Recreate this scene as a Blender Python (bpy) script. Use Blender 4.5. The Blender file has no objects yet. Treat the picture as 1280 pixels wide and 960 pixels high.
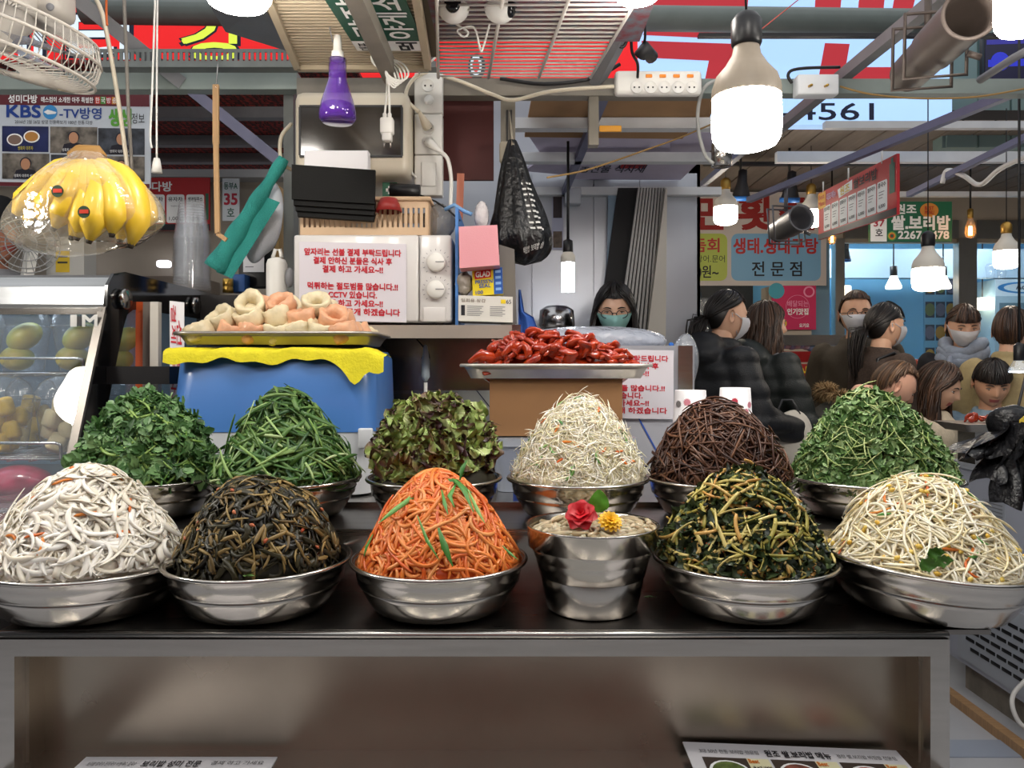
import bpy, bmesh, math, random
import numpy as np
from mathutils import Vector, Matrix, Euler

# ------------------------------------------------------------------ camera, world, exposure
SC = bpy.context.scene
COL = SC.collection
H, F, CX, CY = 1.33, 960.0, 640.0, 460.0          # eye height, focal length in pixels, principal point
cam_d = bpy.data.cameras.new('camera'); cam = bpy.data.objects.new('camera', cam_d); COL.objects.link(cam)
cam.location = (0, 0, H); cam.rotation_euler = (math.pi/2, 0, 0)
cam_d.sensor_width = 36.0; cam_d.lens = 27.0; cam_d.shift_y = -20.0/1280.0; cam_d.clip_start = 0.02
SC.camera = cam
SC.view_settings.view_transform = 'Standard'; SC.view_settings.look = 'None'
SC.view_settings.gamma = 1.0; SC.view_settings.use_curve_mapping = False
SC.view_settings.exposure = 0.35
world = bpy.data.worlds.new('world'); SC.world = world; world.use_nodes = True
bg = world.node_tree.nodes['Background']
bg.inputs['Color'].default_value = (0.95, 0.97, 1.0, 1); bg.inputs['Strength'].default_value = 0.80
try: SC.cycles.transparent_max_bounces = 48
except Exception: pass
LAMP = 42.0          # emission strength of the white bulbs

# ------------------------------------------------------------------ helpers
PI = math.pi
def W(px, py, d): return Vector(((px-CX)*d/F, d, H+(CY-py)*d/F))
def wx(px, d): return (px-CX)*d/F
def wz(py, d): return H+(CY-py)*d/F
def lin(c):
    if isinstance(c, str):
        c = c.lstrip('#'); c = [int(c[i:i+2], 16)/255 for i in (0, 2, 4)]
    return tuple(((v+0.055)/1.055)**2.4 if v > 0.04045 else v/12.92 for v in c)

MATS = {}
def mat(name, col='#808080', rough=.5, metal=0., var=0., scale=20., bump=0., bscale=None, emit=0., ecol=None,
        trans=0., ior=1.45, alpha=1., coat=0., sss=0., tint=None, stretch=None, spec=.5, rvar=0., col2=None):
    if name in MATS: return MATS[name]
    m = bpy.data.materials.new(name); m.use_nodes = True
    nt = m.node_tree; N = nt.nodes; L = nt.links
    b = N['Principled BSDF']
    c = lin(col)
    b.inputs['Base Color'].default_value = (*c, 1)
    b.inputs['Roughness'].default_value = rough; b.inputs['Metallic'].default_value = metal
    b.inputs['IOR'].default_value = ior; b.inputs['Alpha'].default_value = alpha
    b.inputs['Transmission Weight'].default_value = trans
    b.inputs['Coat Weight'].default_value = coat; b.inputs['Coat Roughness'].default_value = .08
    b.inputs['Specular IOR Level'].default_value = spec
    if sss:
        b.inputs['Subsurface Weight'].default_value = sss
        b.inputs['Subsurface Radius'].default_value = (.008, .005, .003); b.inputs['Subsurface Scale'].default_value = 1.
    if emit:
        b.inputs['Emission Color'].default_value = (*lin(ecol or col), 1); b.inputs['Emission Strength'].default_value = emit
    tc = None
    def coords():
        nonlocal tc
        if tc is None:
            t = N.new('ShaderNodeTexCoord'); tc = t.outputs['Object']
            if stretch:
                mp = N.new('ShaderNodeMapping'); mp.inputs['Scale'].default_value = stretch
                L.new(tc, mp.inputs['Vector']); tc = mp.outputs['Vector']
        return tc
    colsock = None
    if tint:
        a = N.new('ShaderNodeAttribute'); a.attribute_name = 'tint'
        r = N.new('ShaderNodeValToRGB'); L.new(a.outputs['Fac'], r.inputs['Fac'])
        el = r.color_ramp.elements
        while len(el) < len(tint): el.new(.5)
        for i, t in enumerate(tint):
            el[i].position = i/(len(tint)-1); el[i].color = (*lin(t), 1)
        colsock = r.outputs['Color']
    if var:
        n = N.new('ShaderNodeTexNoise'); n.inputs['Scale'].default_value = scale; n.inputs['Detail'].default_value = 5
        L.new(coords(), n.inputs['Vector'])
        mr = N.new('ShaderNodeMapRange'); mr.inputs['From Min'].default_value = .3; mr.inputs['From Max'].default_value = .7
        mr.inputs['To Min'].default_value = 1-var; mr.inputs['To Max'].default_value = 1+var
        L.new(n.outputs['Fac'], mr.inputs['Value'])
        if col2:
            mx = N.new('ShaderNodeMix'); mx.data_type = 'RGBA'
            mx.inputs['A'].default_value = (*c, 1); mx.inputs['B'].default_value = (*lin(col2), 1)
            mr.inputs['To Min'].default_value = 0; mr.inputs['To Max'].default_value = 1
            L.new(mr.outputs['Result'], mx.inputs['Factor']); colsock = mx.outputs['Result']
        else:
            mx = N.new('ShaderNodeVectorMath'); mx.operation = 'SCALE'
            if colsock: L.new(colsock, mx.inputs[0])
            else: mx.inputs[0].default_value = c
            L.new(mr.outputs['Result'], mx.inputs['Scale']); colsock = mx.outputs['Vector']
    if colsock: L.new(colsock, b.inputs['Base Color'])
    if rvar:
        n = N.new('ShaderNodeTexNoise'); n.inputs['Scale'].default_value = scale*1.7; n.inputs['Detail'].default_value = 4
        L.new(coords(), n.inputs['Vector'])
        mr = N.new('ShaderNodeMapRange'); mr.inputs['To Min'].default_value = rough-rvar; mr.inputs['To Max'].default_value = rough+rvar
        L.new(n.outputs['Fac'], mr.inputs['Value']); L.new(mr.outputs['Result'], b.inputs['Roughness'])
    if bump:
        n = N.new('ShaderNodeTexNoise'); n.inputs['Scale'].default_value = bscale or scale*3; n.inputs['Detail'].default_value = 4
        L.new(coords(), n.inputs['Vector'])
        bp = N.new('ShaderNodeBump'); bp.inputs['Strength'].default_value = bump; bp.inputs['Distance'].default_value = .01
        L.new(n.outputs['Fac'], bp.inputs['Height']); L.new(bp.outputs['Normal'], b.inputs['Normal'])
    MATS[name] = m
    return m

def film(name, col='#ffffff', body=.1, rough=.05, bump=0., bscale=40, refl=1.0, clear=False):
    """thin clear plastic or window glass: see-through with a Fresnel reflection and a little body colour"""
    if name in MATS: return MATS[name]
    m = bpy.data.materials.new(name); m.use_nodes = True
    nt = m.node_tree; N = nt.nodes; L = nt.links; N.clear()
    out = N.new('ShaderNodeOutputMaterial'); tr = N.new('ShaderNodeBsdfTransparent'); df = N.new('ShaderNodeBsdfDiffuse')
    gl = N.new('ShaderNodeBsdfGlossy'); gl.inputs['Roughness'].default_value = rough
    c = (*lin(col), 1); df.inputs['Color'].default_value = c
    tr.inputs['Color'].default_value = (1, 1, 1, 1) if clear else tuple(.75+.25*v for v in c[:3])+(1,)
    m1 = N.new('ShaderNodeMixShader'); m1.inputs[0].default_value = body
    L.new(tr.outputs[0], m1.inputs[1]); L.new(df.outputs[0], m1.inputs[2])
    fr = N.new('ShaderNodeLayerWeight'); fr.inputs['Blend'].default_value = .5
    pw = N.new('ShaderNodeMath'); pw.operation = 'POWER'; pw.inputs[1].default_value = 4.0; L.new(fr.outputs['Facing'], pw.inputs[0])
    mu = N.new('ShaderNodeMath'); mu.operation = 'MULTIPLY_ADD'; mu.inputs[1].default_value = .75*refl; mu.inputs[2].default_value = .045*refl
    L.new(pw.outputs[0], mu.inputs[0])
    m2 = N.new('ShaderNodeMixShader'); L.new(mu.outputs[0], m2.inputs[0]); L.new(m1.outputs[0], m2.inputs[1]); L.new(gl.outputs[0], m2.inputs[2])
    if bump:
        t = N.new('ShaderNodeTexCoord'); n = N.new('ShaderNodeTexNoise'); n.inputs['Scale'].default_value = bscale; n.inputs['Detail'].default_value = 3
        L.new(t.outputs['Object'], n.inputs['Vector'])
        bp = N.new('ShaderNodeBump'); bp.inputs['Strength'].default_value = bump; bp.inputs['Distance'].default_value = .02
        L.new(n.outputs['Fac'], bp.inputs['Height'])
        for s in (gl, df): L.new(bp.outputs['Normal'], s.inputs['Normal'])
        L.new(bp.outputs['Normal'], fr.inputs['Normal'])
    L.new(m2.outputs[0], out.inputs['Surface'])
    MATS[name] = m
    return m

def glow(name, col='#fff4e6', s=10.):
    return mat(name, col='#ffffff', emit=s, ecol=col, rough=.4)

WM = {}                                                  # world matrices of roots
def wmat(o):
    M = Matrix.Identity(4)
    while o is not None:
        M = WM.get(o.name, Matrix.Identity(4)) @ M
        o = o.parent
    return M
def root(name, label, cat, loc=(0, 0, 0), rz=0., group=None, kind=None):
    o = bpy.data.objects.new(name, None); COL.objects.link(o); o.empty_display_size = .05
    o.location = loc; o.rotation_euler = (0, 0, rz)
    WM[o.name] = Matrix.Translation(Vector(loc)) @ Matrix.Rotation(rz, 4, 'Z')
    tag(o, label, cat, group, kind)
    return o
def tag(o, label=None, cat=None, group=None, kind=None):
    if label: o['label'] = label
    if cat: o['category'] = cat
    if group: o['group'] = group
    if kind: o['kind'] = kind
    return o
def copytree(o, parent=None):
    c = o.copy(); COL.objects.link(c); c.parent = parent
    for ch in o.children: copytree(ch, c)
    return c
def place(o, M):
    """give a top-level object a world matrix"""
    loc, rot, sc = M.decompose()
    o.location = loc; o.rotation_euler = rot.to_euler(); o.scale = sc
    WM[o.name] = M.copy()
    return o

class MB:
    """collects shapes (world coordinates) and links them as ONE mesh object"""
    def __init__(s): s.v = []; s.f = []; s.m = []; s.sm = []
    def add(s, vs, fs, mi=0, smooth=False):
        k = len(s.v); s.v.extend([tuple(v) for v in vs])
        for f in fs: s.f.append(tuple(i+k for i in f)); s.m.append(mi); s.sm.append(smooth)
        return s
    def box(s, c, size, rot=None, mi=0, bev=0.):
        hx, hy, hz = [x/2 for x in size]
        if bev > 0: return s.rbox(c, size, bev, rot, mi)
        vs = [Vector((x*hx, y*hy, z*hz)) for x in (-1, 1) for y in (-1, 1) for z in (-1, 1)]
        if rot is not None: vs = [rot @ v for v in vs]
        c = Vector(c)
        return s.add([v+c for v in vs], [(0, 1, 3, 2), (4, 6, 7, 5), (0, 4, 5, 1), (2, 3, 7, 6), (0, 2, 6, 4), (1, 5, 7, 3)], mi)
    def bx(s, x0, x1, y0, y1, z0, z1, mi=0, bev=0.):
        return s.box(((x0+x1)/2, (y0+y1)/2, (z0+z1)/2), (abs(x1-x0), abs(y1-y0), abs(z1-z0)), None, mi, bev)
    def rbox(s, c, size, r, rot=None, mi=0):
        bm = bmesh.new(); bmesh.ops.create_cube(bm, size=1)
        for v in bm.verts: v.co = Vector((v.co.x*size[0], v.co.y*size[1], v.co.z*size[2]))
        bmesh.ops.bevel(bm, geom=list(bm.edges), offset=min(r, min(size)*.49), segments=2, profile=.5, affect='EDGES')
        c = Vector(c); vs = [((rot @ v.co) if rot is not None else v.co)+c for v in bm.verts]
        bm.verts.index_update(); fs = [[v.index for v in f.verts] for f in bm.faces]; bm.free()
        return s.add(vs, fs, mi, True)
    def quad(s, a, b, c, d, mi=0): return s.add([a, b, c, d], [(0, 1, 2, 3)], mi)
    def slab(s, a, b, c, d, t, mi=0):
        """four-corner plate with thickness t along its normal"""
        a, b, c, d = map(Vector, (a, b, c, d)); n = (b-a).cross(d-a).normalized()*t
        return s.add([a, b, c, d, a+n, b+n, c+n, d+n], [(3, 2, 1, 0), (4, 5, 6, 7), (0, 1, 5, 4), (1, 2, 6, 5), (2, 3, 7, 6), (3, 0, 4, 7)], mi)
    def poly(s, pts, t, mi=0):
        """planar outline with thickness vector t"""
        n = len(pts); pts = [Vector(p) for p in pts]; t = Vector(t)
        s.add(pts+[p+t for p in pts], [tuple(range(n))[::-1], tuple(range(n, 2*n))]+[(i, (i+1) % n, n+(i+1) % n, n+i) for i in range(n)], mi)
        return s
    def tube(s, pts, r, n=8, mi=0, caps=True, closed=False, flat=1.):
        pts = [Vector(p) for p in pts]; K = len(pts)
        rr = r if hasattr(r, '__len__') else [r]*K
        vs = []; up = None
        for i, p in enumerate(pts):
            if closed: t = pts[(i+1) % K]-pts[i-1]
            else: t = pts[min(i+1, K-1)]-pts[max(i-1, 0)]
            if t.length < 1e-9: t = Vector((0, 0, 1))
            t.normalize()
            if up is None:
                up = Vector((0, 0, 1)) if abs(t.z) < .9 else Vector((1, 0, 0))
            a = t.cross(up)
            if a.length < 1e-6: a = t.cross(Vector((0, 1, 0)))
            a.normalize(); up = a.cross(t).normalized()
            for k in range(n):
                an = 2*PI*k/n
                vs.append(p+(a*math.cos(an)+up*math.sin(an)*flat)*rr[i])
        fs = []
        for i in range(K if closed else K-1):
            j = (i+1) % K
            for k in range(n):
                k2 = (k+1) % n
                fs.append((i*n+k, i*n+k2, j*n+k2, j*n+k))
        if caps and not closed:
            fs.append(tuple(range(n))[::-1]); fs.append(tuple((K-1)*n+k for k in range(n)))
        return s.add(vs, fs, mi, True)
    def bar(s, p0, p1, w, h, mi=0, up=(0, 0, 1)):
        """rectangular bar between two points"""
        p0, p1 = Vector(p0), Vector(p1); t = (p1-p0).normalized(); up = Vector(up)
        a = t.cross(up)
        if a.length < 1e-4: a = t.cross(Vector((0, 1, 0)))
        a.normalize(); u = a.cross(t).normalized()
        vs = [p+a*x*w/2+u*z*h/2 for p in (p0, p1) for x, z in ((-1, -1), (1, -1), (1, 1), (-1, 1))]
        return s.add(vs, [(3, 2, 1, 0), (4, 5, 6, 7), (0, 1, 5, 4), (1, 2, 6, 5), (2, 3, 7, 6), (3, 0, 4, 7)], mi)
    def lathe(s, prof, c=(0, 0, 0), n=40, mi=0, M=None, sx=1., sy=1., smooth=True):
        """profile [(r, z)...] spun about z"""
        vs = []; c = Vector(c)
        for r, z in prof:
            for k in range(n):
                a = 2*PI*k/n; v = Vector((r*math.cos(a)*sx, r*math.sin(a)*sy, z))
                vs.append((M @ v if M is not None else v)+c)
        fs = []
        for i in range(len(prof)-1):
            for k in range(n):
                k2 = (k+1) % n
                fs.append((i*n+k, i*n+k2, (i+1)*n+k2, (i+1)*n+k))
        if prof[0][0] > 1e-6: fs.append(tuple(range(n))[::-1])
        if prof[-1][0] > 1e-6: fs.append(tuple((len(prof)-1)*n+k for k in range(n)))
        return s.add(vs, fs, mi, smooth)
    def ell(s, c, r, n=16, m=10, mi=0, M=None):
        if not hasattr(r, '__len__'): r = (r, r, r)
        c = Vector(c); vs = []; fs = []
        for i in range(m+1):
            th = PI*i/m
            for k in range(n):
                a = 2*PI*k/n
                v = Vector((r[0]*math.sin(th)*math.cos(a), r[1]*math.sin(th)*math.sin(a), r[2]*math.cos(th)))
                vs.append((M @ v if M is not None else v)+c)
        for i in range(m):
            for k in range(n):
                k2 = (k+1) % n
                fs.append((i*n+k, (i+1)*n+k, (i+1)*n+k2, i*n+k2))
        return s.add(vs, fs, mi, True)
    def grid(s, P, mi=0, smooth=True, wrap=False):
        """P[i][j] grid of points"""
        a = len(P); b = len(P[0]); vs = [p for r in P for p in r]; fs = []
        for i in range(a-1):
            for j in range(b if wrap else b-1):
                j2 = (j+1) % b
                fs.append((i*b+j, i*b+j2, (i+1)*b+j2, (i+1)*b+j))
        return s.add(vs, fs, mi, smooth)
    def mesh(s, name, mats, M=None):
        me = bpy.data.meshes.new(name)
        vs = s.v if M is None else [tuple(M @ Vector(v)) for v in s.v]
        me.from_pydata(vs, [], s.f)
        for m in (mats if isinstance(mats, (list, tuple)) else [mats]): me.materials.append(m)
        me.polygons.foreach_set('material_index', s.m); me.polygons.foreach_set('use_smooth', s.sm)
        me.validate(); me.update()
        return me
    def build(s, name, mats, parent=None, label=None, cat=None, group=None, kind=None, local=False, origin=None):
        """world-space shapes -> object; a top-level mesh gets its origin at its base"""
        M = None
        if parent is not None and not local: M = wmat(parent).inverted()
        if parent is None and not local:
            if origin is None:
                a = np.array(s.v); lo = a.min(0); hi = a.max(0)
                origin = Vector(((lo[0]+hi[0])/2, (lo[1]+hi[1])/2, lo[2]))
            M = Matrix.Translation(-Vector(origin))
        o = bpy.data.objects.new(name, s.mesh(name, mats, M)); COL.objects.link(o)
        if parent is not None: o.parent = parent
        elif not local:
            o.location = origin; WM[o.name] = Matrix.Translation(Vector(origin))
        return tag(o, label, cat, group, kind)

def struct(mb, name, mats, parent=None, label=None):
    return mb.build(name, mats, parent, label=label, kind='structure' if parent is None else None)

def npmesh(name, V, Fq, mats, mi=None, tint=None, parent=None, smooth=True, **kw):
    """numpy vertices (n,3) and quads (m,4), as one object"""
    V = np.asarray(V, dtype=np.float64); Fq = np.asarray(Fq, dtype=np.int32)
    if parent is not None:
        M = np.array(wmat(parent).inverted()); V = V @ M[:3, :3].T + M[:3, 3]; org = None
    else:
        lo = V.min(0); hi = V.max(0); org = np.array([(lo[0]+hi[0])/2, (lo[1]+hi[1])/2, lo[2]]); V = V-org
    me = bpy.data.meshes.new(name)
    k = Fq.shape[1]
    me.vertices.add(len(V)); me.vertices.foreach_set('co', V.astype(np.float32).ravel())
    me.loops.add(Fq.size); me.loops.foreach_set('vertex_index', Fq.ravel())
    me.polygons.add(len(Fq)); me.polygons.foreach_set('loop_start', np.arange(0, Fq.size, k, dtype=np.int32))
    for m in (mats if isinstance(mats, (list, tuple)) else [mats]): me.materials.append(m)
    if mi is not None: me.polygons.foreach_set('material_index', np.asarray(mi, dtype=np.int32))
    me.polygons.foreach_set('use_smooth', np.full(len(Fq), smooth))
    if tint is not None:
        at = me.attributes.new('tint', 'FLOAT', 'POINT'); at.data.foreach_set('value', np.asarray(tint, dtype=np.float32))
    me.update(calc_edges=True)
    o = bpy.data.objects.new(name, me); COL.objects.link(o)
    if parent is not None: o.parent = parent
    else:
        o.location = org; WM[o.name] = Matrix.Translation(Vector(org))
    return tag(o, kw.get('label'), kw.get('cat'), kw.get('group'), kw.get('kind'))

# ---- lettering
_tc = {}
TMP = bpy.data.scenes.new('tmp_scene')
TEXTS = ['-4561', '-TV방영', '000원~', '1,000', '100', '2016년 2월 26일 방영 인물화보기 100년 전통 다방', '2267-5478', '3,000', '35', '37', '3대 50년 전통 보리밥 전문점', '5,000', '6,000', '65', 'Aqua', 'BEST', 'Best', 'CCTV 있습니다.', 'GLAD', 'I', 'KBS', 'M', 'MENU', 'Menu', "PRESS'N", 'SEAL', 'STAR', 'Ssanghwa tea', 'VISA', 'ㅇ', '강', '결제 부탁드립니다', '결제 안하신 분들은 식사 후', '결제 하고 가세요', '결제 하고 가세요~!!', '광장', '광장 쌀.보리밥 비빔밥 전문점', '국', '농산물 식자재', '대표', '대표메뉴', '동부A', '매스컴이 소개한 아주 특별한', '먹', '먹튀하는 절도범들 많습니다.!!', '민', '방', '배달', '배달되는', '보리 비빔밥', '보리밥', '보리밥 성미 전문', '보리밥 칼국수 잔치국수 비빔국수 콩국수', '복', '비빔국수', '비빔밥 보리밥 습니다', '생과일주스', '생생', '생태.생대구탕', '선불입니다', '성미다방', '세', '소라.멍게.연어.광어.문어', '송', '쌀.보리 비빔밥', '쌀.보리밥', '쌀보리밥', '쌍화차', '쌍화차 대추차', '쌍화차 대추차 생과일', '아니면 얼굴 공개 하겠습니다', '앞자리는 선불 결제 부탁드립니다', '야게소', '연어', '열무 국수', '열무국수', '요기요', '원조', '원조 쌀.보리밥 메뉴', '유자차', '인기맛집', '일회용 장갑', '잔치국수', '잡채국수', '전 문 점', '정보', '집', '칼국수', '콩국수', '티', '한', '해물 모둠회', '호', '횟']
def _prefill():
    """evaluate all lettering at once (one line per string) and cut it apart by line"""
    c = bpy.data.curves.new('t', 'FONT'); c.body = '\n'.join(TEXTS); c.resolution_u = 3; c.space_line = 3
    o = bpy.data.objects.new('t', c); TMP.collection.objects.link(o); vl = TMP.view_layers[0]; vl.update()
    me = bpy.data.meshes.new_from_object(o.evaluated_get(vl.depsgraph))
    V = np.array([v.co[:2] for v in me.vertices]); line = np.rint((.35-V[:, 1])/3.0).astype(int)
    fs = [[] for _ in TEXTS]
    for p in me.polygons: fs[line[p.vertices[0]]].append(tuple(p.vertices))
    for i, t in enumerate(TEXTS):
        idx = np.nonzero(line == i)[0]
        if not len(idx): continue
        mp = {int(k): j for j, k in enumerate(idx)}; v = V[idx]; lo = v.min(0); hi = v.max(0)
        _tc[t] = ((v-lo)/np.maximum(hi-lo, 1e-6), [tuple(mp[k] for k in f) for f in fs[i]])
    bpy.data.objects.remove(o); bpy.data.curves.remove(c); bpy.data.meshes.remove(me)
def text_geo(body, bold=0.):
    if not _tc: _prefill()
    if body not in _tc:
        TEXTS[:] = [body]; _prefill()
    return _tc[body]

class Sign:
    """flat board given by its top-left, top-right and bottom-left corners; print laid on in 0..1 coordinates"""
    def __init__(s, name, label, cat, TL, TR, BL, board, t=.006, group=None, parent=None, kind=None, edge=None):
        s.o = Vector(TL); s.u = Vector(TR)-s.o; s.v = Vector(BL)-s.o
        s.n = s.v.cross(s.u).normalized()                 # towards the reader
        s.t = t; s.lay = {}
        mb = MB(); a, b, c, d = s.o, s.o+s.u, s.o+s.u+s.v, s.o+s.v
        mb.slab(a-s.n*t, d-s.n*t, c-s.n*t, b-s.n*t, t)
        if parent is None:
            s.root = mb.build(name, board, None, label, cat, group, kind, origin=(c+d)/2)
        else: s.root = mb.build(name, board, parent, label)
    def p(s, u, v, l): return s.o+s.u*u+s.v*v+s.n*(.0008*l)
    def _mb(s, m, l, nm):
        k = (m.name, l, nm)
        if k not in s.lay: s.lay[k] = (MB(), m, nm)
        return s.lay[k][0]
    def rect(s, u0, v0, u1, v1, m, l=1, nm='print', r=0.):
        if r <= 0: pts = [(u0, v0), (u0, v1), (u1, v1), (u1, v0)]
        else:
            ru = r/s.u.length; rv = r/s.v.length; pts = []
            for cu, cv, a0 in ((u1-ru, v1-rv, 0), (u0+ru, v1-rv, 90), (u0+ru, v0+rv, 180), (u1-ru, v0+rv, 270)):
                for k in range(5):
                    a = math.radians(a0+k*22.5); pts.append((cu+ru*math.cos(a), cv+rv*math.sin(a)))
        s.pol(pts, m, l, nm); return s
    def pol(s, pts, m, l=1, nm='print'):
        P = [s.p(u, v, l) for u, v in pts]
        n = Vector((0, 0, 0))
        for i in range(len(P)): n += (P[i]-P[0]).cross(P[(i+1) % len(P)]-P[0])
        if n.dot(s.n) < 0: P.reverse()
        s._mb(m, l, nm).add(P, [tuple(range(len(P)))]); return s
    def disc(s, u, v, r, m, l=1, sv=1., nm='print', n=20):
        ru = r/s.u.length; rv = r/s.v.length*sv
        return s.pol([(u+ru*math.cos(2*PI*k/n), v+rv*math.sin(2*PI*k/n)) for k in range(n)], m, l, nm)
    def ring(s, u, v, r0, r1, m, l=1, n=28, nm='print'):
        for k in range(n):
            a, b = 2*PI*k/n, 2*PI*(k+1)/n
            f = lambda r, t: (u+r/s.u.length*math.cos(t), v+r/s.v.length*math.sin(t))
            s.pol([f(r0, a), f(r1, a), f(r1, b), f(r0, b)], m, l, nm)
        return s
    def text(s, body, u0, v0, u1, v1, m, l=2, bold=0., nm='lettering', rot=0):
        vs, fs = text_geo(body, 0.)
        mb = s._mb(m, l, nm); hh = min(abs(v1-v0)*s.v.length, abs(u1-u0)*s.u.length); b = bold*hh*.75; bu, bv = b/s.u.length, b/s.v.length
        for ci, (ox, oy) in enumerate(((0, 0),) if not bold else ((1, 1), (-1, 1), (1, -1), (-1, -1), (0, 0))):
            P = []
            for x, y in vs:
                if rot == 90: x, y = 1-y, x
                elif rot == -90: x, y = y, 1-x
                P.append(s.p(u0+(u1-u0)*x+ox*bu, v1+(v0-v1)*y+oy*bv, l+ci*.15))
            mb.add(P, fs)
        return s
    def done(s):
        for mb, m, nm in s.lay.values(): mb.build(nm, m, s.root)
        return s.root

def evalmesh(mb, mods):
    """run modifiers on collected shapes, return vertices and quads"""
    me = mb.mesh('tmp', []); o = bpy.data.objects.new('tmp', me); TMP.collection.objects.link(o)
    for typ, kw in mods:
        md = o.modifiers.new(typ, typ)
        for k, v in kw.items(): setattr(md, k, v)
    vl = TMP.view_layers[0]; vl.update()
    em = bpy.data.meshes.new_from_object(o.evaluated_get(vl.depsgraph))
    V = np.empty(len(em.vertices)*3, dtype=np.float32); em.vertices.foreach_get('co', V); V = V.reshape(-1, 3)
    Nn = np.empty(len(em.vertices)*3, dtype=np.float32); em.vertices.foreach_get('normal', Nn); Nn = Nn.reshape(-1, 3)
    fs = [tuple(p.vertices) for p in em.polygons]
    bpy.data.objects.remove(o); bpy.data.meshes.remove(em); bpy.data.meshes.remove(me)
    return V.astype(np.float64), fs, Nn.astype(np.float64)
def remesh(mb, vox, smooth=4):
    return evalmesh(mb, [('REMESH', dict(mode='VOXEL', voxel_size=vox)), ('SMOOTH', dict(factor=.5, iterations=smooth))])

# ---- common materials
STEEL = mat('stainless', '#b4b0aa', .24, 1., var=.06, scale=6, rvar=.06, stretch=(1, 1, 12))
BOWL = mat('bowl steel', '#b9b4ad', .19, 1., var=.04, scale=8, rvar=.05)
TOPST = mat('counter steel', '#8e8a86', .30, 1., var=.08, scale=5, rvar=.06, stretch=(1, 8, 1))
APRON = mat('apron steel', '#a39a8d', .30, 1., var=.16, scale=3, rvar=.10, bump=.03, bscale=3)
GREEN_STEEL = mat('grey green paint', '#7e8884', .55, var=.08, scale=8)
GREY_P = mat('grey paint', '#77777a', .5, var=.08, scale=10)
BLUEGREY = mat('blue grey paint', '#6a6c86', .5, var=.08, scale=10)
WHITE_P = mat('white paint', '#d4d6d8', .5, var=.06, scale=9)
WHITE = mat('white plastic', '#dcdad4', .4, var=.03, scale=9)
CREAM = mat('cream plastic', '#d3c8b2', .4, var=.04, scale=9)
BLACK = mat('black plastic', '#151517', .4)
DARK = mat('dark grey', '#2b2b2d', .5, var=.1)
PAPER = mat('white paper', '#e4e2e4', .6)
RED_INK = mat('red ink', '#c41f31', .6)
BLK_INK = mat('black ink', '#1b1b22', .6)
WHT_INK = mat('white ink', '#f0f0ee', .6)
REDP = mat('red print', '#b52026', .5)
GOLD = mat('brass', '#c8a050', .3, 1.)
CLEAR = film('clear plastic', '#eef2f6', .05, .06, bump=.4, bscale=30)
GLASS = film('glass', '#e8f0f0', .02, .02)
BAGF = film('clear bag', '#dfe6ee', .28, .18, bump=.9, bscale=30, refl=1.4)
# ================================================================== THE SETTING
FLOOR = mat('pale floor', '#b7b8bb', .45, var=.06, scale=4, rvar=.1)
m = MB(); m.bx(-6, 6.5, -4, 9.5, -.1, 0); struct(m, 'floor', FLOOR)
m = MB(); m.bx(1.36, 3.0, 2.62, 2.74, 0, .004); struct(m, 'trim_1', mat('blue grey strip', '#9aa2b0', .5))
WOODT = mat('wood strip', '#b08a62', .5, var=.15, scale=8, stretch=(1, 14, 1))
m = MB(); m.bx(1.74, 1.78, 1.4, 3.4, 0, .035); struct(m, 'trim_2', WOODT)
FARW = mat('far wall', '#6a6d70', .8, var=.1, scale=3)
m = MB(); m.bx(-6, 6.5, 8.6, 8.7, 0, 5.2); struct(m, 'wall_far', FARW)
m = MB(); m.bx(-6.1, -6, -4, 8.7, 0, 5.2); struct(m, 'wall_left', FARW)
m = MB(); m.bx(6.5, 6.6, -4, 8.7, 0, 5.2); struct(m, 'wall_right', FARW)
OPP = mat('opposite wall', '#4a443f', .8, var=.2, scale=2)
m = MB(); m.bx(-6, 6.5, -4.1, -4, 0, 4.2); struct(m, 'wall_opposite', OPP)
# stall partition behind the juice stand, steel wall in the middle
m = MB(); m.bx(-3.2, -.60, 3.70, 3.76, 0, 2.25); struct(m, 'wall_partition', mat('beige wall', '#a39a8c', .6, var=.08, scale=4))
STW = mat('steel wall', '#b4b8c0', .34, .55, var=.04, scale=2)
w = MB(); w.bx(-.62, .98, 4.00, 4.04, 0, 2.75); sw = struct(w, 'wall_middle', STW)
for a, b in ((-.6, .10), (.105, .42), (.425, .66), (.665, .96)):
    m = MB(); m.bx(a, b, 3.985, 4.0, .2, 2.34); m.build('panel', STW, sw)
# teal steel column and clapboard at the upper right
TEAL = mat('grey teal cladding', '#7f9693', .5, var=.06, scale=5)
m = MB(); m.bx(2.52, 4.8, 4.5, 4.6, 2.62, 4.4); wc = struct(m, 'wall_cladding', TEAL)
for k in range(7):
    m = MB(); m.bx(2.54+k*.19, 2.715+k*.19, 4.485, 4.5, 2.62, 4.4); m.build('plank', TEAL, wc)
# soffit over the fish restaurant and the glass fronted shop
SOF = mat('soffit planks', '#857a70', .7, var=.12, scale=5, stretch=(6, 1, 1))
m = MB(); m.bx(.70, 5.2, 4.26, 5.95, 2.705, 2.76); so = struct(m, 'ceiling', mat('soffit back', '#3a3531', .8))
for k in range(24):
    x = .71+k*.18
    m = MB(); m.bx(x, x+.168, 4.26, 5.95, 2.690, 2.705); m.build('plank', SOF, so)
BEIGE = mat('beige fascia', '#b6aa98', .6, var=.05, scale=4)
m = MB(); m.bx(.98, 5.2, 5.95, 6.0, 2.30, 2.70); struct(m, 'wall_fascia', BEIGE)

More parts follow.
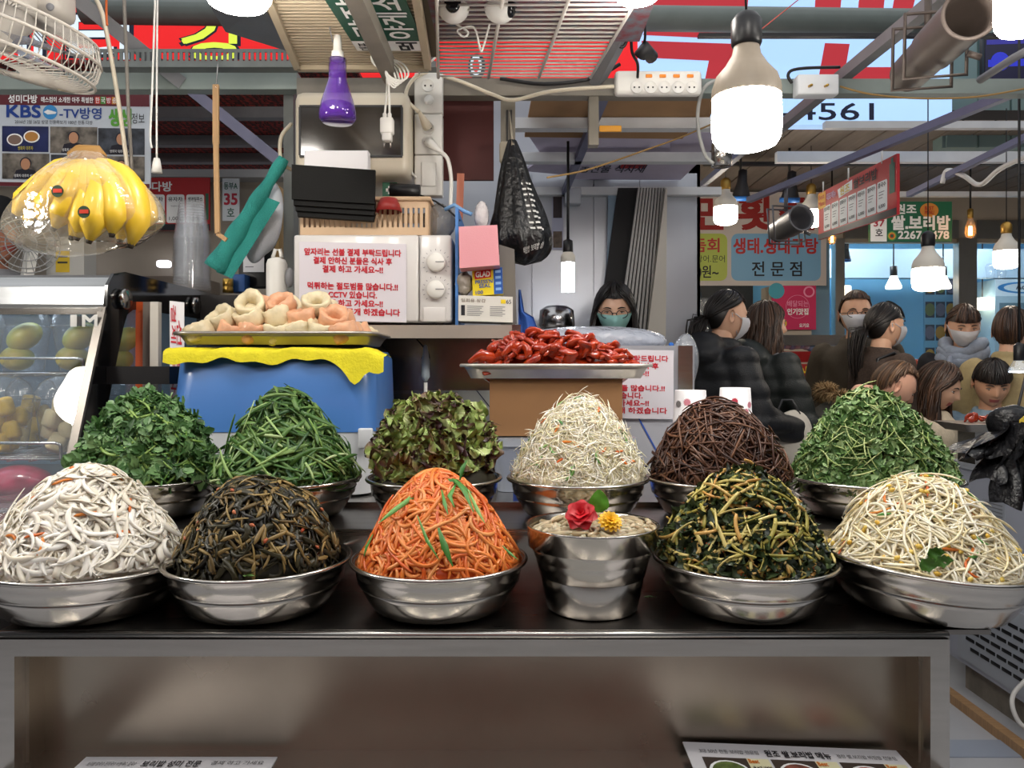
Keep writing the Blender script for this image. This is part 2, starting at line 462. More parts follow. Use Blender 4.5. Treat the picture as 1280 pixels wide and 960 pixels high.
# blue shop behind glass
BLUE = mat('blue shop wall', '#78c0e8', .6, var=.03, scale=3)
m = MB(); m.bx(2.30, 5.2, 7.7, 7.76, 0, 2.7); struct(m, 'wall_shop_back', BLUE)
m = MB(); m.bx(2.26, 2.30, 6.02, 7.76, 0, 2.7); struct(m, 'wall_shop_left', BLUE)
m = MB(); m.bx(5.2, 5.25, 5.95, 7.76, 0, 2.7); struct(m, 'wall_shop_right', BLUE)
m = MB(); m.bx(2.26, 5.25, 6.0, 7.76, 2.62, 2.70); struct(m, 'ceiling_shop', mat('shop ceiling', '#c9d6de', .7))
m = MB(); m.bx(2.3, 5.2, 6.9, 7.0, 2.14, 2.40); struct(m, 'trim_3', mat('pale blue beam', '#a9c4d8', .6))
STCOL = mat('window steel', '#9c968c', .3, .8, var=.06, scale=6)
def window(n, x0, x1, z0, z1, y):
    m = MB(); m.bx(x0, x1, y, y+.01, z0, z1); w = struct(m, 'window_%d' % n, GLASS)
    for nm, a in (('mullion', (x0-.035, x0+.035, y-.03, y+.05, 0, z1)), ('mullion', (x1-.035, x1+.035, y-.03, y+.05, 0, z1)),
                  ('header', (x0+.035, x1-.035, y-.03, y+.05, z1, z1+.14)), ('sill', (x0+.035, x1-.035, y-.03, y+.05, z0-.09, z0))):
        f = MB(); f.bx(*a); f.build(nm, STCOL, w)
window(1, 2.53, 3.48, .95, 2.33, 5.95)
window(2, 3.55, 4.5, .95, 2.33, 5.95)
m = MB(); m.bx(2.30, 5.2, 5.97, 6.05, 0, .86); struct(m, 'wall_shop_front', STCOL)
m = MB(); m.bx(2.30, 2.46, 5.95, 6.02, .9, 2.30); struct(m, 'wall_shop_strip', mat('blue grey strip2', '#7e9fb4', .5))
# dark kitchen behind the fish counter
KIT = mat('kitchen dark', '#3b3833', .7, var=.2, scale=6)
m = MB(); m.bx(.98, 2.26, 7.2, 7.26, 0, 2.7); struct(m, 'wall_kitchen', KIT)
m = MB(); m.bx(.92, .98, 4.0, 7.26, 0, 2.7); struct(m, 'wall_kitchen_side', mat('cream post wall', '#c8c2b6', .6))

m = MB(); m.bx(1.93, 2.25, 5.77, 5.95, 0, wz(358, 5.77)); struct(m, 'wall_pillar', BEIGE)

# ================================================================== BIG SIGNS OVER THE ALLEY
SKYB = mat('lit pale blue sign', '#a8cdf2', .5, emit=.62, ecol='#a6cbf4')
REDL = mat('lit red sign letter', '#c42a36', .5, emit=.30, ecol='#c8303c')
NAVY = mat('navy sign letter', '#1d2440', .6)
TL, TR, BL = W(800, -60, 4.15), W(1190, -60, 4.15), W(800, 156, 4.15)
s = Sign('lightbox_sign', 'pale blue lit sign with huge red letters and a phone number above the fish restaurant', 'sign', TL, TR, BL, SKYB, .08)
def pxp(x, y, s=s): return ((x-800)/390, (y+60)/216)
PRN = [0]
def pr(pts, m=REDL):
    PRN[0] += 1; s.pol([pxp(*p) for p in pts], m, 2+PRN[0]*.01, 'letter_stroke')
pr([(816, -50), (940, -50), (934, 12), (813, 10)]); pr([(806, 33), (936, 38), (936, 50), (804, 44)])
pr([(802, 51), (922, 55), (912, 101), (881, 100), (886, 76), (802, 72)])
pr([(1022, -50), (1056, -50), (1050, 16), (1018, 16)]); pr([(1078, -50), (1110, -50), (1104, 16), (1072, 16)])
pr([(1018, 14), (1106, 16), (1098, 40), (1092, 44), (1024, 42), (1016, 38)])
pr([(1126, -50), (1156, -50), (1136, 30), (1112, 30)])
pr([(1031, 54), (1062, 55), (1057, 84), (1136, 84), (1136, 103), (1022, 103)])
s.text('-4561', *pxp(978, 129), *pxp(1092, 150), NAVY, 2, .02); s.done()
REDS = mat('lit red sign', '#e0161c', .5, emit=.42, ecol='#ff1818')
WLET = mat('lit white letter', '#e6f2fa', .5, emit=.5, ecol='#dceefa'); YLET = mat('lit yellow letter', '#dcee4c', .5, emit=.5, ecol='#dcf048')
TL, TR, BL = W(-420, -60, 5.2), W(800, -60, 5.2), W(-420, 152, 5.2)
s = Sign('red_lightbox_sign', 'long lit red sign with white and yellow letters behind the overhead racks', 'sign', TL, TR, BL, REDS, .08)
def q(x, y): return ((x+420)/1220, (y+60)/212)
for t, a, b, c in (('티', (88, 14), (160, 84), WLET), ('강', (228, 20), (308, 76), YLET), ('세', (-30, 20), (52, 72), WLET), ('ㅇ', (588, 70), (602, 94), WLET)):
    s.text(t, *q(a[0]-2, a[1]-2), *q(b[0]+4, b[1]+4), NAVY, 1, .06); s.text(t, *q(*a), *q(*b), c, 3, .03)
s.done()

# ================================================================== OVERHEAD FRAMES
def frame_bar(nm, label, p0, p1, w, h, mt, cat='beam', up=(0, 0, 1), group=None):
    m = MB(); m.bar(p0, p1, w, h, 0, up); return m.build(nm, mt, None, label, cat, group)
Yb = 2.45; zb = wz(107, Yb)
frame_bar('cross_beam', 'grey green square steel beam running behind the banana bunch and plates', (-2.2, Yb, wz(104, Yb)), (-.68, Yb, wz(104, Yb)), .05, .056, GREEN_STEEL)
frame_bar('cross_beam', 'dusty grey steel beam above the maroon board carrying the socket strip', (-.68, Yb, wz(112, Yb)), (.60, Yb, wz(112, Yb)), .05, .055, mat('dusty steel', '#7b756b', .6, var=.12, scale=12))
frame_bar('cross_beam', 'grey green steel beam under the pale blue sign, carrying the switch box', (.60, Yb, wz(111, Yb)), (2.0, Yb, wz(111, Yb)), .05, .046, GREEN_STEEL)
m = MB(); m.tube([(-1.9, 3.4, wz(14, 3.4)), (2.0, 3.4, wz(28, 3.4))], .055, 14)
m.build('steel_pipe', GREEN_STEEL, None, 'thick grey green pipe crossing in front of the pale blue sign', 'pipe')
# slotted angle with keyhole slots
Ys = 2.30; z0, z1 = wz(82, Ys), wz(61, Ys)
an = root('slotted_angle', 'slotted grey steel angle with keyhole holes above the hanging bananas', 'rail', (-.9, Ys, z0))
SLOT = mat('slotted steel', '#6f7574', .5, .2, var=.1)
m = MB(); x0a, x1a = wx(122, Ys), wx(545, Ys)
m.bx(x0a, x1a, Ys, Ys+.004, z0, z0+.014); m.bx(x0a, x1a, Ys, Ys+.004, z1-.010, z1); m.bx(x0a, x1a, Ys, Ys+.045, z0-.004, z0)
n = 62; st = (x1a-x0a)/n
for k in range(n): m.bx(x0a+k*st, x0a+k*st+st*.58, Ys, Ys+.004, z0+.014, z1-.010)
m.build('web', SLOT, an)
# depth rails
def W2(p, q, h):
    """line through two pixels, both at height h above the eye"""
    return [W(x, y, h*F/(CY-y)) for x, y in (p, q)]
for lab, p, qq, h, w, mt in (
    ('grey square tube running over the alley past the large spotlight', (1180, -8), (968, 165), .95, .035, GREY_P),
    ('grey square tube from which the red menu board hangs', (1290, 106), (936, 250), .93, .03, BLUEGREY),
    ('thin grey tube ending above the green phone number sign', (1290, 168), (1136, 243), 1.0, .03, BLUEGREY),
    ('blue grey tube slanting down over the cardboard sheets', (757, 115), (705, 242), .90, .03, BLUEGREY),
    ('short blue grey tube over the clear display tank', (975, 150), (848, 256), 1.02, .03, BLUEGREY),
    ('dusty square tube carrying the coiled white charger cable', (436, -25), (490, 96), .80, .04, mat('dusty steel', '#7b756b'))):
    a, b = W2(p, qq, h); frame_bar('square_tube', lab, a, b, w, w, mt, 'tube')
frame_bar('square_tube', 'dark grey brace slanting behind the fan and pull cords', W(85, -10, 2.2), W(226, 103, 2.44), .04, .05, GREY_P, 'tube', up=(0, 1, 0))
frame_bar('square_tube', 'blue grey brace slanting behind the long wooden stick', W(228, 104, 2.48), W(362, 212, 2.54), .035, .04, BLUEGREY, 'tube', up=(0, 1, 0))
frame_bar('square_tube', 'grey strut under the wire rack beside the black cable bundle', W(806, -10, 2.0), W(748, 100, 2.4), .03, .06, GREY_P, 'tube', up=(0, 1, 0))
for lab, px0, px1, py, d, th, mt in (
    ('long white bar under the soffit crossing behind the red menu board', 970, 1320, 197, 4.3, .06, WHITE_P),
    ('white bar just under the pale blue sign on the right', 1030, 1320, 157, 3.9, .035, WHITE_P),
    ('thin white rail above the green phone number sign', 1080, 1330, 243, 4.9, .03, WHITE_P),
    ('dark cable rail over the hanging lamps by the fish banner', 880, 1330, 205, 4.9, .02, DARK)):
    frame_bar('ceiling_rail', lab, W(px0, py, d), W(px1, py, d), .04, th, mt, 'rail')

# red netted canopy at the left with purlins
m = MB(); NET = mat('red net canopy', '#7a2420', .9)
nt = NET.node_tree; N = nt.nodes; L = nt.links
tcn = N.new('ShaderNodeTexCoord'); wv = N.new('ShaderNodeTexWave'); wv.inputs['Scale'].default_value = 9; wv.inputs['Distortion'].default_value = 6; wv.inputs['Detail Scale'].default_value = 3
br = N.new('ShaderNodeTexBrick'); br.inputs['Scale'].default_value = 9; br.inputs['Color1'].default_value = (*lin('#c04038'), 1); br.inputs['Color2'].default_value = (*lin('#8a3430'), 1); br.inputs['Mortar'].default_value = (*lin('#1c1818'), 1); br.inputs['Mortar Size'].default_value = .03
mx = N.new('ShaderNodeMix'); mx.data_type = 'RGBA'; mx.inputs['B'].default_value = (*lin('#4a2c2a'), 1)
L.new(tcn.outputs['Object'], wv.inputs['Vector']); L.new(tcn.outputs['Object'], br.inputs['Vector']); L.new(wv.outputs['Fac'], mx.inputs['Factor']); L.new(br.outputs['Color'], mx.inputs['A'])
L.new(mx.outputs['Result'], N['Principled BSDF'].inputs['Base Color'])
m.bx(-3.2, -.62, 3.0, 4.6, 2.52, 2.535)
can = m.build('net_canopy', NET, None, 'red brown netted canopy over the stall behind the hanging bananas', 'canopy')
PURL = mat('purlin grey', '#8d9094', .5, var=.06)
for y in (140, 175, 197):
    d = 1.165*F/(CY-y); mb = MB(); mb.bx(-3.2, -.62, d, d+.05, 2.47, 2.52); mb.build('purlin', PURL, can)
m = MB(); m.bx(-3.2, -.62, 3.60, 3.70, 2.225, 2.262); m.build('header_beam', mat('header grey', '#a7a9ab', .5), None, 'pale grey beam above the red tea menu board at the left', 'beam')

# cardboard stored on an overhead rack
CARD = mat('cardboard grey side', '#c8c0d4', .8, var=.08, scale=6); CARDB = mat('cardboard brown', '#a8825c', .8, var=.1, scale=7)
rk = root('storage_rack', 'overhead rack of white bars holding flattened cardboard beside the big bulb', 'rack', (.6, 3.2, 2.2))
for y, mt in ((150, WHITE_P), (193, WHITE_P), (236, WHITE_P)):
    d = .915*F/(CY-y); mb = MB(); mb.bx(wx(640, d) if y != 236 else .05, wx(902, d), d, d+.05, H+.885, H+.925); mb.build('crossbar', mt, rk)
for x0, x1, y0, y1, dz, rz, mt, lab in (
    (.06, .70, 2.62, 3.1, .0, .04, CARDB, 'brown flattened box nearest on the overhead rack'),
    (.10, .66, 2.9, 3.6, .02, -.22, CARD, 'grey flattened box lying askew on the overhead rack'),
    (.30, .88, 3.15, 3.95, .04, .03, CARD, 'grey flattened box with a red printed square on the overhead rack'),
    (.15, .60, 3.35, 3.95, .06, .35, CARD, 'small grey flattened box at the back of the overhead rack'),
    (.46, .78, 2.75, 3.4, .05, -.12, CARDB, 'brown flattened box beside the big bulb on the overhead rack')):
    mb = MB(); mb.box(((x0+x1)/2, (y0+y1)/2, H+.934+dz), (x1-x0, y1-y0, .012), Matrix.Rotation(rz, 3, 'Z'))
    co = mb.build('cardboard_sheet', mt, None, lab, 'cardboard', 'flattened boxes on the overhead rack')
    if 'printed square' in lab:
        y = 3.5; z = H+.934+dz-.007
        pm = MB(); pm.bx(.52, .64, y, y+.22, z-.0006, z); pm.build('print', REDP, co)
s = Sign('print_sheet', 'printed lettering panel on the underside of the grey flattened box', 'print', (.32, 3.16, H+.967), (.86, 3.16, H+.967), (.32, 3.9, H+.967), CARD, .003)
s.text('보리밥', .05, .06, .55, .3, NAVY, 2, .02).rect(.2, .36, .38, .56, REDP).text('농산물 식자재', .02, .66, .6, .86, NAVY, 2, .01).done()

# wire rack above the socket strip
WIRE = mat('white wire', '#cfcac2', .4)
Hr = .859; fl, fr_, nl, nr = Vector((-.217, 2.26, H+Hr)), Vector((.231, 2.26, H+Hr)), Vector((-.16, 1.62, H+Hr)), Vector((.31, 1.62, H+Hr))
rk = root('wire_rack', 'white wire shelf hanging overhead above the socket strip', 'rack', (.03, 2.0, H+Hr))
for k in range(27):
    t = k/26; a = nl.lerp(fl, t); b = nr.lerp(fr_, t); mb = MB(); mb.tube([a, b], .0032, 5); mb.build('wire', WIRE, rk)
for u in (0, .33, .66, 1):
    mb = MB(); a = nl.lerp(nr, u); b = fl.lerp(fr_, u); mb.tube([a-Vector((0, 0, .005)), b-Vector((0, 0, .005))], .0045, 6); mb.build('cross_wire', WIRE, rk)
MOS = mat('patterned mat', '#7e3a40', .8, var=1, scale=38, col2='#67757e')
m = MB(); m.bx(-.20, .34, 1.62, 2.05, H+Hr+.012, H+Hr+.02); m.build('patterned_mat', MOS, None, 'red and grey speckled mat lying on the overhead wire shelf', 'mat')
m = MB(); m.bx(-.20, .30, 2.0, 2.16, H+Hr+.08, H+Hr+.26); m.build('storage_box', mat('dark red box', '#4e2a2c', .7, var=.3, scale=30), None, 'dark red patterned box standing on the overhead wire shelf', 'box')
# beige slatted tray overhead
rk = root('slatted_tray', 'beige slatted plastic tray hanging overhead above the purple bottle', 'tray', (-.42, 1.9, H+.85))
SL = mat('beige slat', '#b7a88f', .5, var=.05)
fl, fr_, nl, nr = Vector((-.60, 2.15, H+.85)), Vector((-.235, 2.15, H+.85)), Vector((-.545, 1.66, H+.85)), Vector((-.215, 1.66, H+.85))
for k in range(30):
    t = k/29; mb = MB(); mb.bar(nl.lerp(fl, t), nr.lerp(fr_, t), .008, .012); mb.build('slat', SL, rk)
for a, b in ((nl, fl), (nr, fr_), (fl, fr_)):
    mb = MB(); mb.bar(a, b, .018, .035); mb.build('frame_bar', SL, rk)
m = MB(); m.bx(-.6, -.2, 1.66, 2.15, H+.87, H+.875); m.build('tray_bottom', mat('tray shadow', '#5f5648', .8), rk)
# green sign lying under the tray
GREENS = mat('green sign', '#1f5140', .5)
zq = .835; pt = lambda x, y: W(x, y, zq*F/(CY-y))
TL, TR, BL = pt(402, -6), pt(504, -6), pt(446, 66)
s = Sign('green_sign', 'small green sign with white letters lying flat under the slatted tray', 'sign', TL, TL+(TR-TL), TL+Vector((0.02, .30, 0)), GREENS, .004)
s.rect(0, .80, 1, 1, WHT_INK).text('광장', .12, .06, .42, .72, WHT_INK, 2, .03, rot=90).text('야게소', .56, .0, .94, .74, WHT_INK, 2, .03, rot=90)
s.text('대표', .06, .83, .24, .98, BLK_INK, 2, .02, rot=90).text('먹', .62, .82, .9, .98, BLK_INK, 2, .05, rot=90).done()
# grey plate at the upper left
m = MB(); m.slab(W(246, -20, 1.9), W(352, -20, 1.9), W(372, 68, 2.25), W(282, 40, 2.2), .02)
m.build('ceiling_plate', mat('blue grey plate', '#636870', .5, var=.06), None, 'blue grey plate overhead left of the slatted tray', 'panel')
# ================================================================== COUNTER
T1, T2 = .893, 1.015; YF, YR, YB = 1.27, 1.498, 1.735
ct = root('serving_counter', 'stepped stainless steel serving counter carrying two rows of bowls', 'counter', (-.06, 1.5, 0))
XL, XR = -.853, .724
def cp(nm, mt, *a, **k):
    m = MB()
    for b in a: m.bx(*b[:6], 0, k.get('bev', 0))
    return m.build(nm, mt, ct)
cp('lower_tier', TOPST, (XL, .80, YF+.012, YR, T1-.008, T1))
cp('riser', STEEL, (-1.0, .93, YR, YR+.012, T1-.03, T2-.012))
cp('upper_tier', TOPST, (-1.0, .93, YR, YB, T2-.012, T2))
cp('rear_upstand', STEEL, (-1.0, .93, YB, YB+.012, T2-.03, T2+.012))
m = MB(); m.tube([(XL, YF+.006, T1-.006), (XR, YF+.006, T1-.006)], .0065, 10); m.build('rolled_edge', STEEL, ct)
m = MB(); m.tube([(-1., YR+.004, T2-.004), (.93, YR+.004, T2-.004)], .0045, 8); m.build('tier_edge', STEEL, ct)
cp('front_rail', STEEL, (XL, XR, YF, YF+.028, T1-.040, T1-.012))
cp('frame_leg', STEEL, (XL, XL+.03, YF, YF+.03, 0, T1-.040))
cp('frame_leg', STEEL, (XR-.032, XR, YF, YF+.03, 0, T1-.040))
cp('frame_leg', STEEL, (-1.0, -.97, YB-.03, YB, 0, T2-.03)); cp('frame_leg', STEEL, (.90, .93, YB-.03, YB, 0, T2-.03))
cp('back_panel', APRON, (XL+.03, XR-.03, 1.342, 1.348, .662, T1-.03))
cp('side_panel', APRON, (XL+.03, XL+.036, YF+.03, 1.342, .662, T1-.03)); cp('side_panel', APRON, (XR-.036, XR-.03, YF+.03, 1.342, .662, T1-.03))
cp('lower_panel', APRON, (XL+.03, XR-.03, YF+.05, YF+.056, 0, .64))
cp('dining_ledge', STEEL, (XL+.004, XR-.004, .95, 1.342, .64, .662)); cp('side_skirt', STEEL, (XR-.004, XR, YF+.03, YB, 0, T1-.03))
# rear worktable
rt = root('rear_worktable', 'stainless worktable behind the bowls carrying machine, boxes and trays', 'table', (0, 2.1, 0))
m = MB(); m.bx(-1.02, .95, YB+.02, 2.55, T2-.03, T2-.001); m.build('table_top', STEEL, rt)
for x in (-1.0, .92):
    for y in (1.78, 2.52): m = MB(); m.bx(x-.015, x+.015, y-.015, y+.015, 0, T2-.03); m.build('leg', STEEL, rt)
# printed menus lying on the ledge
def menu(label, TL, TR, BL, full):
    s = Sign('menu_sheet', label, 'menu', TL, TR, BL, mat('menu paper', '#d8d6d8', .35, coat=.3), .002, 'printed menus on the ledge')
    if full:
        s.text('원조 쌀.보리밥 메뉴', .36, .06, .66, .12, BLK_INK, 2, .02).text('3대 50년 전통 보리밥 전문점', .06, .07, .33, .105, BLK_INK, 2).text('광장 쌀.보리밥 비빔밥 전문점', .69, .07, .96, .105, BLK_INK, 2)
        for k, c in enumerate(('#5b6b35', '#7a4436', '#a8482a')):
            u = .06+k*.31; fm = mat('dish photo %d' % k, c, .4, var=.6, scale=60)
            s.rect(u, .14, u+.2, .42, mat('photo ground', '#3e332c', .5)).disc(u+.1, .27, .034, WHT_INK, 2, sv=1).disc(u+.1, .27, .029, fm, 3)
            s.rect(u+.2, .14, u+.3, .42, mat('menu card cream', '#ded8b0', .5)).text('Best', u+.205, .15, u+.25, .185, mat('orange print', '#e07a18', .5), 2, .02)
            s.text(('쌀.보리 비빔밥', '보리 비빔밥', '열무 국수')[k], u+.21, .21, u+.295, .26, BLK_INK, 2, .01)
    else:
        s.text('보리밥 성미 전문', .33, .05, .63, .11, BLK_INK, 2, .01).text('보리밥 칼국수 잔치국수 비빔국수 콩국수', .05, .06, .30, .10, BLK_INK, 2).text('결제 하고 가세요', .68, .05, .95, .09, BLK_INK, 2)
    return s.done()
menu('white menu sheet with dish photographs lying on the ledge at the right', W(853, 927, 1.332), W(1120, 938, 1.325), Vector((wx(853, 1.332), 1.0, .6655)), True)
menu('plain white menu sheet with small print lying on the ledge at the left', W(108, 946, 1.315), W(347, 946, 1.315), Vector((wx(108, 1.315), .99, .6645)), False)

# ================================================================== BOWLS
def bowl_profile(R, h, base=.62, step=True, inner=True):
    p = [(0, 0), (base*R*.55, .0), (base*R, .001), (R*(base+.12), h*.10), (R*.80, h*.26), (R*.865, h*.46), (R*.885, h*.545)]
    if step: p += [(R*.878, h*.56), (R*.915, h*.60)]
    p += [(R*.935, h*.80), (R*.945, h*.955), (R*.965, h*.985)]
    if inner:
        p += [(R*.96, h*.995), (R*.935, h*.97), (R*.905, h*.62), (R*.86, h*.5), (R*.78, h*.28), (R*(base+.1), h*.12), (R*base*.9, .006), (0, .006)]
    return p
def bowl(px, y, R, h, zb, label, tilt=0., tdir=0., base=.62):
    c = Vector((wx(px, y), y, zb))
    r = root('steel_bowl', label, 'bowl', c, group='steel bowls of side dishes on the counter')
    rot = Matrix.Rotation(tilt, 3, Vector((math.cos(tdir), math.sin(tdir), 0))) if tilt else None
    m = MB(); m.lathe(bowl_profile(R, h, base), c, 56, 0, rot); m.build('bowl_wall', BOWL, r)
    m = MB(); ring = [(R*.985*math.cos(2*PI*k/56), R*.985*math.sin(2*PI*k/56), h*.985) for k in range(56)]
    ring = [(rot @ Vector(p) if rot else Vector(p))+c for p in ring]
    m.tube(ring, .0042, 8, closed=True); m.build('rolled_rim', BOWL, r)
    return c

# ---- strand and leaf machinery for the heaped vegetables
class Mound:
    def __init__(s, c, R, top, a=1.6, b=1.0, lump=.006, seed=0, sx=1., sy=1., ox=0.):
        s.c = np.array(c, dtype=float); s.R = R; s.top = top; s.a = a; s.b = b; s.lump = lump; s.ox = ox; s.sx = sx; s.sy = sy
        s.rng = np.random.default_rng(seed); g = s.rng
        s.k = g.normal(0, 1, (6, 2))*(2.4/R); s.ph = g.uniform(0, 6.28, 6)
    def h(s, x, y):
        r = np.sqrt((x/s.sx)**2+(y/s.sy)**2)/s.R
        # apex shift
        z = s.top*np.clip(1-np.clip(r, 0, 1.3)**s.a, -.05, 1)
        z = np.sign(z)*np.abs(z/s.top)**s.b*s.top
        l = sum(np.sin(s.k[i, 0]*x+s.k[i, 1]*y+s.ph[i]) for i in range(6))/6
        return z+l*s.lump*1.8
    def nrm(s, x, y):
        e = 1e-3
        gx = (s.h(x+e, y)-s.h(x-e, y))/(2*e); gy = (s.h(x, y+e)-s.h(x, y-e))/(2*e)
        n = np.stack([-gx, -gy, np.ones_like(gx)], -1)
        return n/np.linalg.norm(n, axis=-1, keepdims=True)
    def sample(s, N, rmax=1.0, power=.5):
        """area weighted points on the heap; the far side gets fewer"""
        g = s.rng; X = []; 
        r = s.R*rmax*g.random(N*3)**power; a = g.uniform(0, 2*PI, N*3)
        x, y = r*np.cos(a)*s.sx, r*np.sin(a)*s.sy
        n = s.nrm(x, y); w = np.clip(1/np.maximum(n[:, 2], .25), 1, 4)*np.where(y > .35*s.R, .35, 1)
        idx = g.choice(len(x), N, replace=False, p=w/w.sum())
        return x[idx], y[idx]
    def walk(s, N, K, step, curl=.5, down=0., off=(0, .008), rmax=.97, power=.5, jit=.0):
        g = s.rng; x, y = s.sample(N, rmax, power)
        p = np.stack([x, y, s.h(x, y)], -1); n = s.nrm(x, y)
        t = g.normal(0, 1, (N, 3))
        rad = np.stack([x, y, -np.ones(N)*s.R*.6], -1); rad /= np.linalg.norm(rad, axis=1, keepdims=True)+1e-9
        sg = np.where(g.random(N) < .5, -1, 1)[:, None]
        t = t/np.linalg.norm(t, axis=1, keepdims=True)*(1-down)+rad*down*sg
        t -= n*(t*n).sum(1, keepdims=True); t /= np.linalg.norm(t, axis=1, keepdims=True)+1e-9
        o = g.uniform(off[0], off[1], N); kap = g.normal(0, curl, N); P = []; NN = []
        step = step if hasattr(step, '__len__') else np.full(N, step)
        o2 = o+g.normal(0, 1, N)*jit
        for k in range(K):
            f = k/max(K-1, 1); oo = o*(1-f)+o2*f
            P.append(p+n*oo[:, None]); NN.append(n.copy())
            kap = kap+g.normal(0, curl*.35, N)
            sd = np.cross(n, t)
            t = t+sd*np.clip(kap, -1.4, 1.4)[:, None]
            p = p+t/np.linalg.norm(t, axis=1, keepdims=True)*step[:, None]
            rr = np.sqrt((p[:, 0]/s.sx)**2+(p[:, 1]/s.sy)**2)/(s.R*1.02); sc = np.where(rr > 1, 1/rr, 1)
            p[:, 0] *= sc; p[:, 1] *= sc
            for _ in range(2):
                n = s.nrm(p[:, 0], p[:, 1]); d = (p[:, 2]-s.h(p[:, 0], p[:, 1]))*n[:, 2]
                p = p-n*d[:, None]
            t -= n*(t*n).sum(1, keepdims=True); t /= np.linalg.norm(t, axis=1, keepdims=True)+1e-9
        P = np.stack(P, 1)
        rl = s.R*1.0; rr = np.sqrt(P[..., 0]**2+P[..., 1]**2); low = P[..., 2] < .012
        sc = np.where(low & (rr > rl), rl/np.maximum(rr, 1e-6), 1); P[..., 0] *= sc; P[..., 1] *= sc
        P[..., 2] = np.maximum(P[..., 2], -.004+g.uniform(0, .006, P.shape[:1])[:, None])
        return P+s.c, np.stack(NN, 1)
    def core(s, f=.93, n=36, m=14, drop=.006):
        V = []; 
        for i in range(m+1):
            r = s.R*.985*i/m
            for k in range(n):
                a = 2*PI*k/n; x, y = r*math.cos(a)*s.sx, r*math.sin(a)*s.sy
                V.append((x, y, float(s.h(np.array(x), np.array(y)))-drop))
        for k in range(n): V.append((s.R*.7*math.cos(2*PI*k/n), s.R*.7*math.sin(2*PI*k/n), -.05))
        Fq = [(i*n+k, (i+1)*n+k, (i+1)*n+(k+1) % n, i*n+(k+1) % n) for i in range(m+1) for k in range(n)]
        return np.array(V)+s.c, np.array(Fq)

def strand_mesh(P, Nn, a, b, sides=5, tw=0., g=None, taper=(.35, .35), pinch=.0):
    """sweep elliptical sections (half width a, half thickness b) along N paths of K points"""
    N, K, _ = P.shape
    T = np.gradient(P, axis=1); T /= np.linalg.norm(T, axis=2, keepdims=True)+1e-9
    S = np.cross(T, Nn); S /= np.linalg.norm(S, axis=2, keepdims=True)+1e-9
    U = np.cross(S, T)
    a = (a if hasattr(a, '__len__') else np.full(N, a)); b = (b if hasattr(b, '__len__') else np.full(N, b))
    u = np.linspace(0, 1, K); pr = np.ones(K); pr = np.minimum(1, np.minimum(taper[0]+u*6*(1-taper[0]), taper[1]+(1-u)*6*(1-taper[1])))
    ang0 = (g.uniform(-tw, tw, N) if g is not None else np.zeros(N)); ang1 = (g.uniform(-tw, tw, N) if g is not None else np.zeros(N))
    ph = ang0[:, None]+(ang1-ang0)[:, None]*u[None]
    S2 = S*np.cos(ph)[..., None]+U*np.sin(ph)[..., None]; U2 = -S*np.sin(ph)[..., None]+U*np.cos(ph)[..., None]
    rings = []
    for k in range(sides):
        an = 2*PI*k/sides+PI/sides
        rings.append(P+S2*(math.cos(an)*a[:, None]*pr[None])[..., None]+U2*(math.sin(an)*b[:, None]*pr[None])[..., None])
    R_ = np.stack(rings, 2)
    e0 = np.repeat(P[:, :1, None]-T[:, :1, None]*.0004, sides, 2)+(R_[:, :1]-P[:, :1, None])*.05
    e1 = np.repeat(P[:, -1:, None]+T[:, -1:, None]*.0004, sides, 2)+(R_[:, -1:]-P[:, -1:, None])*.05
    R_ = np.concatenate([e0, R_, e1], 1); K += 2
    V = R_.reshape(-1, 3)
    base = (np.arange(N)*K*sides)[:, None, None, None]; ki = (np.arange(K-1)*sides)[None, :, None, None]
    sd = np.arange(sides); q = np.stack([sd, (sd+1) % sides, (sd+1) % sides+sides, sd+sides], -1)[None, None]
    Fq = (base+ki+q).reshape(-1, 4)
    return V, Fq, K*sides
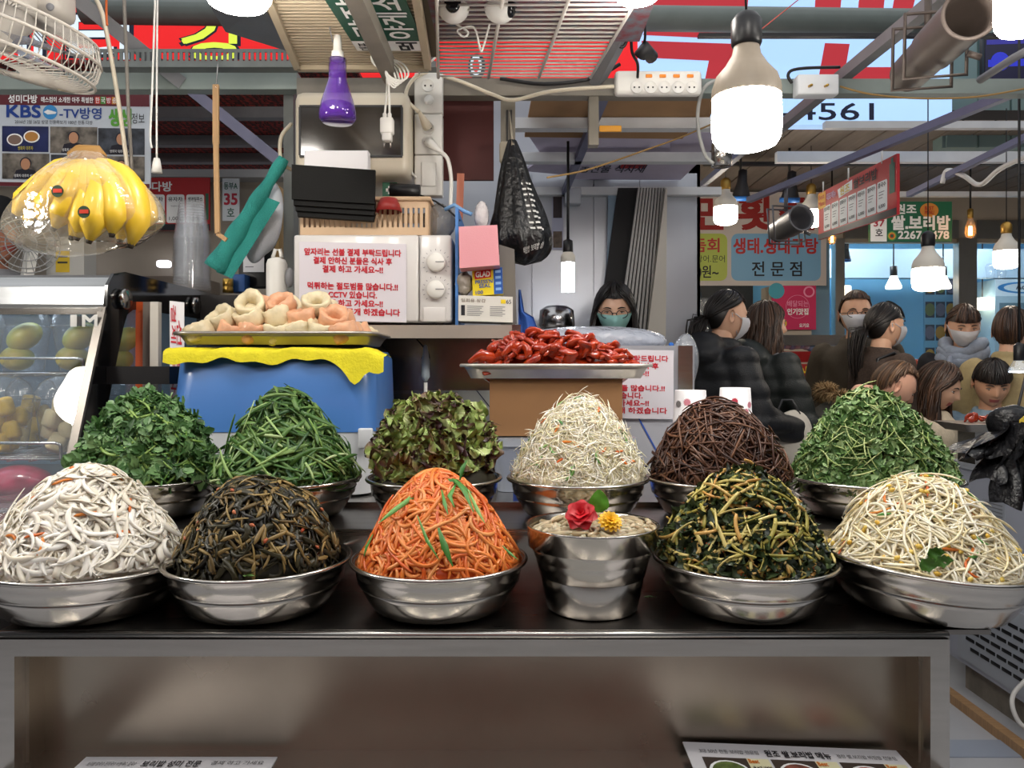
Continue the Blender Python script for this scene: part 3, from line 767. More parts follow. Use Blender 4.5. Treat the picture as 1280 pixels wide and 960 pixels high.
class Pile:
    """joins strands and leaves into one mesh with per-piece tint"""
    def __init__(s): s.V = []; s.F = []; s.m = []; s.t = []; s.n = 0
    def add(s, V, Fq, mi, tint):
        s.V.append(V); s.F.append(Fq+s.n); s.m.append(np.full(len(Fq), mi)); s.t.append(np.broadcast_to(tint, (len(V),)).astype(float)); s.n += len(V); return s
    def strands(s, g, P, Nn, a, b, mi, sides=5, tw=0., t=(0, 1), taper=(.35, .35)):
        V, Fq, per = strand_mesh(P, Nn, a, b, sides, tw, g, taper)
        return s.add(V, Fq, mi, np.repeat(g.uniform(t[0], t[1], len(P)), per))
    def leaves(s, g, tv, tf, pos, n, size, mi, tilt=.5, lift=.0, t=(0, 1), bend=.3, down=0.):
        N = len(pos); d = g.normal(0, 1, (N, 3))
        if down:
            rd = pos-pos.mean(0); rd[:, 2] = -np.abs(rd[:, 2])-.05; rd /= np.linalg.norm(rd, axis=1, keepdims=True); d = d/np.linalg.norm(d, axis=1, keepdims=True)*(1-down)+rd*down
        nn = n+g.normal(0, tilt, (N, 3)); nn /= np.linalg.norm(nn, axis=1, keepdims=True)
        d -= nn*(d*nn).sum(1, keepdims=True); d /= np.linalg.norm(d, axis=1, keepdims=True)+1e-9
        sd = np.cross(d, nn); sz = g.uniform(size[0], size[1], N); bd = g.normal(0, bend, N)
        x, y, z = tv[:, 0], tv[:, 1], tv[:, 2]
        zz = z[None]-bd[:, None]*(y[None]**2)
        V = pos[:, None]+(sd[:, None]*x[None, :, None]+d[:, None]*y[None, :, None]+nn[:, None]*(zz[..., None]))*sz[:, None, None]+(nn*lift)[:, None]
        Fq = (np.arange(N)*len(tv))[:, None, None]+tf[None]
        return s.add(V.reshape(-1, 3), Fq.reshape(-1, 4), mi, np.repeat(g.uniform(t[0], t[1], N), len(tv)))
    def build(s, name, mats, label, cat='food', smooth=True, parent=None):
        return npmesh(name, np.concatenate(s.V), np.concatenate(s.F), mats, np.concatenate(s.m), np.concatenate(s.t), parent, smooth, label=label, cat=cat, kind='stuff')
def frond_template(seed=0):
    """deeply lobed leaf: leaflets set in pairs along a rib"""
    V = []; Fq = []
    def leaflet(x, y, a, L_, w, z):
        b = len(V); ca, sa = math.cos(a), math.sin(a)
        for j in range(3):
            v = j/2; hw = w*(.45, 1., .30)[j]
            for u in (-1, 0, 1):
                lx, ly = v*L_, u*hw
                V.append((x+ca*lx-sa*ly, y+sa*lx+ca*ly, z+.05*abs(u)-.10*v*v))
        for j in range(2):
            for i in range(2): Fq.append((b+j*3+i, b+j*3+i+1, b+(j+1)*3+i+1, b+(j+1)*3+i))
    for k, (y, L_, w) in enumerate(((-.25, .20, .07), (-.02, .30, .10), (.20, .26, .10))):
        for sg in (-1, 1): leaflet(0, y, PI/2-sg*(.95-.15*k), L_, w, .02*k)
    leaflet(0, .30, PI/2, .26, .13, .05)
    b = len(V)
    for j in range(4):
        for u in (-1, 1): V.append((u*.030, -.5+j*.29, .01))
    for j in range(3): Fq.append((b+j*2, b+j*2+1, b+j*2+3, b+j*2+2))
    return np.array(V), np.array(Fq)
def leaf_template(nu=5, nv=7, w=.42, lobes=0., fold=.12, wave=.05, point=1.2, seed=0):
    g = np.random.default_rng(seed); V = []
    for j in range(nv):
        v = j/(nv-1); hw = w*max(.04, math.sin(PI*min(1, v**.8*1.0)))**(1/point)*(1-.25*v)
        if lobes: hw *= 1-lobes*(.5+.5*math.cos(j*PI))
        for i in range(nu):
            u = i/(nu-1)*2-1
            V.append((u*hw, v, abs(u)*fold+wave*math.sin(9*v+3*u+g.uniform(0, 1))))
    Fq = [(j*nu+i, j*nu+i+1, (j+1)*nu+i+1, (j+1)*nu+i) for j in range(nv-1) for i in range(nu-1)]
    V = np.array(V); V[:, 1] -= .5
    return V, np.array(Fq)
# ================================================================== HEAPED DISHES, FRONT ROW (left to right)
YF1, YB1 = 1.40, 1.64
def food(nm, *a, **k): return mat(nm, *a, **k)
def mound(c, R, h, top, **kw): return Mound((c[0], c[1], c[2]+h*.93), R, top, **kw)

# 1 white radish
c = bowl(108, YF1, .180, .092, T1, 'wide steel bowl of white shredded radish at the left end of the front row', .03, 1.6)
M1 = mound(c, .163, .092, .160, a=1.75, b=.95, lump=.010, seed=1); g = M1.rng
RAD = food('white radish', '#e9e2d4', .32, sss=.12, tint=['#e2d8c4', '#f3ebdc', '#faf5ea'])
CAR = food('orange carrot', '#dd7a28', .4, tint=['#cf5f1c', '#e08a34'])
p = Pile(); p.add(*M1.core(drop=.008), 0, .2)
for off, n in (((-.002, .004), 700), ((.003, .012), 520)):
    P, Nn = M1.walk(n, 10, .0080, curl=.20, down=.25, off=off, jit=.004); p.strands(g, P, Nn, g.uniform(.0030, .0070, n), g.uniform(.0006, .0012, n), 0, 6, 1.1)
r1 = p.build('shredded_radish', [RAD], 'heap of white shredded radish with orange slivers in the leftmost front bowl')
def slivers(par, Md, n, K, step, a, b, mt, name, curl=.2, off=(.008, .013), t=(0, 1), down=.0, rmax=.9, sides=5, tw=.7):
    P, Nn = Md.walk(n, K, step, curl=curl, off=off, down=down, rmax=rmax)
    for i in range(n):
        V, Fq, _ = strand_mesh(P[i:i+1], Nn[i:i+1], a, b, sides, tw, Md.rng)
        npmesh(name, V, Fq, mt, None, np.full(len(V), Md.rng.uniform(*t)), par)
slivers(r1, M1, 26, 8, .0045, .0032, .0015, CAR, 'carrot_sliver', off=(.007, .012))

# 2 dark cooked greens
c = bowl(324, YF1, .166, .092, T1, 'steel bowl of dark seasoned greens, second from the left in the front row')
M1 = mound(c, .140, .092, .150, a=2.4, b=.9, lump=.014, seed=2); g = M1.rng
DKG = food('dark greens', '#2e2a1a', .38, tint=['#191712', '#2b2818', '#3f3920']); TANS = food('tan stems', '#7a6236', .42, tint=['#5c4a28', '#826a3c', '#9c8450'])
p = Pile(); p.add(*M1.core(drop=.008), 0, .1)
P, Nn = M1.walk(900, 7, .008, curl=.35, off=(-.002, .008), down=.3, jit=.004); p.strands(g, P, Nn, g.uniform(.003, .007, 900), .0012, 0, 6, 1.4)
P, Nn = M1.walk(380, 5, .0085, curl=.12, off=(.002, .011), down=.25, jit=.004); p.strands(g, P, Nn, g.uniform(.0016, .0045, 380), g.uniform(.0012, .0024, 380), 1, 6, .8)
r2 = p.build('dark_greens', [DKG, TANS], 'heap of dark brown seasoned greens with tan stems in a front bowl')
slivers(r2, M1, 14, 4, .003, .0032, .0026, food('red bits', '#b05434', .35, tint=['#a04428', '#c07048']), 'red_bit')

# 3 orange strands
c = bowl(549, YF1, .160, .092, T1, 'steel bowl of bright orange spicy strands in the middle of the front row')
M1 = mound(c, .143, .092, .160, a=1.9, b=1.0, lump=.005, seed=3); g = M1.rng
ORG = food('orange strands', '#e08038', .30, coat=.2, tint=['#d0561a', '#e07c30', '#ec9c58'])
p = Pile(); p.add(*M1.core(drop=.009), 0, 0)
for off, n in (((-.004, .003), 480), ((.002, .007), 420)):
    P, Nn = M1.walk(n, 12, .0078, curl=.17, down=.45, off=off, jit=.003); p.strands(g, P, Nn, g.uniform(.0030, .0042, n), g.uniform(.0026, .0036, n), 0, 6, .5)
r3 = p.build('orange_strands', [ORG], 'heap of orange spicy radish strands topped with chive pieces')
CHV = food('chive garnish', '#3d7a2e', .4, tint=['#2c6422', '#4f8c3c', '#86b060'])
def blade(par, c, pts, w, mt=CHV, t=.5, name='chive_blade'):
    """flat blade through points given as (pixel x, pixel y, depth)"""
    P = np.array([[list(W(*q)) for q in pts]]); K = P.shape[1]
    if K == 2: P = np.concatenate([P[:, :1], P.mean(1, keepdims=True)+[[[0, -.002, .002]]], P[:, 1:]], 1); K = 3
    Nn = np.broadcast_to(np.array([.1, -.75, .65])/1.0, P.shape).copy()
    V, Fq, _ = strand_mesh(P, Nn, w, .0009, 6, .3, g, (.3, .15)); npmesh(name, V, Fq, mt, None, np.full(len(V), t), par)
for pts, w, t in (([(545, 606, 1.375), (520, 618, 1.35), (490, 640, 1.32), (473, 654, 1.30)], .005, .7), ([(560, 600, 1.38), (530, 610, 1.36), (500, 634, 1.33)], .004, .4),
                  ([(566, 598, 1.37), (580, 612, 1.34), (592, 640, 1.30)], .006, .4), ([(585, 612, 1.34), (596, 636, 1.31), (606, 654, 1.29)], .004, .9),
                  ([(522, 645, 1.272), (534, 676, 1.255), (549, 700, 1.245)], .0035, .6), ([(548, 660, 1.258), (556, 684, 1.245), (566, 708, 1.235)], .007, .3),
                  ([(552, 612, 1.34), (556, 630, 1.31), (560, 643, 1.295)], .004, .5), ([(540, 598, 1.38), (570, 602, 1.37), (590, 616, 1.35)], .006, .2),
                  ([(570, 605, 1.36), (562, 620, 1.33), (568, 634, 1.31)], .005, .5), ([(575, 600, 1.37), (578, 585, 1.38), (584, 575, 1.39)], .005, .2),
                  ([(466, 668, 1.30), (458, 684, 1.29), (455, 696, 1.285)], .003, .4), ([(628, 682, 1.29), (638, 692, 1.28), (648, 700, 1.275)], .003, .3)):
    blade(r3, c, pts, w, CHV, t)

# 4 clear jelly in a steel pot
yp = 1.40; cx = wx(740, yp)
pot = root('jelly_pot', 'tall steel pot holding clear jelly strips topped with two flowers', 'pot', (cx, yp, T1))
m = MB(); m.lathe([(0, 0), (.076, 0), (.082, .004), (.088, .03), (.0935, .062), (.0925, .066), (.088, .066), (.080, .01), (0, .008)], (cx, yp, T1), 48); m.build('lower_pot', BOWL, pot)
m = MB(); m.lathe([(0, .058), (.085, .058), (.0955, .064), (.101, .085), (.107, .108), (.1075, .112), (.1165, .116), (.1185, .150), (.1215, .1535), (.1195, .155), (.1150, .152), (.1125, .118), (.10, .085), (.09, .068), (0, .066)], (cx, yp, T1), 48); m.build('upper_bowl', BOWL, pot)
M1 = Mound((cx, yp, T1+.137), .112, .014, a=2.2, seed=4, lump=.003); g = M1.rng
JEL = mat('clear jelly', '#c9b89c', .12, ior=1.36, sss=.4, tint=['#9a8a6c', '#b4a486', '#cabda2'])
p = Pile(); p.add(*M1.core(drop=.01), 1, .3)
P, Nn = M1.walk(260, 6, .008, curl=.3, off=(-.004, .008), rmax=.93, jit=.004); p.strands(g, P, Nn, g.uniform(.004, .007, 260), g.uniform(.003, .005, 260), 0, 6, 1.2, taper=(.6, .6))
p.build('jelly_strips', [JEL, mat('jelly base', '#8c7a5e', .3)], 'pale clear jelly strips filling the steel pot')
def petal_flower(name, label, c, R, rows, mt, cup=.8, w=.55, up=Vector((0, -.5, .85))):
    r = root(name, label, 'flower', c); q = up.to_track_quat('Z', 'Y').to_matrix()
    tv, tf = leaf_template(5, 6, w, 0, .18, .03, 2.0, 1)
    for k, (n, s, el) in enumerate(rows):
        for i in range(n):
            a = 2*PI*i/n+k*.5; d = Vector((math.cos(a)*math.cos(el), math.sin(a)*math.cos(el), math.sin(el)))
            sd = Vector((-math.sin(a), math.cos(a), 0)); nn = sd.cross(d)*-1
            V = []
            for x, y, z in tv:
                yy = y+.5; V.append(c+q @ ((sd*x*1.1+d*yy*.9+nn*(-cup*yy*yy*.3+abs(x)*.3))*s*R))
            mb = MB(); mb.add(V, [tuple(f) for f in tf], 0, True); mb.build('petal', mt, r)
    return r
RP = food('rose petal', '#c2121f', .45, sss=.1); YP = food('marigold petal', '#eeb81e', .5, tint=None, var=.15, scale=90)
petal_flower('rose_flower', 'red rose head lying on the clear jelly', W(726, 643, 1.345), .030, ((6, 1.05, .1), (6, .95, .6), (5, .75, 1.0), (3, .5, 1.3)), RP, 1.1, .62, Vector((-.2, -.7, .7)))
petal_flower('marigold_flower', 'yellow marigold head lying beside the red rose on the jelly', W(763, 651, 1.325), .024, ((14, 1.0, .05), (13, .9, .4), (11, .75, .8), (7, .5, 1.15)), YP, .7, .3, Vector((.15, -.6, .8)))
tv, tf = leaf_template(7, 8, .48, 0, .1, .05, 1.8, 3)
m = MB(); cc = W(747, 626, 1.36); m.add([cc+Vector((x*.042+.002, -.006+z*.03, y*.040)) for x, y, z in tv], [tuple(f) for f in tf], 0, True)
m.build('garnish_leaf', food('garnish leaf', '#5c9a2c', .45, var=.15, scale=60), None, 'round bright green leaf standing behind the red rose', 'leaf')

# 5 young radish greens kimchi
c = bowl(930, YF1, .164, .092, T1, 'steel bowl of green radish stem kimchi, second from the right in the front row')
M1 = mound(c, .143, .092, .158, a=1.8, b=.95, lump=.013, seed=5); g = M1.rng
KIM = food('kimchi leaf', '#26301e', .35, tint=['#1a2418', '#303e26', '#54643a']); YST = food('yellow green stem', '#a09440', .35, tint=['#7c7830', '#aea04a', '#d0c078', '#c08a40'])
FLK = food('chilli flake', '#b83a18', .4, tint=['#9c2410', '#d0601e'])
p = Pile(); p.add(*M1.core(drop=.009), 0, .2)
tv, tf = leaf_template(6, 6, .45, .2, .2, .16, 1.4, 5)
x, y = M1.sample(430, .96); pos = np.stack([x, y, M1.h(x, y)], -1)+M1.c; p.leaves(g, tv, tf, pos, M1.nrm(x, y), (.026, .046), 0, .4, .005, bend=.6)
P, Nn = M1.walk(430, 6, .0100, curl=.14, off=(.003, .016), down=.35, jit=.008); p.strands(g, P, Nn, g.uniform(.0014, .0042, 430), g.uniform(.0014, .0032, 430), 1, 7, .6, taper=(1, .7))
P, Nn = M1.walk(420, 3, .0016, off=(.006, .0125)); p.strands(g, P, Nn, .0013, .0008, 2, 4, 1)
r5 = p.build('radish_greens_kimchi', [KIM, YST, FLK], 'heap of dark green radish leaves and yellow stems flecked with chilli')

# 6 bean sprouts
c = bowl(1153, YF1, .180, .092, T1, 'wide steel bowl of pale bean sprouts at the right end of the front row', .07, 1.45)
M1 = mound(c, .158, .092, .150, a=1.7, b=1.0, lump=.012, seed=6); g = M1.rng
SPR = food('bean sprout', '#e2d6b4', .3, sss=.1, tint=['#e0cfa0', '#f0e6c8', '#f8f2e0']); HEADM = food('sprout head', '#dcb846', .4, tint=['#cfa02e', '#e4c865'])
p = Pile(); p.add(*M1.core(drop=.010), 0, .05)
for off, n in (((-.004, .004), 700), ((.002, .012), 420)):
    P, Nn = M1.walk(n, 12, .0090, curl=.10, off=off, down=.25, jit=.007); p.strands(g, P, Nn, g.uniform(.0014, .0030, n), g.uniform(.0013, .0026, n), 0, 5, .5, taper=(.8, .15))
P, Nn = M1.walk(90, 4, .0035, curl=.1, off=(.006, .013)); p.strands(g, P, Nn, .0042, .0036, 1, 6, .6, taper=(.3, .2))
r6 = p.build('bean_sprouts', [SPR, HEADM], 'heap of pale bean sprouts with yellow heads in the rightmost front bowl')
slivers(r6, M1, 14, 6, .008, .0028, .0016, CAR, 'carrot_sliver', off=(.006, .012), down=.3)
slivers(r6, M1, 10, 4, .008, .003, .0012, CHV, 'scallion_piece', off=(.006, .012), down=.3)
tv, tf = leaf_template(7, 8, .42, .25, .15, .12, 1.4, 8)
for k, (x, y, d, s_) in enumerate(((1160, 704, 1.262, .035), (1178, 700, 1.262, .03), (1168, 690, 1.27, .03))):
    m = MB(); cc = W(x, y, d); m.add([cc+Vector((yy*s_, -.004-z*.02, xx*s_+.1*s_*yy)) for xx, yy, z in tv], [tuple(f) for f in tf], 0, True)
    m.build('green_leaf', food('celery leaf', '#4c7a2c', .45, var=.2, scale=60), r6)

# ================================================================== HEAPED DISHES, BACK ROW
hb = .082
# 7 chrysanthemum greens
c = bowl(183, YB1, .150, hb, T2, 'steel bowl of fresh leafy chrysanthemum greens at the left end of the back row')
M1 = mound(c, .142, hb, .170, a=2.0, b=.95, lump=.016, seed=7); g = M1.rng
CG = food('crown daisy leaf', '#3f6a2c', .45, tint=['#2c4c24', '#47703a', '#7a9c64']); CGS = food('crown daisy stem', '#7d9a48', .4, tint=['#5c8434', '#93ae5a'])
p = Pile(); p.add(*M1.core(drop=.012), 0, .0)
tv, tf = frond_template()
x, y = M1.sample(1150, .95); pos = np.stack([x, y, M1.h(x, y)], -1)+M1.c; p.leaves(g, tv, tf, pos, M1.nrm(x, y), (.040, .074), 0, .5, .004, bend=.6)
P, Nn = M1.walk(240, 6, .011, curl=.10, off=(.002, .013), jit=.006); p.strands(g, P, Nn, g.uniform(.0016, .0034, 240), g.uniform(.0014, .003, 240), 1, 6, .4, taper=(.8, .4))
p.build('chrysanthemum_greens', [CG, CGS], 'heap of fresh green lobed leaves in the leftmost bowl of the back row')
# 8 chives
c = bowl(358, YB1, .157, hb, T2, 'steel bowl of cut chives, second from the left in the back row')
M1 = mound(c, .150, hb, .180, a=1.55, b=1.0, lump=.010, seed=8); g = M1.rng
CH = food('chives', '#2f6a28', .38, tint=['#264a20', '#42682c', '#74924c']); CHL = food('chive base', '#9cb870', .38, tint=['#7ca04c', '#c4d4a0'])
p = Pile(); p.add(*M1.core(drop=.012), 0, .0)
for off, n in (((-.003, .006), 620), ((.004, .018), 300)):
    P, Nn = M1.walk(n, 6, .0155, curl=.05, off=off, down=.15, jit=.010); p.strands(g, P, Nn, g.uniform(.0026, .0056, n), .0008, 0, 6, 1.0, taper=(.9, .5))
P, Nn = M1.walk(60, 6, .013, curl=.06, off=(.006, .018), down=.2, jit=.01); p.strands(g, P, Nn, g.uniform(.002, .0034, 60), .0014, 1, 6, .8, taper=(.8, .6))
p.build('cut_chives', [CH, CHL], 'heap of dark green cut chives in front of the blue machine')
# 9 red leaf lettuce: single torn leaves
c = bowl(543, YB1, .144, hb, T2, 'steel bowl of torn red leaf lettuce, third from the left in the back row')
M1 = mound(c, .135, hb, .160, a=2.1, b=.9, lump=.018, seed=9); g = M1.rng
lt = root('lettuce_heap', 'heap of torn red leaf lettuce in the third bowl of the back row', 'food', M1.c, group=None)
LET = food('lettuce leaf', '#8c9c54', .45, tint=['#9cac62', '#8a9a52', '#74603c', '#4a2a2a'])
LETS = [LET, food('pale lettuce leaf', '#a8bc70', .45, tint=['#c0cc8c', '#a8bc70', '#90a858', '#86804c']), food('dark lettuce leaf', '#4e302c', .4, tint=['#7a8448', '#5c5034', '#452826', '#341c20'])]
V, Fq = M1.core(drop=.014); npmesh('heap_core', V, Fq, food('lettuce core', '#2e2a1c', .6), parent=lt)
def ruffle(seed, mt):
    gg = np.random.default_rng(seed); nu, nv = 19, 13; V = []; TT = []
    f1, f2, p1 = gg.uniform(2.5, 4), gg.uniform(5, 8), gg.uniform(0, 6)
    for j in range(nv):
        v = j/(nv-1)
        for i in range(nu):
            u = i/(nu-1)*2-1; hw = .45*(.35+.65*math.sin(PI*(.12+.8*v))); e = max(abs(u), v*.9)**2; TT.append(min(1, max(0, e*1.05-.05+.12*math.sin(7*u+5*v+p1))))
            V.append((u*hw+e*.05*math.sin(f2*v*3+p1), v-.5+e*.06*math.sin(f2*u*2.5), e*.16*math.sin(f1*3*u+f2*v*2+p1)+.10*abs(u)-.2*v*v))
    mb = MB(); mb.add(V, [(j*nu+i, j*nu+i+1, (j+1)*nu+i+1, (j+1)*nu+i) for j in range(nv-1) for i in range(nu-1)], 0, True)
    mb.tube([(0, -.5, -.01), (0, -.1, -.02), (0, .3, -.06)], [.06, .035, .012], 6, 1, flat=.5)
    me = mb.mesh('leaf', [mt, food('lettuce rib', '#b4bc84', .4)]); TT += [0]*(len(me.vertices)-len(TT)); at = me.attributes.new('tint', 'FLOAT', 'POINT'); at.data.foreach_set('value', np.array(TT, dtype=np.float32)); return me
LM = [ruffle(k, LETS[(0, 1, 2, 0, 1, 1, 0, 2, 1)[k]]) for k in range(9)]
x, y = M1.sample(250, .90)
for i in range(250):
    n = Vector(M1.nrm(x[i:i+1], y[i:i+1])[0]); n = (n+Vector(g.normal(0, .45, 3))).normalized()
    q = n.to_track_quat('Z', 'Y').to_matrix().to_4x4() @ Matrix.Rotation(g.uniform(0, 6.28), 4, 'Z')
    o = bpy.data.objects.new('leaf', LM[int(g.integers(0, 9))]); COL.objects.link(o); o.parent = lt
    s_ = g.uniform(.045, .080); o.matrix_local = Matrix.Translation((x[i], y[i], max(.008, float(M1.h(x[i], y[i])))+g.uniform(0, .014))) @ q @ Matrix.Diagonal((s_, s_, s_, 1))
# 10 shredded cabbage
c = bowl(722, YB1, .150, hb, T2, 'steel bowl of shredded white cabbage, fourth from the left in the back row')
M1 = mound(c, .138, hb, .178, a=1.9, b=.95, lump=.012, seed=10); g = M1.rng
CAB = food('cabbage', '#e4dcbc', .4, sss=.1, tint=['#e4dcae', '#f6eeda', '#fdf9ee'])
p = Pile(); p.add(*M1.core(drop=.008), 0, .2)
for off, n in (((-.003, .004), 1500), ((.002, .012), 1300)):
    P, Nn = M1.walk(n, 5, .0085, curl=.25, off=off, down=.2, jit=.008); p.strands(g, P, Nn, g.uniform(.0008, .0024, n), .0006, 0, 4, 1.5, taper=(.3, .2))
r10 = p.build('shredded_cabbage', [CAB], 'heap of cream shredded cabbage with green and orange bits')
slivers(r10, M1, 22, 5, .005, .0028, .0012, CAR, 'carrot_sliver', off=(.006, .012)); slivers(r10, M1, 22, 6, .006, .003, .0010, CHV, 'scallion_piece', off=(.006, .012))
# 11 bracken stems
c = bowl(899, YB1, .156, hb, T2, 'steel bowl of brown bracken stems, second from the right in the back row')
M1 = mound(c, .143, hb, .165, a=1.9, b=.9, lump=.014, seed=11); g = M1.rng
BRK = food('bracken', '#4a2c1e', .42, tint=['#2c1812', '#4a2c1e', '#6e4a34'])
p = Pile(); p.add(*M1.core(drop=.010), 0, .0)
for off, n in (((-.003, .005), 800), ((.003, .013), 420)):
    P, Nn = M1.walk(n, 6, .0135, curl=.05, off=off, down=.25, jit=.007); p.strands(g, P, Nn, g.uniform(.0016, .0034, n), g.uniform(.0014, .0028, n), 0, 5, .5, taper=(.8, .4))
p.build('bracken_stems', [BRK], 'heap of dark brown cooked bracken stems in the back row')
# 12 green sprouting leaves
c = bowl(1090, YB1, .176, hb, T2, 'wide steel bowl of small leafed greens at the right end of the back row')
M1 = mound(c, .158, hb, .172, a=1.8, b=.95, lump=.015, seed=12); g = M1.rng
SG = food('small leaf green', '#557a3a', .42, tint=['#3c5e2e', '#64864a', '#9cb480']); SGS = food('small stem', '#9aa860', .42, tint=['#7a9048', '#b4bc80'])
p = Pile(); p.add(*M1.core(drop=.012), 0, .0)
tv, tf = leaf_template(3, 6, .23, 0, .10, .03, 1.3, 12)
x, y = M1.sample(3000, 1.0); pos = np.stack([x, y, M1.h(x, y)], -1)+M1.c; p.leaves(g, tv, tf, pos+np.array([0, 0, 1])*g.uniform(-.004, .008, (3000, 1)), M1.nrm(x, y), (.020, .040), 0, .6, .004, bend=.4)
P, Nn = M1.walk(380, 6, .010, curl=.12, off=(.001, .016), jit=.008); p.strands(g, P, Nn, g.uniform(.0009, .0018, 380), g.uniform(.0009, .0018, 380), 1, 5, .3)
p.build('small_leaf_greens', [SG, SGS], 'heap of small oval green leaves in the rightmost bowl of the back row')
# fallen leaf bits on the counter
for x, y, lab in ((618, 752, 'small green leaf scrap lying between the orange strands bowl and the jelly pot'), (813, 748, 'small green leaf scrap lying right of the jelly pot'), (312, 722, 'tiny green leaf stuck on the bowl of dark greens')):
    d = (H-T1-.002)*F/(y-CY) if x != 312 else 1.255; m = MB(); cc = W(x, y, d); tv, tf = leaf_template(5, 6, .3, .2, .1, .06, 1.3, x)
    m.add([cc+Vector((yy*.022, xx*.02, z*.02+.002)) for xx, yy, z in tv], [tuple(f) for f in tf], 0, True)
    m.build('leaf_scrap', food('leaf scrap', '#4a6c2a', .5), None, lab, 'leaf')
# ================================================================== BLUE MACHINE, CLOTH, DUMPLING TRAY
YM = 1.88; zt = 1.374
mc = root('blue_machine', 'blue and white food machine under the yellow cloth and dumpling tray', 'appliance', (wx(330, YM)+.03, YM+.2, T2))
def rr_ring(x0, x1, y0, y1, z, r, n=6):
    P = []
    for cx_, cy_, a0 in ((x1-r, y1-r, 0), (x0+r, y1-r, 90), (x0+r, y0+r, 180), (x1-r, y0+r, 270)):
        for k in range(n+1):
            a = math.radians(a0+k*90/n); P.append(Vector((cx_+r*math.cos(a), cy_+r*math.sin(a), z)))
    return P
def rr_loft(mb, rings, mi=0, cap=True):
    n = len(rings[0]); vs = [p for r in rings for p in r]
    fs = [(i*n+k, i*n+(k+1) % n, (i+1)*n+(k+1) % n, (i+1)*n+k) for i in range(len(rings)-1) for k in range(n)]
    mb.add(vs, fs, mi, True)
    if cap:
        mb.add(rings[0], [tuple(range(n))[::-1]], mi); mb.add(rings[-1], [tuple(range(n))], mi)
    return mb
x0, x1 = wx(215, YM), wx(462, YM)
BLUEM = mat('blue enamel', '#4676b8', .35, coat=.3, var=.03, scale=4); WHM = mat('white enamel', '#c6c8cc', .4, var=.03, scale=5)
zs = wz(540, YM)
m = MB(); rr_loft(m, [rr_ring(x0-.014, x1+.012, YM-.008, YM+.37, zs, .05), rr_ring(x0, x1+.008, YM, YM+.36, zt-.02, .06), rr_ring(x0+.012, x1-.004, YM+.012, YM+.35, zt, .05)]); m.build('blue_cover', BLUEM, mc)
m = MB(); rr_loft(m, [rr_ring(x0+.0, x1+.0, YM+.0, YM+.36, T2+.005, .05), rr_ring(x0-.012, x1+.01, YM-.006, YM+.368, zs-.004, .05), rr_ring(x0-.012, x1+.01, YM-.006, YM+.368, zs, .05)]); m.build('white_base', WHM, mc)
m = MB(); hc = W(457, 548, YM-.012); m.rbox(hc, (.036, .012, .050), .004); m.build('recessed_handle', WHM, mc)
for k in (-1, 1): m = MB(); m.lathe([(.012, 0), (.012, .006)], ((x0+x1)/2+k*.18, YM+.18, T2-.001), 12); m.build('foot', BLACK, mc)
# yellow cloth
YEL = mat('yellow cloth', '#d9cc1c', .75, var=.08, scale=40, bump=.25, bscale=160)
NXc, NYc = 46, 16; P = []; g = np.random.default_rng(33)
xa, xb = wx(209, YM), wx(482, YM)
for j in range(NYc):
    row = []
    for i in range(NXc):
        u = i/(NXc-1); v = j/(NYc-1)
        x = xa+(xb-xa)*u
        drop = .030+.006*math.sin(u*17)+.004*math.sin(u*41)
        drop += .055*math.exp(-((u-.87)/.05)**2)+.020*math.exp(-((u-.97)/.05)**2)
        s_ = v*(.10+drop)                                     # distance from the top rear line towards the viewer
        if s_ < .10: y, z = YM+.10-.012-s_, zt+.004+.003*math.sin(u*23+v*9)
        else:
            e = s_-.10; y, z = YM-.016-.006*math.sin(u*19+1)-.006*math.sin(u*7)-e*.15, zt+.002-e*1.0
        sag = max(0, (x-(x1+.0)))*.9 + max(0, (x0-.004)-x)*.6
        row.append(Vector((x, y, z-sag*.5)))
    P.append(row)
m = MB(); m.grid(P); m.build('yellow_cloth', YEL, None, 'yellow cloth spread under the dumpling tray, corner hanging over the machine', 'cloth')
TRAYM = mat('dull tray steel', '#a8a29a', .38, .9, var=.1, scale=14, rvar=.1)
def tray(label, x0, x1, y0, y1, z, h, lip, mt):
    r = root('food_tray', label, 'tray', ((x0+x1)/2, (y0+y1)/2, z))
    m = MB(); i = .028
    rr_loft(m, [rr_ring(x0+i, x1-i, y0+i, y1-i, z, .035), rr_ring(x0+i*.6, x1-i*.6, y0+i*.6, y1-i*.6, z+h*.6, .04), rr_ring(x0+.008, x1-.008, y0+.008, y1-.008, z+h*.9, .045),
                rr_ring(x0+.010, x1-.010, y0+.010, y1-.010, z+h*.92, .043), rr_ring(x0+i*.9, x1-i*.9, y0+i*.9, y1-i*.9, z+h*.3, .038), rr_ring(x0+i*1.1, x1-i*1.1, y0+i*1.1, y1-i*1.1, z+.003, .034)])
    m.build('tray_pan', mt, r)
    m = MB(); m.tube(rr_ring(x0+.004, x1-.004, y0+.004, y1-.004, z+h*.92, .046), lip, 6, closed=True); m.build('rolled_rim', mt, r)
    return r
zd = zt+.014
tray('shallow steel tray heaped with dumplings on the blue machine', wx(207, 1.87), wx(468, 1.87), 1.87, 2.17, zd, .030, .005, TRAYM)
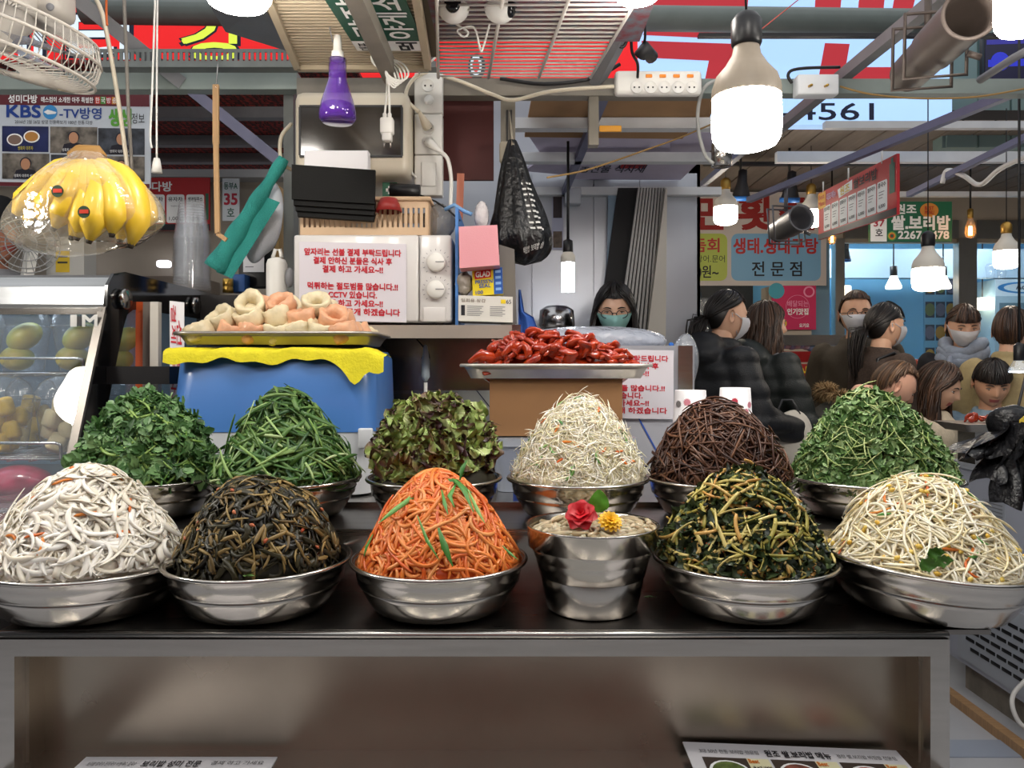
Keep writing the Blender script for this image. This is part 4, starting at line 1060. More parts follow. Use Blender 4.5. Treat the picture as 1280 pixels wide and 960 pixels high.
# dumplings
def dumpling_mesh(seed, mt):
    g = np.random.default_rng(seed); n, mm = 26, 12; V = []
    Rr = .026*g.uniform(.92, 1.08); ph = g.uniform(0, 6.28)
    for i in range(n):
        a = 2*PI*i/n; gap = math.exp(-((a-.4)/.45)**2)
        r0 = .0125*(1+.10*math.sin(2*a+ph))*(1-.25*gap); tall = 1.75+.25*math.sin(a+ph)
        for k in range(mm):
            b = 2*PI*k/mm
            pl = 1+.07*math.sin(9*a+ph)*max(0, math.sin(b))
            rad = Rr+r0*math.cos(b)*pl; z = r0*math.sin(b)*tall*pl
            if k in (2, 3): rad += .005+.002*math.sin(3*a+ph); z += .005              # wrapper edge standing up
            V.append((rad*math.cos(a), rad*math.sin(a), z+.018))
    mb = MB(); mb.add(V, [(i*mm+k, ((i+1) % n)*mm+k, ((i+1) % n)*mm+(k+1) % mm, i*mm+(k+1) % mm) for i in range(n) for k in range(mm)], 0, True)
    mb.ell((.002, 0, .010), (.020, .019, .009), 14, 8, 0)
    return mb.mesh('dumpling', mt)
PCH = mat('peach dough', '#d9a37e', .42, var=.14, scale=45, coat=.15, sss=.08, bump=.15, bscale=120); CRD = mat('cream dough', '#d5c7a4', .42, var=.10, scale=45, coat=.15, sss=.08, bump=.15, bscale=120)
DM = [dumpling_mesh(k, PCH if k % 2 else CRD) for k in range(8)]
g = np.random.default_rng(5); xc = -.589
lay = []
for L_, (nx, ys, xs) in enumerate(((7, (1.925, 1.995, 2.065, 2.12), .178), (5, (1.955, 2.03), .135), (3, (1.985, 2.05), .080))):
    for y in ys:
        for i in range(nx):
            x = xc+((i/(nx-1))*2-1)*xs+g.normal(0, .005); lay.append((x, y+g.normal(0, .005), zd+.010+L_*.036+g.uniform(0, .006), L_))
for i, (x, y, z, L_) in enumerate(lay):
    me = DM[int(g.integers(0, 8))]; pe = me.materials[0] is PCH
    o = bpy.data.objects.new('dumpling', me); COL.objects.link(o)
    o.location = (x, y, z); tl = (.45 if L_ == 0 else .75)
    q = Euler((g.uniform(.1, 1.25) if L_ else g.uniform(0, .3), g.uniform(-.4, .4), 0)).to_matrix() @ Matrix.Rotation(g.uniform(0, 6.28), 3, 'Z'); o.rotation_euler = q.to_euler()
    tag(o, 'peach coloured dumpling folded into a ring in the heap on the tray' if pe else 'cream coloured dumpling folded into a ring in the heap on the tray', 'dumpling', 'ring dumplings heaped on the tray')

# ================================================================== CARDBOARD BOX WITH RED DISH
KRAFT = mat('kraft cardboard', '#8a6440', .75, var=.05, scale=10)
bx0, bx1 = wx(612, 1.97), wx(778, 1.97); zbx = wz(545, 1.97)
ctn = root('storage_container', 'clear plastic container with lid under the cardboard box', 'container', (.1, 2.08, T2))
m = MB(); rr_loft(m, [rr_ring(bx0+.02, bx1+.02, 1.95, 2.19, T2, .03), rr_ring(bx0+.005, bx1+.03, 1.94, 2.2, zbx-.025, .03)]); m.build('tub', film('milky plastic', '#b4bccb', .55, .2), ctn)
m = MB(); rr_loft(m, [rr_ring(bx0-.0, bx1+.036, 1.935, 2.205, zbx-.024, .03), rr_ring(bx0-.0, bx1+.036, 1.935, 2.205, zbx-.004, .03)]); m.build('lid', film('milky lid', '#c4cad4', .6, .2), ctn)
m = MB(); rr_loft(m, [rr_ring(bx0+.06, bx1-.0, 1.80, 1.92, T2, .02), rr_ring(bx0+.06, bx1-.0, 1.80, 1.92, T2+.02, .02)]); m.build('plastic_tray', mat('blue plastic', '#2c4aa0', .4), None, 'low blue plastic tray behind the cabbage bowl', 'tray')
m = MB(); m.bx(bx0, bx1, 1.97, 2.2, zbx, wz(474, 1.97)); bxo = m.build('cardboard_box', KRAFT, None, 'plain brown cardboard box carrying the tray of red dish', 'box')
m = MB(); m.bx(bx0-.001, bx1+.001, 2.08, 2.09, wz(474, 1.97)-.001, wz(474, 1.97)+.001); m.build('flap_seam', mat('kraft dark', '#5c4028', .8), bxo)
zr = wz(474, 1.97)+.002
tray('shallow steel tray heaped with glossy red pieces on the cardboard box', wx(573, 1.93), wx(820, 1.93), 1.93, 2.23, zr, .036, .005, mat('pale tray', '#c4c0b8', .42, .7, var=.1, scale=14))
REDF = mat('red glazed piece', '#821a0c', .16, coat=.7, var=.9, scale=34, col2='#b83e16', sss=.1, bump=.15, bscale=70)
def red_mesh(seed):
    g = np.random.default_rng(seed); K = 9; pts = []; bend = g.uniform(.6, 2.6); L_ = g.uniform(.035, .06); rr = []
    for k in range(K):
        t = k/(K-1)-.5; a = bend*t; R_ = L_/bend
        pts.append((R_*math.sin(a)*1.0, R_*(1-math.cos(a))*2-.01, .01*math.sin(3*t+seed)))
        rr.append(g.uniform(.010, .016)*(1-abs(2*t)**3*.55))
    mb = MB(); mb.tube(pts, rr, 9, flat=.62)
    V = np.array(mb.v); V += np.sin(V*190+seed)*.0016; mb.v = [tuple(v) for v in V]
    return mb.mesh('red_piece', REDF)
RM = [red_mesh(k) for k in range(9)]
xr0, xr1 = wx(592, 1.99), wx(812, 1.99); k = 0
Mr = Mound(((xr0+xr1)/2, 2.07, zr+.014), .128, .078, a=1.9, b=.9, lump=.012, seed=44, sx=1.0); g = Mr.rng
xs = g.uniform(-1, 1, 420); ys = g.uniform(-1, 1, 420)
n_ = 0
for a, b in zip(xs, ys):
    if n_ >= 175: break
    x = (xr0+xr1)/2+a*(xr1-xr0)/2*.92; y = 2.07+b*.105
    hh = .080*(1-abs(a+.12)**2.2)*(1-.55*abs(b)**2)+.012
    if hh < .012: continue
    z = zr+.020+(hh if n_ % 4 else hh*.55)
    o = bpy.data.objects.new('red_piece', RM[n_ % 9]); COL.objects.link(o); o.location = (x, y, z)
    o.rotation_euler = (g.uniform(-.9, .9), g.uniform(-.7, .7), g.uniform(0, 6.28)); s_ = g.uniform(.8, 1.25); o.scale = (s_,)*3
    tag(o, 'glossy red braised morsel in the heap on the pale tray', 'food', 'red braised morsels heaped on the tray'); n_ += 1
m = MB(); m.ell(((xr0+xr1)/2-.01, 2.07, zr+.012), ((xr1-xr0)/2*.88, .10, .060), 24, 12); m.build('red_sauce', REDF, None, 'red sauce filling the heap on the pale tray', 'food', kind='stuff')

# ================================================================== SHELF WITH MICROWAVE
YS = 2.17; zsf = wz(406, YS)
sh = root('steel_shelf', 'stainless wall shelf carrying the microwave and small boxes', 'shelf', (-.33, YS+.2, wz(432, YS)))
m = MB(); m.bx(-.78, wx(645, YS), YS, 2.56, zsf-.006, zsf-.001); m.build('shelf_top', STEEL, sh)
m = MB(); m.bx(-.78, wx(640, YS), YS-.004, YS, zsf-.038, zsf-.001); m.build('front_lip', mat('pale brushed lip', '#bdb6aa', .35, .6, var=.06, scale=10), sh)
m = MB(); m.bx(wx(640, YS), wx(651, YS), YS-.006, YS+.01, zsf-.044, zsf); m.build('end_cap', STEEL, sh)
m = MB(); m.bx(-.78, .02, 2.50, 2.51, T2, zsf-.006); m.build('splash_panel', mat('splash steel', '#a89f95', .2, .95, var=.1, scale=5), sh)
m = MB(); m.bx(-.78, .02, 2.485, 2.50, wz(490, 2.49)-.006, wz(490, 2.49)+.006); m.build('panel_ridge', STEEL, sh)
# hooks, brush and utensil
for x, lab in ((480, 'black wire hook under the shelf holding the bottle brush'), (529, 'black wire hook under the shelf holding the pale utensil')):
    m = MB(); d = 2.3; m.tube([W(x-8, 424, d), W(x+6, 440, d), W(x+8, 447, d), W(x+3, 452, d), W(x-2, 447, d)], .0028, 6)
    m.build('wire_hook', BLACK, None, lab, 'hook')
m = MB(); d = 2.29; m.lathe([(.004, 0), (.013, .015), (.012, .06), (.006, .105), (.003, .11)], W(532, 477, d), 14)
ut = m.build('utensil', mat('pale grey plastic', '#a9b4ba', .35), None, 'pale grey handled utensil hanging from a black hook', 'utensil')
m = MB(); m.tube([W(532, 478, d), W(532, 520, d)], .0055, 8); m.build('shaft', WHITE, ut)
m = MB(); d = 2.29; m.tube([W(481, 446, d), W(483, 484, d), W(483, 530, d)], .002, 6); br_ = m.build('bottle_brush', STEEL, None, 'brown bristled bottle brush hanging from a black hook', 'brush')
m = MB()
for k in range(260):
    a = k*2.4; z = wz(483, d)-k/260*.14; r_ = .019; m.tube([(wx(483, d), d, z), (wx(483, d)+r_*math.cos(a), d+r_*math.sin(a), z-.002)], .0008, 3)
tag(m.build('bristles', mat('tan bristles', '#8f7350', .7), br_), kind='stuff')
# film covered board leaning behind lettuce
s = Sign('film_board', 'white film covered steel board with printed letters leaning behind the lettuce', 'board', W(538, 488, 2.42), W(692, 488, 2.42), W(538, 565, 2.42), mat('film white', '#a9aaa6', .4), .008)
s.text('STAR', .05, .02, .2, .3, NAVY, 2, .0, rot=-90).pol([(.37, 0), (.38, 0), (.62, .6), (.61, .6)], NAVY).text('STAR', .9, .0, .99, .4, NAVY, 2, rot=-90).done()
m = MB(); m.slab(W(682, 492, 2.4), W(640, 575, 2.4), W(668, 575, 2.38), W(692, 500, 2.38), .006); m.build('dark_board', DARK, None, 'narrow dark board leaning beside the cardboard box', 'board')

# microwave
mw = root('microwave', 'white microwave oven with two dials and a taped notice on its door', 'microwave', (wx(466, 2.2), 2.36, zsf))
mx0, mx1, mz0, mz1 = wx(367, 2.2), wx(565, 2.2), zsf+.008, wz(293, 2.2)
MWW = mat('microwave white', '#cfccc9', .35, coat=.2, var=.03, scale=5)
m = MB(); m.rbox(((mx0+mx1)/2, 2.375, (mz0+mz1)/2), (mx1-mx0, .33, mz1-mz0), .012); m.build('case', MWW, mw)
xd = wx(524, 2.2)
m = MB(); m.rbox(((mx0+xd)/2, 2.203, (mz0+mz1)/2), (xd-mx0-.003, .02, mz1-mz0-.004), .007); dr = m.build('door', MWW, mw)
m = MB(); m.rbox(((xd+mx1)/2, 2.204, (mz0+mz1)/2), (mx1-xd-.003, .018, mz1-mz0-.004), .007); m.build('control_panel', MWW, mw)
for y in (328, 362):
    m = MB(); c_ = W(545, y, 2.19); Mx = Matrix.Rotation(PI/2, 3, 'X'); m.lathe([(0, .020), (.023, .020), (.0265, .015), (.0275, 0), (0, 0)], c_+Vector((0, .006, 0)), 28, 0, Mx); kn = m.build('dial', WHITE, mw)
    m = MB(); m.bx(c_.x+.0, c_.x+.024, c_.y-.0160, c_.y-.0145, c_.z-.001, c_.z+.001); m.build('pointer', GREY_P, kn)
    for k in range(13):
        a = math.radians(-40+k*22); m = MB(); m.box(c_+Vector((math.cos(a)*.037, .0042, math.sin(a)*.037)), (.005, .0008, .0014), Matrix.Rotation(-a, 3, 'Y')); m.build('dial_mark', GREY_P, mw)
m = MB(); m.rbox(W(543, 393, 2.193), (.066, .006, .042), .003); m.build('open_button', MWW, mw)
for x in (mx0+.04, mx1-.04): m = MB(); m.bx(x-.012, x+.012, 2.24, 2.27, zsf-.001, mz0+.004); m.build('foot', BLACK, mw)
NOTICE = ['앞자리는 선불 결제 부탁드립니다', '결제 안하신 분들은 식사 후', '결제 하고 가세요~!!', '', '먹튀하는 절도범들 많습니다.!!', 'CCTV 있습니다.', '결제 하고 가세요~!!', '아니면 얼굴 공개 하겠습니다']
WIDTHS = [.90, .73, .56, 0, .84, .45, .56, .88]
def notice(label, TL, TR, BL):
    s = Sign('paper_notice', label, 'notice', TL, TR, BL, mat('laminated paper', '#d6d3da', .18, coat=.5), .0015)
    for k, (t, w_) in enumerate(zip(NOTICE, WIDTHS)):
        if t: s.text(t, .5-w_/2, .08+k*.108, .5+w_/2, .08+k*.108+.088, RED_INK, 2, .045)
    return s.done()
notice('laminated white notice with red Korean lines on the microwave door', W(374, 302, 2.188), W(508, 305, 2.188), W(374, 400, 2.188))
# basket on the microwave
bk = root('plastic_basket', 'beige slotted plastic basket on top of the microwave', 'basket', (wx(455, 2.3), 2.33, mz1+.001))
bz0, bz1 = mz1+.001, wz(249, 2.22); bx_0, bx_1 = wx(376, 2.22), wx(535, 2.22)
BEI = mat('beige basket', '#c6a887', .45, var=.04)
m = MB(); m.bx(bx_0, bx_1, 2.22, 2.45, bz0, bz0+.006); m.build('base', BEI, bk)
for nm, (a, b, c_, d_) in (('side', (bx_0, bx_1, 2.216, 2.222)), ('side', (bx_0, bx_1, 2.448, 2.454))):
    m = MB(); m.bx(a, b, c_, d_, bz0, bz0+.022); m.bx(a, b, c_, d_, bz1-.026, bz1)
    n = 24
    for k in range(n+1): xx = a+(b-a-.008)*k/n; m.bx(xx, xx+.0085, c_, d_, bz0+.022, bz1-.026)
    m.build(nm, BEI, bk)
for x in (bx_0, bx_1): m = MB(); m.bx(x-.003, x+.003, 2.222, 2.448, bz0, bz1); m.build('end', BEI, bk)
m = MB(); m.tube([(bx_0-.004, 2.214, bz1), (bx_1+.006, 2.214, bz1), (bx_1+.006, 2.456, bz1), (bx_0-.004, 2.456, bz1)], .007, 6, closed=True); m.build('rim', BEI, bk)
# things in and on the basket
wl = root('document_wallet', 'black expanding document wallet standing in the beige basket', 'wallet', W(418, 272, 2.19))
BW = mat('black leatherette', '#0e0e0d', .7, spec=.25, bump=.1, bscale=200)
for k, (ya, yb, dd) in enumerate(((207, 250, 2.178), (246, 258, 2.184), (255, 265, 2.19), (262, 272, 2.196))):
    m = MB(); m.slab(W(366+k*2, ya, dd), W(366+k*2.4, yb, dd-.004), W(469-k*.4, yb+6, dd-.004), W(470, ya+7, dd), .012); m.build('flap' if k == 0 else 'pocket', BW, wl)
m = MB(); m.rbox(W(424, 207, 2.3), (.19, .08, .07), .004); m.build('carton', PAPER, None, 'white carton standing behind the black wallet in the basket', 'box')
m = MB(); m.lathe([(.0, .040), (.024, .038), (.032, .02), (.038, 0), (.036, 0), (.03, .02), (0, .034)], W(486, 265, 2.20), 20); m.build('red_bowl', mat('red lid', '#8c2420', .45), None, 'small dark red bowl turned over on the rim of the beige basket', 'bowl')
m = MB(); m.tube([W(488, 238, 2.3), W(525, 240, 2.3)], .022, 12); m.build('black_bottle', BLACK, None, 'black cylinder lying in the beige basket', 'bottle')
s = Sign('green_cross_box', 'small green box with white cross standing in the beige basket', 'box', W(478, 228, 2.36), W(496, 228, 2.36), W(478, 252, 2.36), mat('green box', '#1e6448', .5), .02)
s.rect(.4, .2, .6, .6, WHT_INK).rect(.25, .32, .75, .48, WHT_INK).done()
m = MB(); m.tube([W(525, 244, 2.31), W(545, 252, 2.28), W(560, 262, 2.26), W(575, 276, 2.25)], .003, 6); m.build('black_cable', BLACK, None, 'thin black cable running from the basket to the blue clip', 'cable')
bgm = film('grey film', '#a8a4a0', .35, .15, bump=.9, bscale=50)
m = MB(); m.ell(W(548, 278, 2.3), (.05, .04, .055), 20, 14); V = np.array(m.v); V += np.random.default_rng(1).normal(0, .003, V.shape); m.v = [tuple(v) for v in V]
m.build('plastic_bag', bgm, None, 'crumpled clear plastic bag on the microwave beside the basket', 'bag')

# small boxes right of the microwave
s = Sign('glove_box', 'white carton with barcode and small print on the shelf end', 'box', W(573, 369, 2.18), W(641, 371, 2.18), W(573, 401, 2.18), mat('carton white', '#d2d0c8', .5), .12)
s.text('일회용 장갑', .05, .12, .5, .26, mat('brown ink', '#6b5a48', .6), 2).rect(.05, .38, .12, .78, BLK_INK).rect(.78, .12, .87, .28, mat('yellow print', '#e4c820', .5)).text('65', .88, .12, .97, .28, BLK_INK)
for k in range(6): s.rect(.16, .40+k*.07, .46-.03*(k % 3), .425+k*.07, GREY_P); s.rect(.58, .40+k*.07, .86-.05*(k % 2), .425+k*.07, GREY_P)
s.done()
s = Sign('wrap_box', 'yellow and blue carton of kitchen wrap on the white carton', 'box', W(590, 337, 2.2), W(628, 334, 2.2), W(591, 370, 2.2), mat('yellow carton', '#dcc420', .45), .06)
BLP = mat('blue print', '#1f4f9c', .5)
s.rect(.70, 0, 1, 1, BLP).pol([(.08, .08), (.62, .04), (.62, .34), (.08, .38)], mat('bright red print', '#cc1c24', .5)).text('GLAD', .12, .11, .58, .31, WHT_INK, 3, .05).text("PRESS'N", .1, .42, .66, .56, BLP, 2, .03).text('SEAL', .22, .58, .6, .72, BLP, 2, .03).text('100', .1, .82, .34, .95, BLP, 2, .03)
for k in range(4): s.rect(.76, .1+k*.22, .94, .2+k*.22, mat('pale blue print', '#7ea6d8', .5), 2)
s.done()
m = MB(); m.ell(W(580, 355, 2.22), (.024, .03, .034), 14, 10); V = np.array(m.v); V += np.random.default_rng(3).normal(0, .003, V.shape); m.v = [tuple(v) for v in V]
m.build('crumpled_bag', mat('grey beige film', '#8f877c', .35, var=.2, scale=60), None, 'crumpled grey bag wedged left of the wrap carton', 'bag')
pk = root('pink_box', 'glossy pink folded paper box standing on the wrap carton', 'box', W(599, 337, 2.22))
PNK = mat('pink paper', '#d49098', .3, coat=.4, bump=.08, bscale=300)
m = MB(); m.slab(W(575, 289, 2.21), W(576, 340, 2.2), W(625, 336, 2.2), W(622, 287, 2.21), .05); m.build('box_body', PNK, pk)
m = MB(); m.slab(W(575, 312, 2.209), W(575, 314, 2.198), W(623, 313, 2.198), W(623, 311, 2.209), .003); m.build('flap_edge', PNK, pk)
m = MB(); m.ell(W(602, 270, 2.3), (.022, .02, .045), 14, 10); m.build('white_bag', film('white film', '#e8e2e2', .6, .2, bump=.7), None, 'white plastic bag tied up above the pink box', 'bag')
m = MB(); m.slab(W(624, 306, 2.27), W(626, 405, 2.27), W(646, 405, 2.27), W(643, 312, 2.27), .006); m.build('grey_board', mat('grey board', '#6e6a66', .5), None, 'grey board standing behind the wrap carton', 'board')
m = MB(); m.bx(wx(570, 2.23), wx(573.5, 2.23), 2.2, 2.5, zsf, wz(262, 2.23)); m.build('blue_board', mat('blue board', '#4a7ec0', .5), None, 'thin blue board standing on edge right of the microwave', 'board')
m = MB(); m.tube([W(556, 262, 2.25), W(568, 256, 2.24), W(580, 264, 2.23), W(590, 268, 2.23)], .006, 7); m.build('blue_clip', mat('light blue plastic', '#6f9ccc', .4), None, 'light blue plastic hanger arm on top of the blue board', 'hanger')
m = MB(); m.bar(W(576, 217, 2.4), W(574, 275, 2.4), .022, .006, up=(0, 1, 0)); m.build('salmon_strip', mat('salmon wood', '#b87058', .6), None, 'salmon coloured strip hanging on the maroon board', 'strip')
m = MB(); P = [[W(648+ (x_*(22 if y_ > .5 else 10)*(.3+y_)), 362+y_*62, 2.2+.01*math.sin(x_*9)) for x_ in np.linspace(0, 1, 12)] for y_ in np.linspace(0, 1, 10)]; m.grid(P)
m.build('blue_cloth', mat('blue cloth', '#26509a', .7, bump=.2), None, 'blue cloth hanging beside the shelf end above the red dish', 'cloth')

# maroon board, sterilizer cabinet, sockets
MAR = mat('maroon board', '#50221f', .6, var=.06, scale=6)
m = MB(); yb_ = 2.50; m.bx(wx(372, yb_), wx(617, yb_), yb_, yb_+.015, wz(225, yb_), wz(97, yb_)); m.build('maroon_board', MAR, None, 'maroon painted board behind the cream cabinet and sockets', 'board')
m = MB(); m.bx(wx(360, 2.55), wx(372, 2.55), 2.5, 2.56, T2, wz(95, 2.55)); m.build('steel_post', mat('post grey', '#6c706e', .5), None, 'grey steel post left of the cream cabinet', 'post')
m = MB(); m.bx(wx(626, 2.5), wx(644, 2.5), 2.46, 2.5, T2, wz(122, 2.5)); pst = m.build('steel_post', mat('dusty post', '#7c766a', .6, var=.1), None, 'dusty slotted steel post from which the black bag hangs', 'post')
m = MB(); m.bx(wx(633, 2.46), wx(635, 2.46), 2.455, 2.462, wz(225, 2.46), wz(138, 2.46)); m.bx(wx(638, 2.46), wx(640, 2.46), 2.455, 2.462, wz(225, 2.46), wz(138, 2.46)); m.build('slot_ridge', DARK, pst)
m = MB(); m.rbox(W(633, 191, 2.44), (.045, .03, .07), .01); m.build('switch_box', mat('dusty cream', '#a39a88', .5), None, 'dusty cream switch box on the post behind the black bag', 'switch')
ov = root('cup_sterilizer', 'cream wall cabinet with a dark glass window above the microwave', 'appliance', W(439, 219, 2.36))
ox0, ox1, oz0, oz1 = wx(367, 2.3), wx(512, 2.3), wz(219, 2.3), wz(113, 2.3)
m = MB(); m.rbox(((ox0+ox1)/2, 2.39, (oz0+oz1)/2), (ox1-ox0, .19, oz1-oz0), .025); m.build('case', mat('cream enamel', '#cdc3af', .35, coat=.3), ov)
gx0, gx1, gz0, gz1 = wx(376, 2.29), wx(501, 2.29), wz(194, 2.29), wz(134, 2.29)
m = MB(); m.bx(gx0, gx1, 2.290, 2.297, gz0, gz1); m.build('window', mat('smoked glass', '#2a241e', .12, coat=.6), ov)
for a in ((gx0-.004, gx1+.004, 2.288, 2.298, gz1, gz1+.006), (gx0-.004, gx1+.004, 2.288, 2.298, gz0-.006, gz0), (gx0-.006, gx0, 2.288, 2.298, gz0, gz1), (gx1, gx1+.006, 2.288, 2.298, gz0, gz1)):
    m = MB(); m.bx(*a); m.build('window_frame', DARK, ov)
m = MB(); m.bx(wx(437, 2.29), wx(447, 2.29), 2.284, 2.295, wz(202, 2.29), wz(195, 2.29)); m.build('latch', BLACK, ov)
st = root('socket_strip', 'white wall strip of three modules with plugged sockets and a switch', 'socket', W(535, 245, 2.4))
for k in range(3):
    ya, yb2 = 91+k*51.5, 141.5+k*51.5; m = MB(); a = W(518, ya, 2.38); b = W(553, yb2, 2.38); m.rbox(((a.x+b.x)/2, 2.40, (a.z+b.z)/2), (b.x-a.x, .045, a.z-b.z), .004); m.build('module', WHITE, st)
Rx = Matrix.Rotation(PI/2, 3, 'X')
for x, y in ((535, 107), (535, 160), (535, 177)):
    m = MB(); m.lathe([(.0, .001), (.017, .001), (.0185, .004), (.020, .004), (.020, 0), (0, 0)], W(x, y, 2.3765), 24, 0, Rx); sk = m.build('socket', WHITE, st)
    for dx in (-4, 4): m = MB(); m.ell(W(x+dx*.9, y, 2.375), (.003, .002, .003), 8, 6); m.build('pin_hole', BLACK, sk)
m = MB(); m.rbox(W(536, 218, 2.3765), (.046, .006, .075), .003); m.build('rocker_switch', WHITE, st)
for x, y, x2, y2, lab in ((535, 160, 524, 140, 'beige plug in the middle socket of the wall strip'), (535, 177, 552, 190, 'white plug in the lower socket of the wall strip'), (537, 124, 532, 128, 'white plug in the top socket of the wall strip')):
    m = MB(); a = W(x, y, 2.37); b = W(x2, y2, 2.33); m.tube([a, a.lerp(b, .3), a.lerp(b, .7), b], [.014, .014, .009, .005], 10); m.build('power_plug', CREAM if 'beige' in lab else WHITE, None, lab, 'plug')
def cable(pts, r, mt, lab, name='cable', cat='cable', n=7):
    pts = [W(*p) for p in pts]; Q = []
    for i in range(len(pts)-1):                            # Catmull-Rom smoothing
        p0, p1, p2, p3 = pts[max(i-1, 0)], pts[i], pts[i+1], pts[min(i+2, len(pts)-1)]
        for k in range(5):
            t = k/5; Q.append(.5*((2*p1)+(p2-p0)*t+(2*p0-5*p1+4*p2-p3)*t*t+(3*p1-p0-3*p2+p3)*t**3))
    Q.append(pts[-1]); m = MB(); m.tube(Q, r, n); return m.build(name, mt, None, lab, cat)
cable([(552, 190, 2.33), (560, 200, 2.33), (564, 225, 2.33), (563, 258, 2.3)], .006, WHITE, 'white cable running down from the lower socket')
cable([(524, 140, 2.33), (508, 124, 2.33), (512, 105, 2.36), (530, 92, 2.38), (570, 100, 2.4), (615, 118, 2.39), (642, 125, 2.38), (690, 114, 2.36), (768, 108, 2.34)], .006, CREAM, 'long cream cable looping from the wall strip to the white extension strip')
cable([(364, 155, 2.4), (352, 170, 2.36), (350, 190, 2.36), (354, 205, 2.36), (364, 212, 2.4)], .006, CREAM, 'cream cable looping beside the grey post')
cable([(506, 200, 2.36), (514, 215, 2.36), (520, 222, 2.38)], .004, WHITE, 'short white cable beside the cream cabinet')
# black hanging bag
def bag_pt(u, v):
    """u round the bag, v from the tie down"""
    yc = 175+v*157; cxp = 640+ (v**1.2)*16; hw = (4+34*min(1, v*1.25)**.9)*math.sqrt(max(0.0, 1-max(0, (v-.72)/.28)**2.2))+.5
    a = 2*PI*u; fold = 1+.09*math.sin(9*a+3*v)+.06*math.sin(17*a-5*v)+.05*math.sin(5*a+13*v)*v
    d = 2.36; hwm = hw*d/F*fold
    return Vector((wx(cxp, d)+math.sin(a)*hwm, d-math.cos(a)*hwm*.75, wz(yc, d)))
bgk = mat('black bag film', '#0f0f11', .28, bump=.5, bscale=60)
bb = root('carrier_bag', 'black plastic carrier bag with white print hanging from the post', 'bag', bag_pt(0, 1))
m = MB(); m.grid([[bag_pt(i/48, j/28) for i in range(48)] for j in range(29)], wrap=True); m.build('bag_film', bgk, bb)
m = MB(); m.tube([W(637, 140, 2.44), W(640, 172, 2.36), W(641, 182, 2.35)], [.002, .004, .006], 6); m.build('handle', mat('bag twine', '#a59b88', .6), bb)
m = MB()
def bprint(u0, v0, u1, v1):
    P = [[bag_pt(u0+(u1-u0)*i/4, v0+(v1-v0)*j/3)+Vector((0, -.004, 0)) for i in range(5)] for j in range(4)]; m.grid(P)
for k in range(9):
    for j in range(3): bprint(.055+j*.035, .36+k*.045, .055+j*.035+(.028 if (k+j) % 3 else .016), .36+k*.045+.016)
m.build('print', mat('grey white print', '#c9c9c6', .6), bb)
vs, fs = text_geo('비빔밥 보리밥 습니다', .02); m = MB(); m.add([bag_pt(.0+x*.14, .93-y*.05-x*.06)+Vector((0, -.005, 0)) for x, y in vs], fs); m.build('lettering', mat('grey white print', '#c9c9c6'), bb)
# ================================================================== MORE AROUND THE REAR WORKTABLE
notice('white notice with red Korean lines standing behind the red dish tray', W(700, 436, 2.30), W(842, 438, 2.30), W(700, 522, 2.30))
un = root('steel_unit', 'stainless cabinet behind the red dish with a film covered front', 'cabinet', (.3, 2.5, T2))
ux0, ux1 = wx(690, 2.32), wx(868, 2.32)
m = MB(); m.bx(ux0, ux1, 2.32, 2.7, T2, wz(432, 2.32)); m.build('case', STW, un)
m = MB(); m.bx(ux0, wx(848, 2.32), 2.312, 2.32, T2, wz(524, 2.32)); fp = m.build('film_front', mat('film pale', '#b2b4bc', .35), un)
m = MB(); m.slab(W(797, 522, 2.31), W(799, 522, 2.31), W(823, 566, 2.31), W(821, 566, 2.31), -.001); m.build('blue_stripe', mat('blue stripe', '#2b56b4', .5), un)
m = MB(); m.bx(wx(848, 2.31), wx(866, 2.31), 2.312, 2.32, wz(488, 2.31), wz(432, 2.31)); m.build('corner_plate', STEEL, un)
def blob(c, r, seed, amp, n=28, mm=18):
    m = MB(); m.ell(c, r, n, mm); g = np.random.default_rng(seed); V = np.array(m.v); cc = np.array(c); D = V-cc
    ph = g.uniform(0, 6.28, (6, 3)); fr = g.uniform(2, 6, (6, 3))/np.array(r)*.5
    o = sum(np.sin((D*fr[i]).sum(1)*1.5+ph[i, 0]) for i in range(6))/6
    V = cc+D*(1+amp*o[:, None]); m.v = [tuple(v) for v in V]; return m
blob(W(742, 425, 2.48), (.245, .10, .045), 3, .14).build('bag_bundle', film('milky bundle', '#c9cfdc', .62, .2, bump=.8, bscale=26), None, 'milky plastic wrapped bundle lying on the steel cabinet behind the red dish', 'bundle')
blob(W(856, 452, 2.40), (.040, .05, .085), 5, .22).build('plastic_bag', BAGF, None, 'clear plastic bag hanging off the corner of the steel cabinet', 'bag')
m = MB(); m.ell(W(839, 431, 2.38), .008, 10, 8); m.build('blue_stopper', mat('blue cap', '#2a6ac0', .4), None, 'small blue stopper on the corner of the steel cabinet', 'stopper')
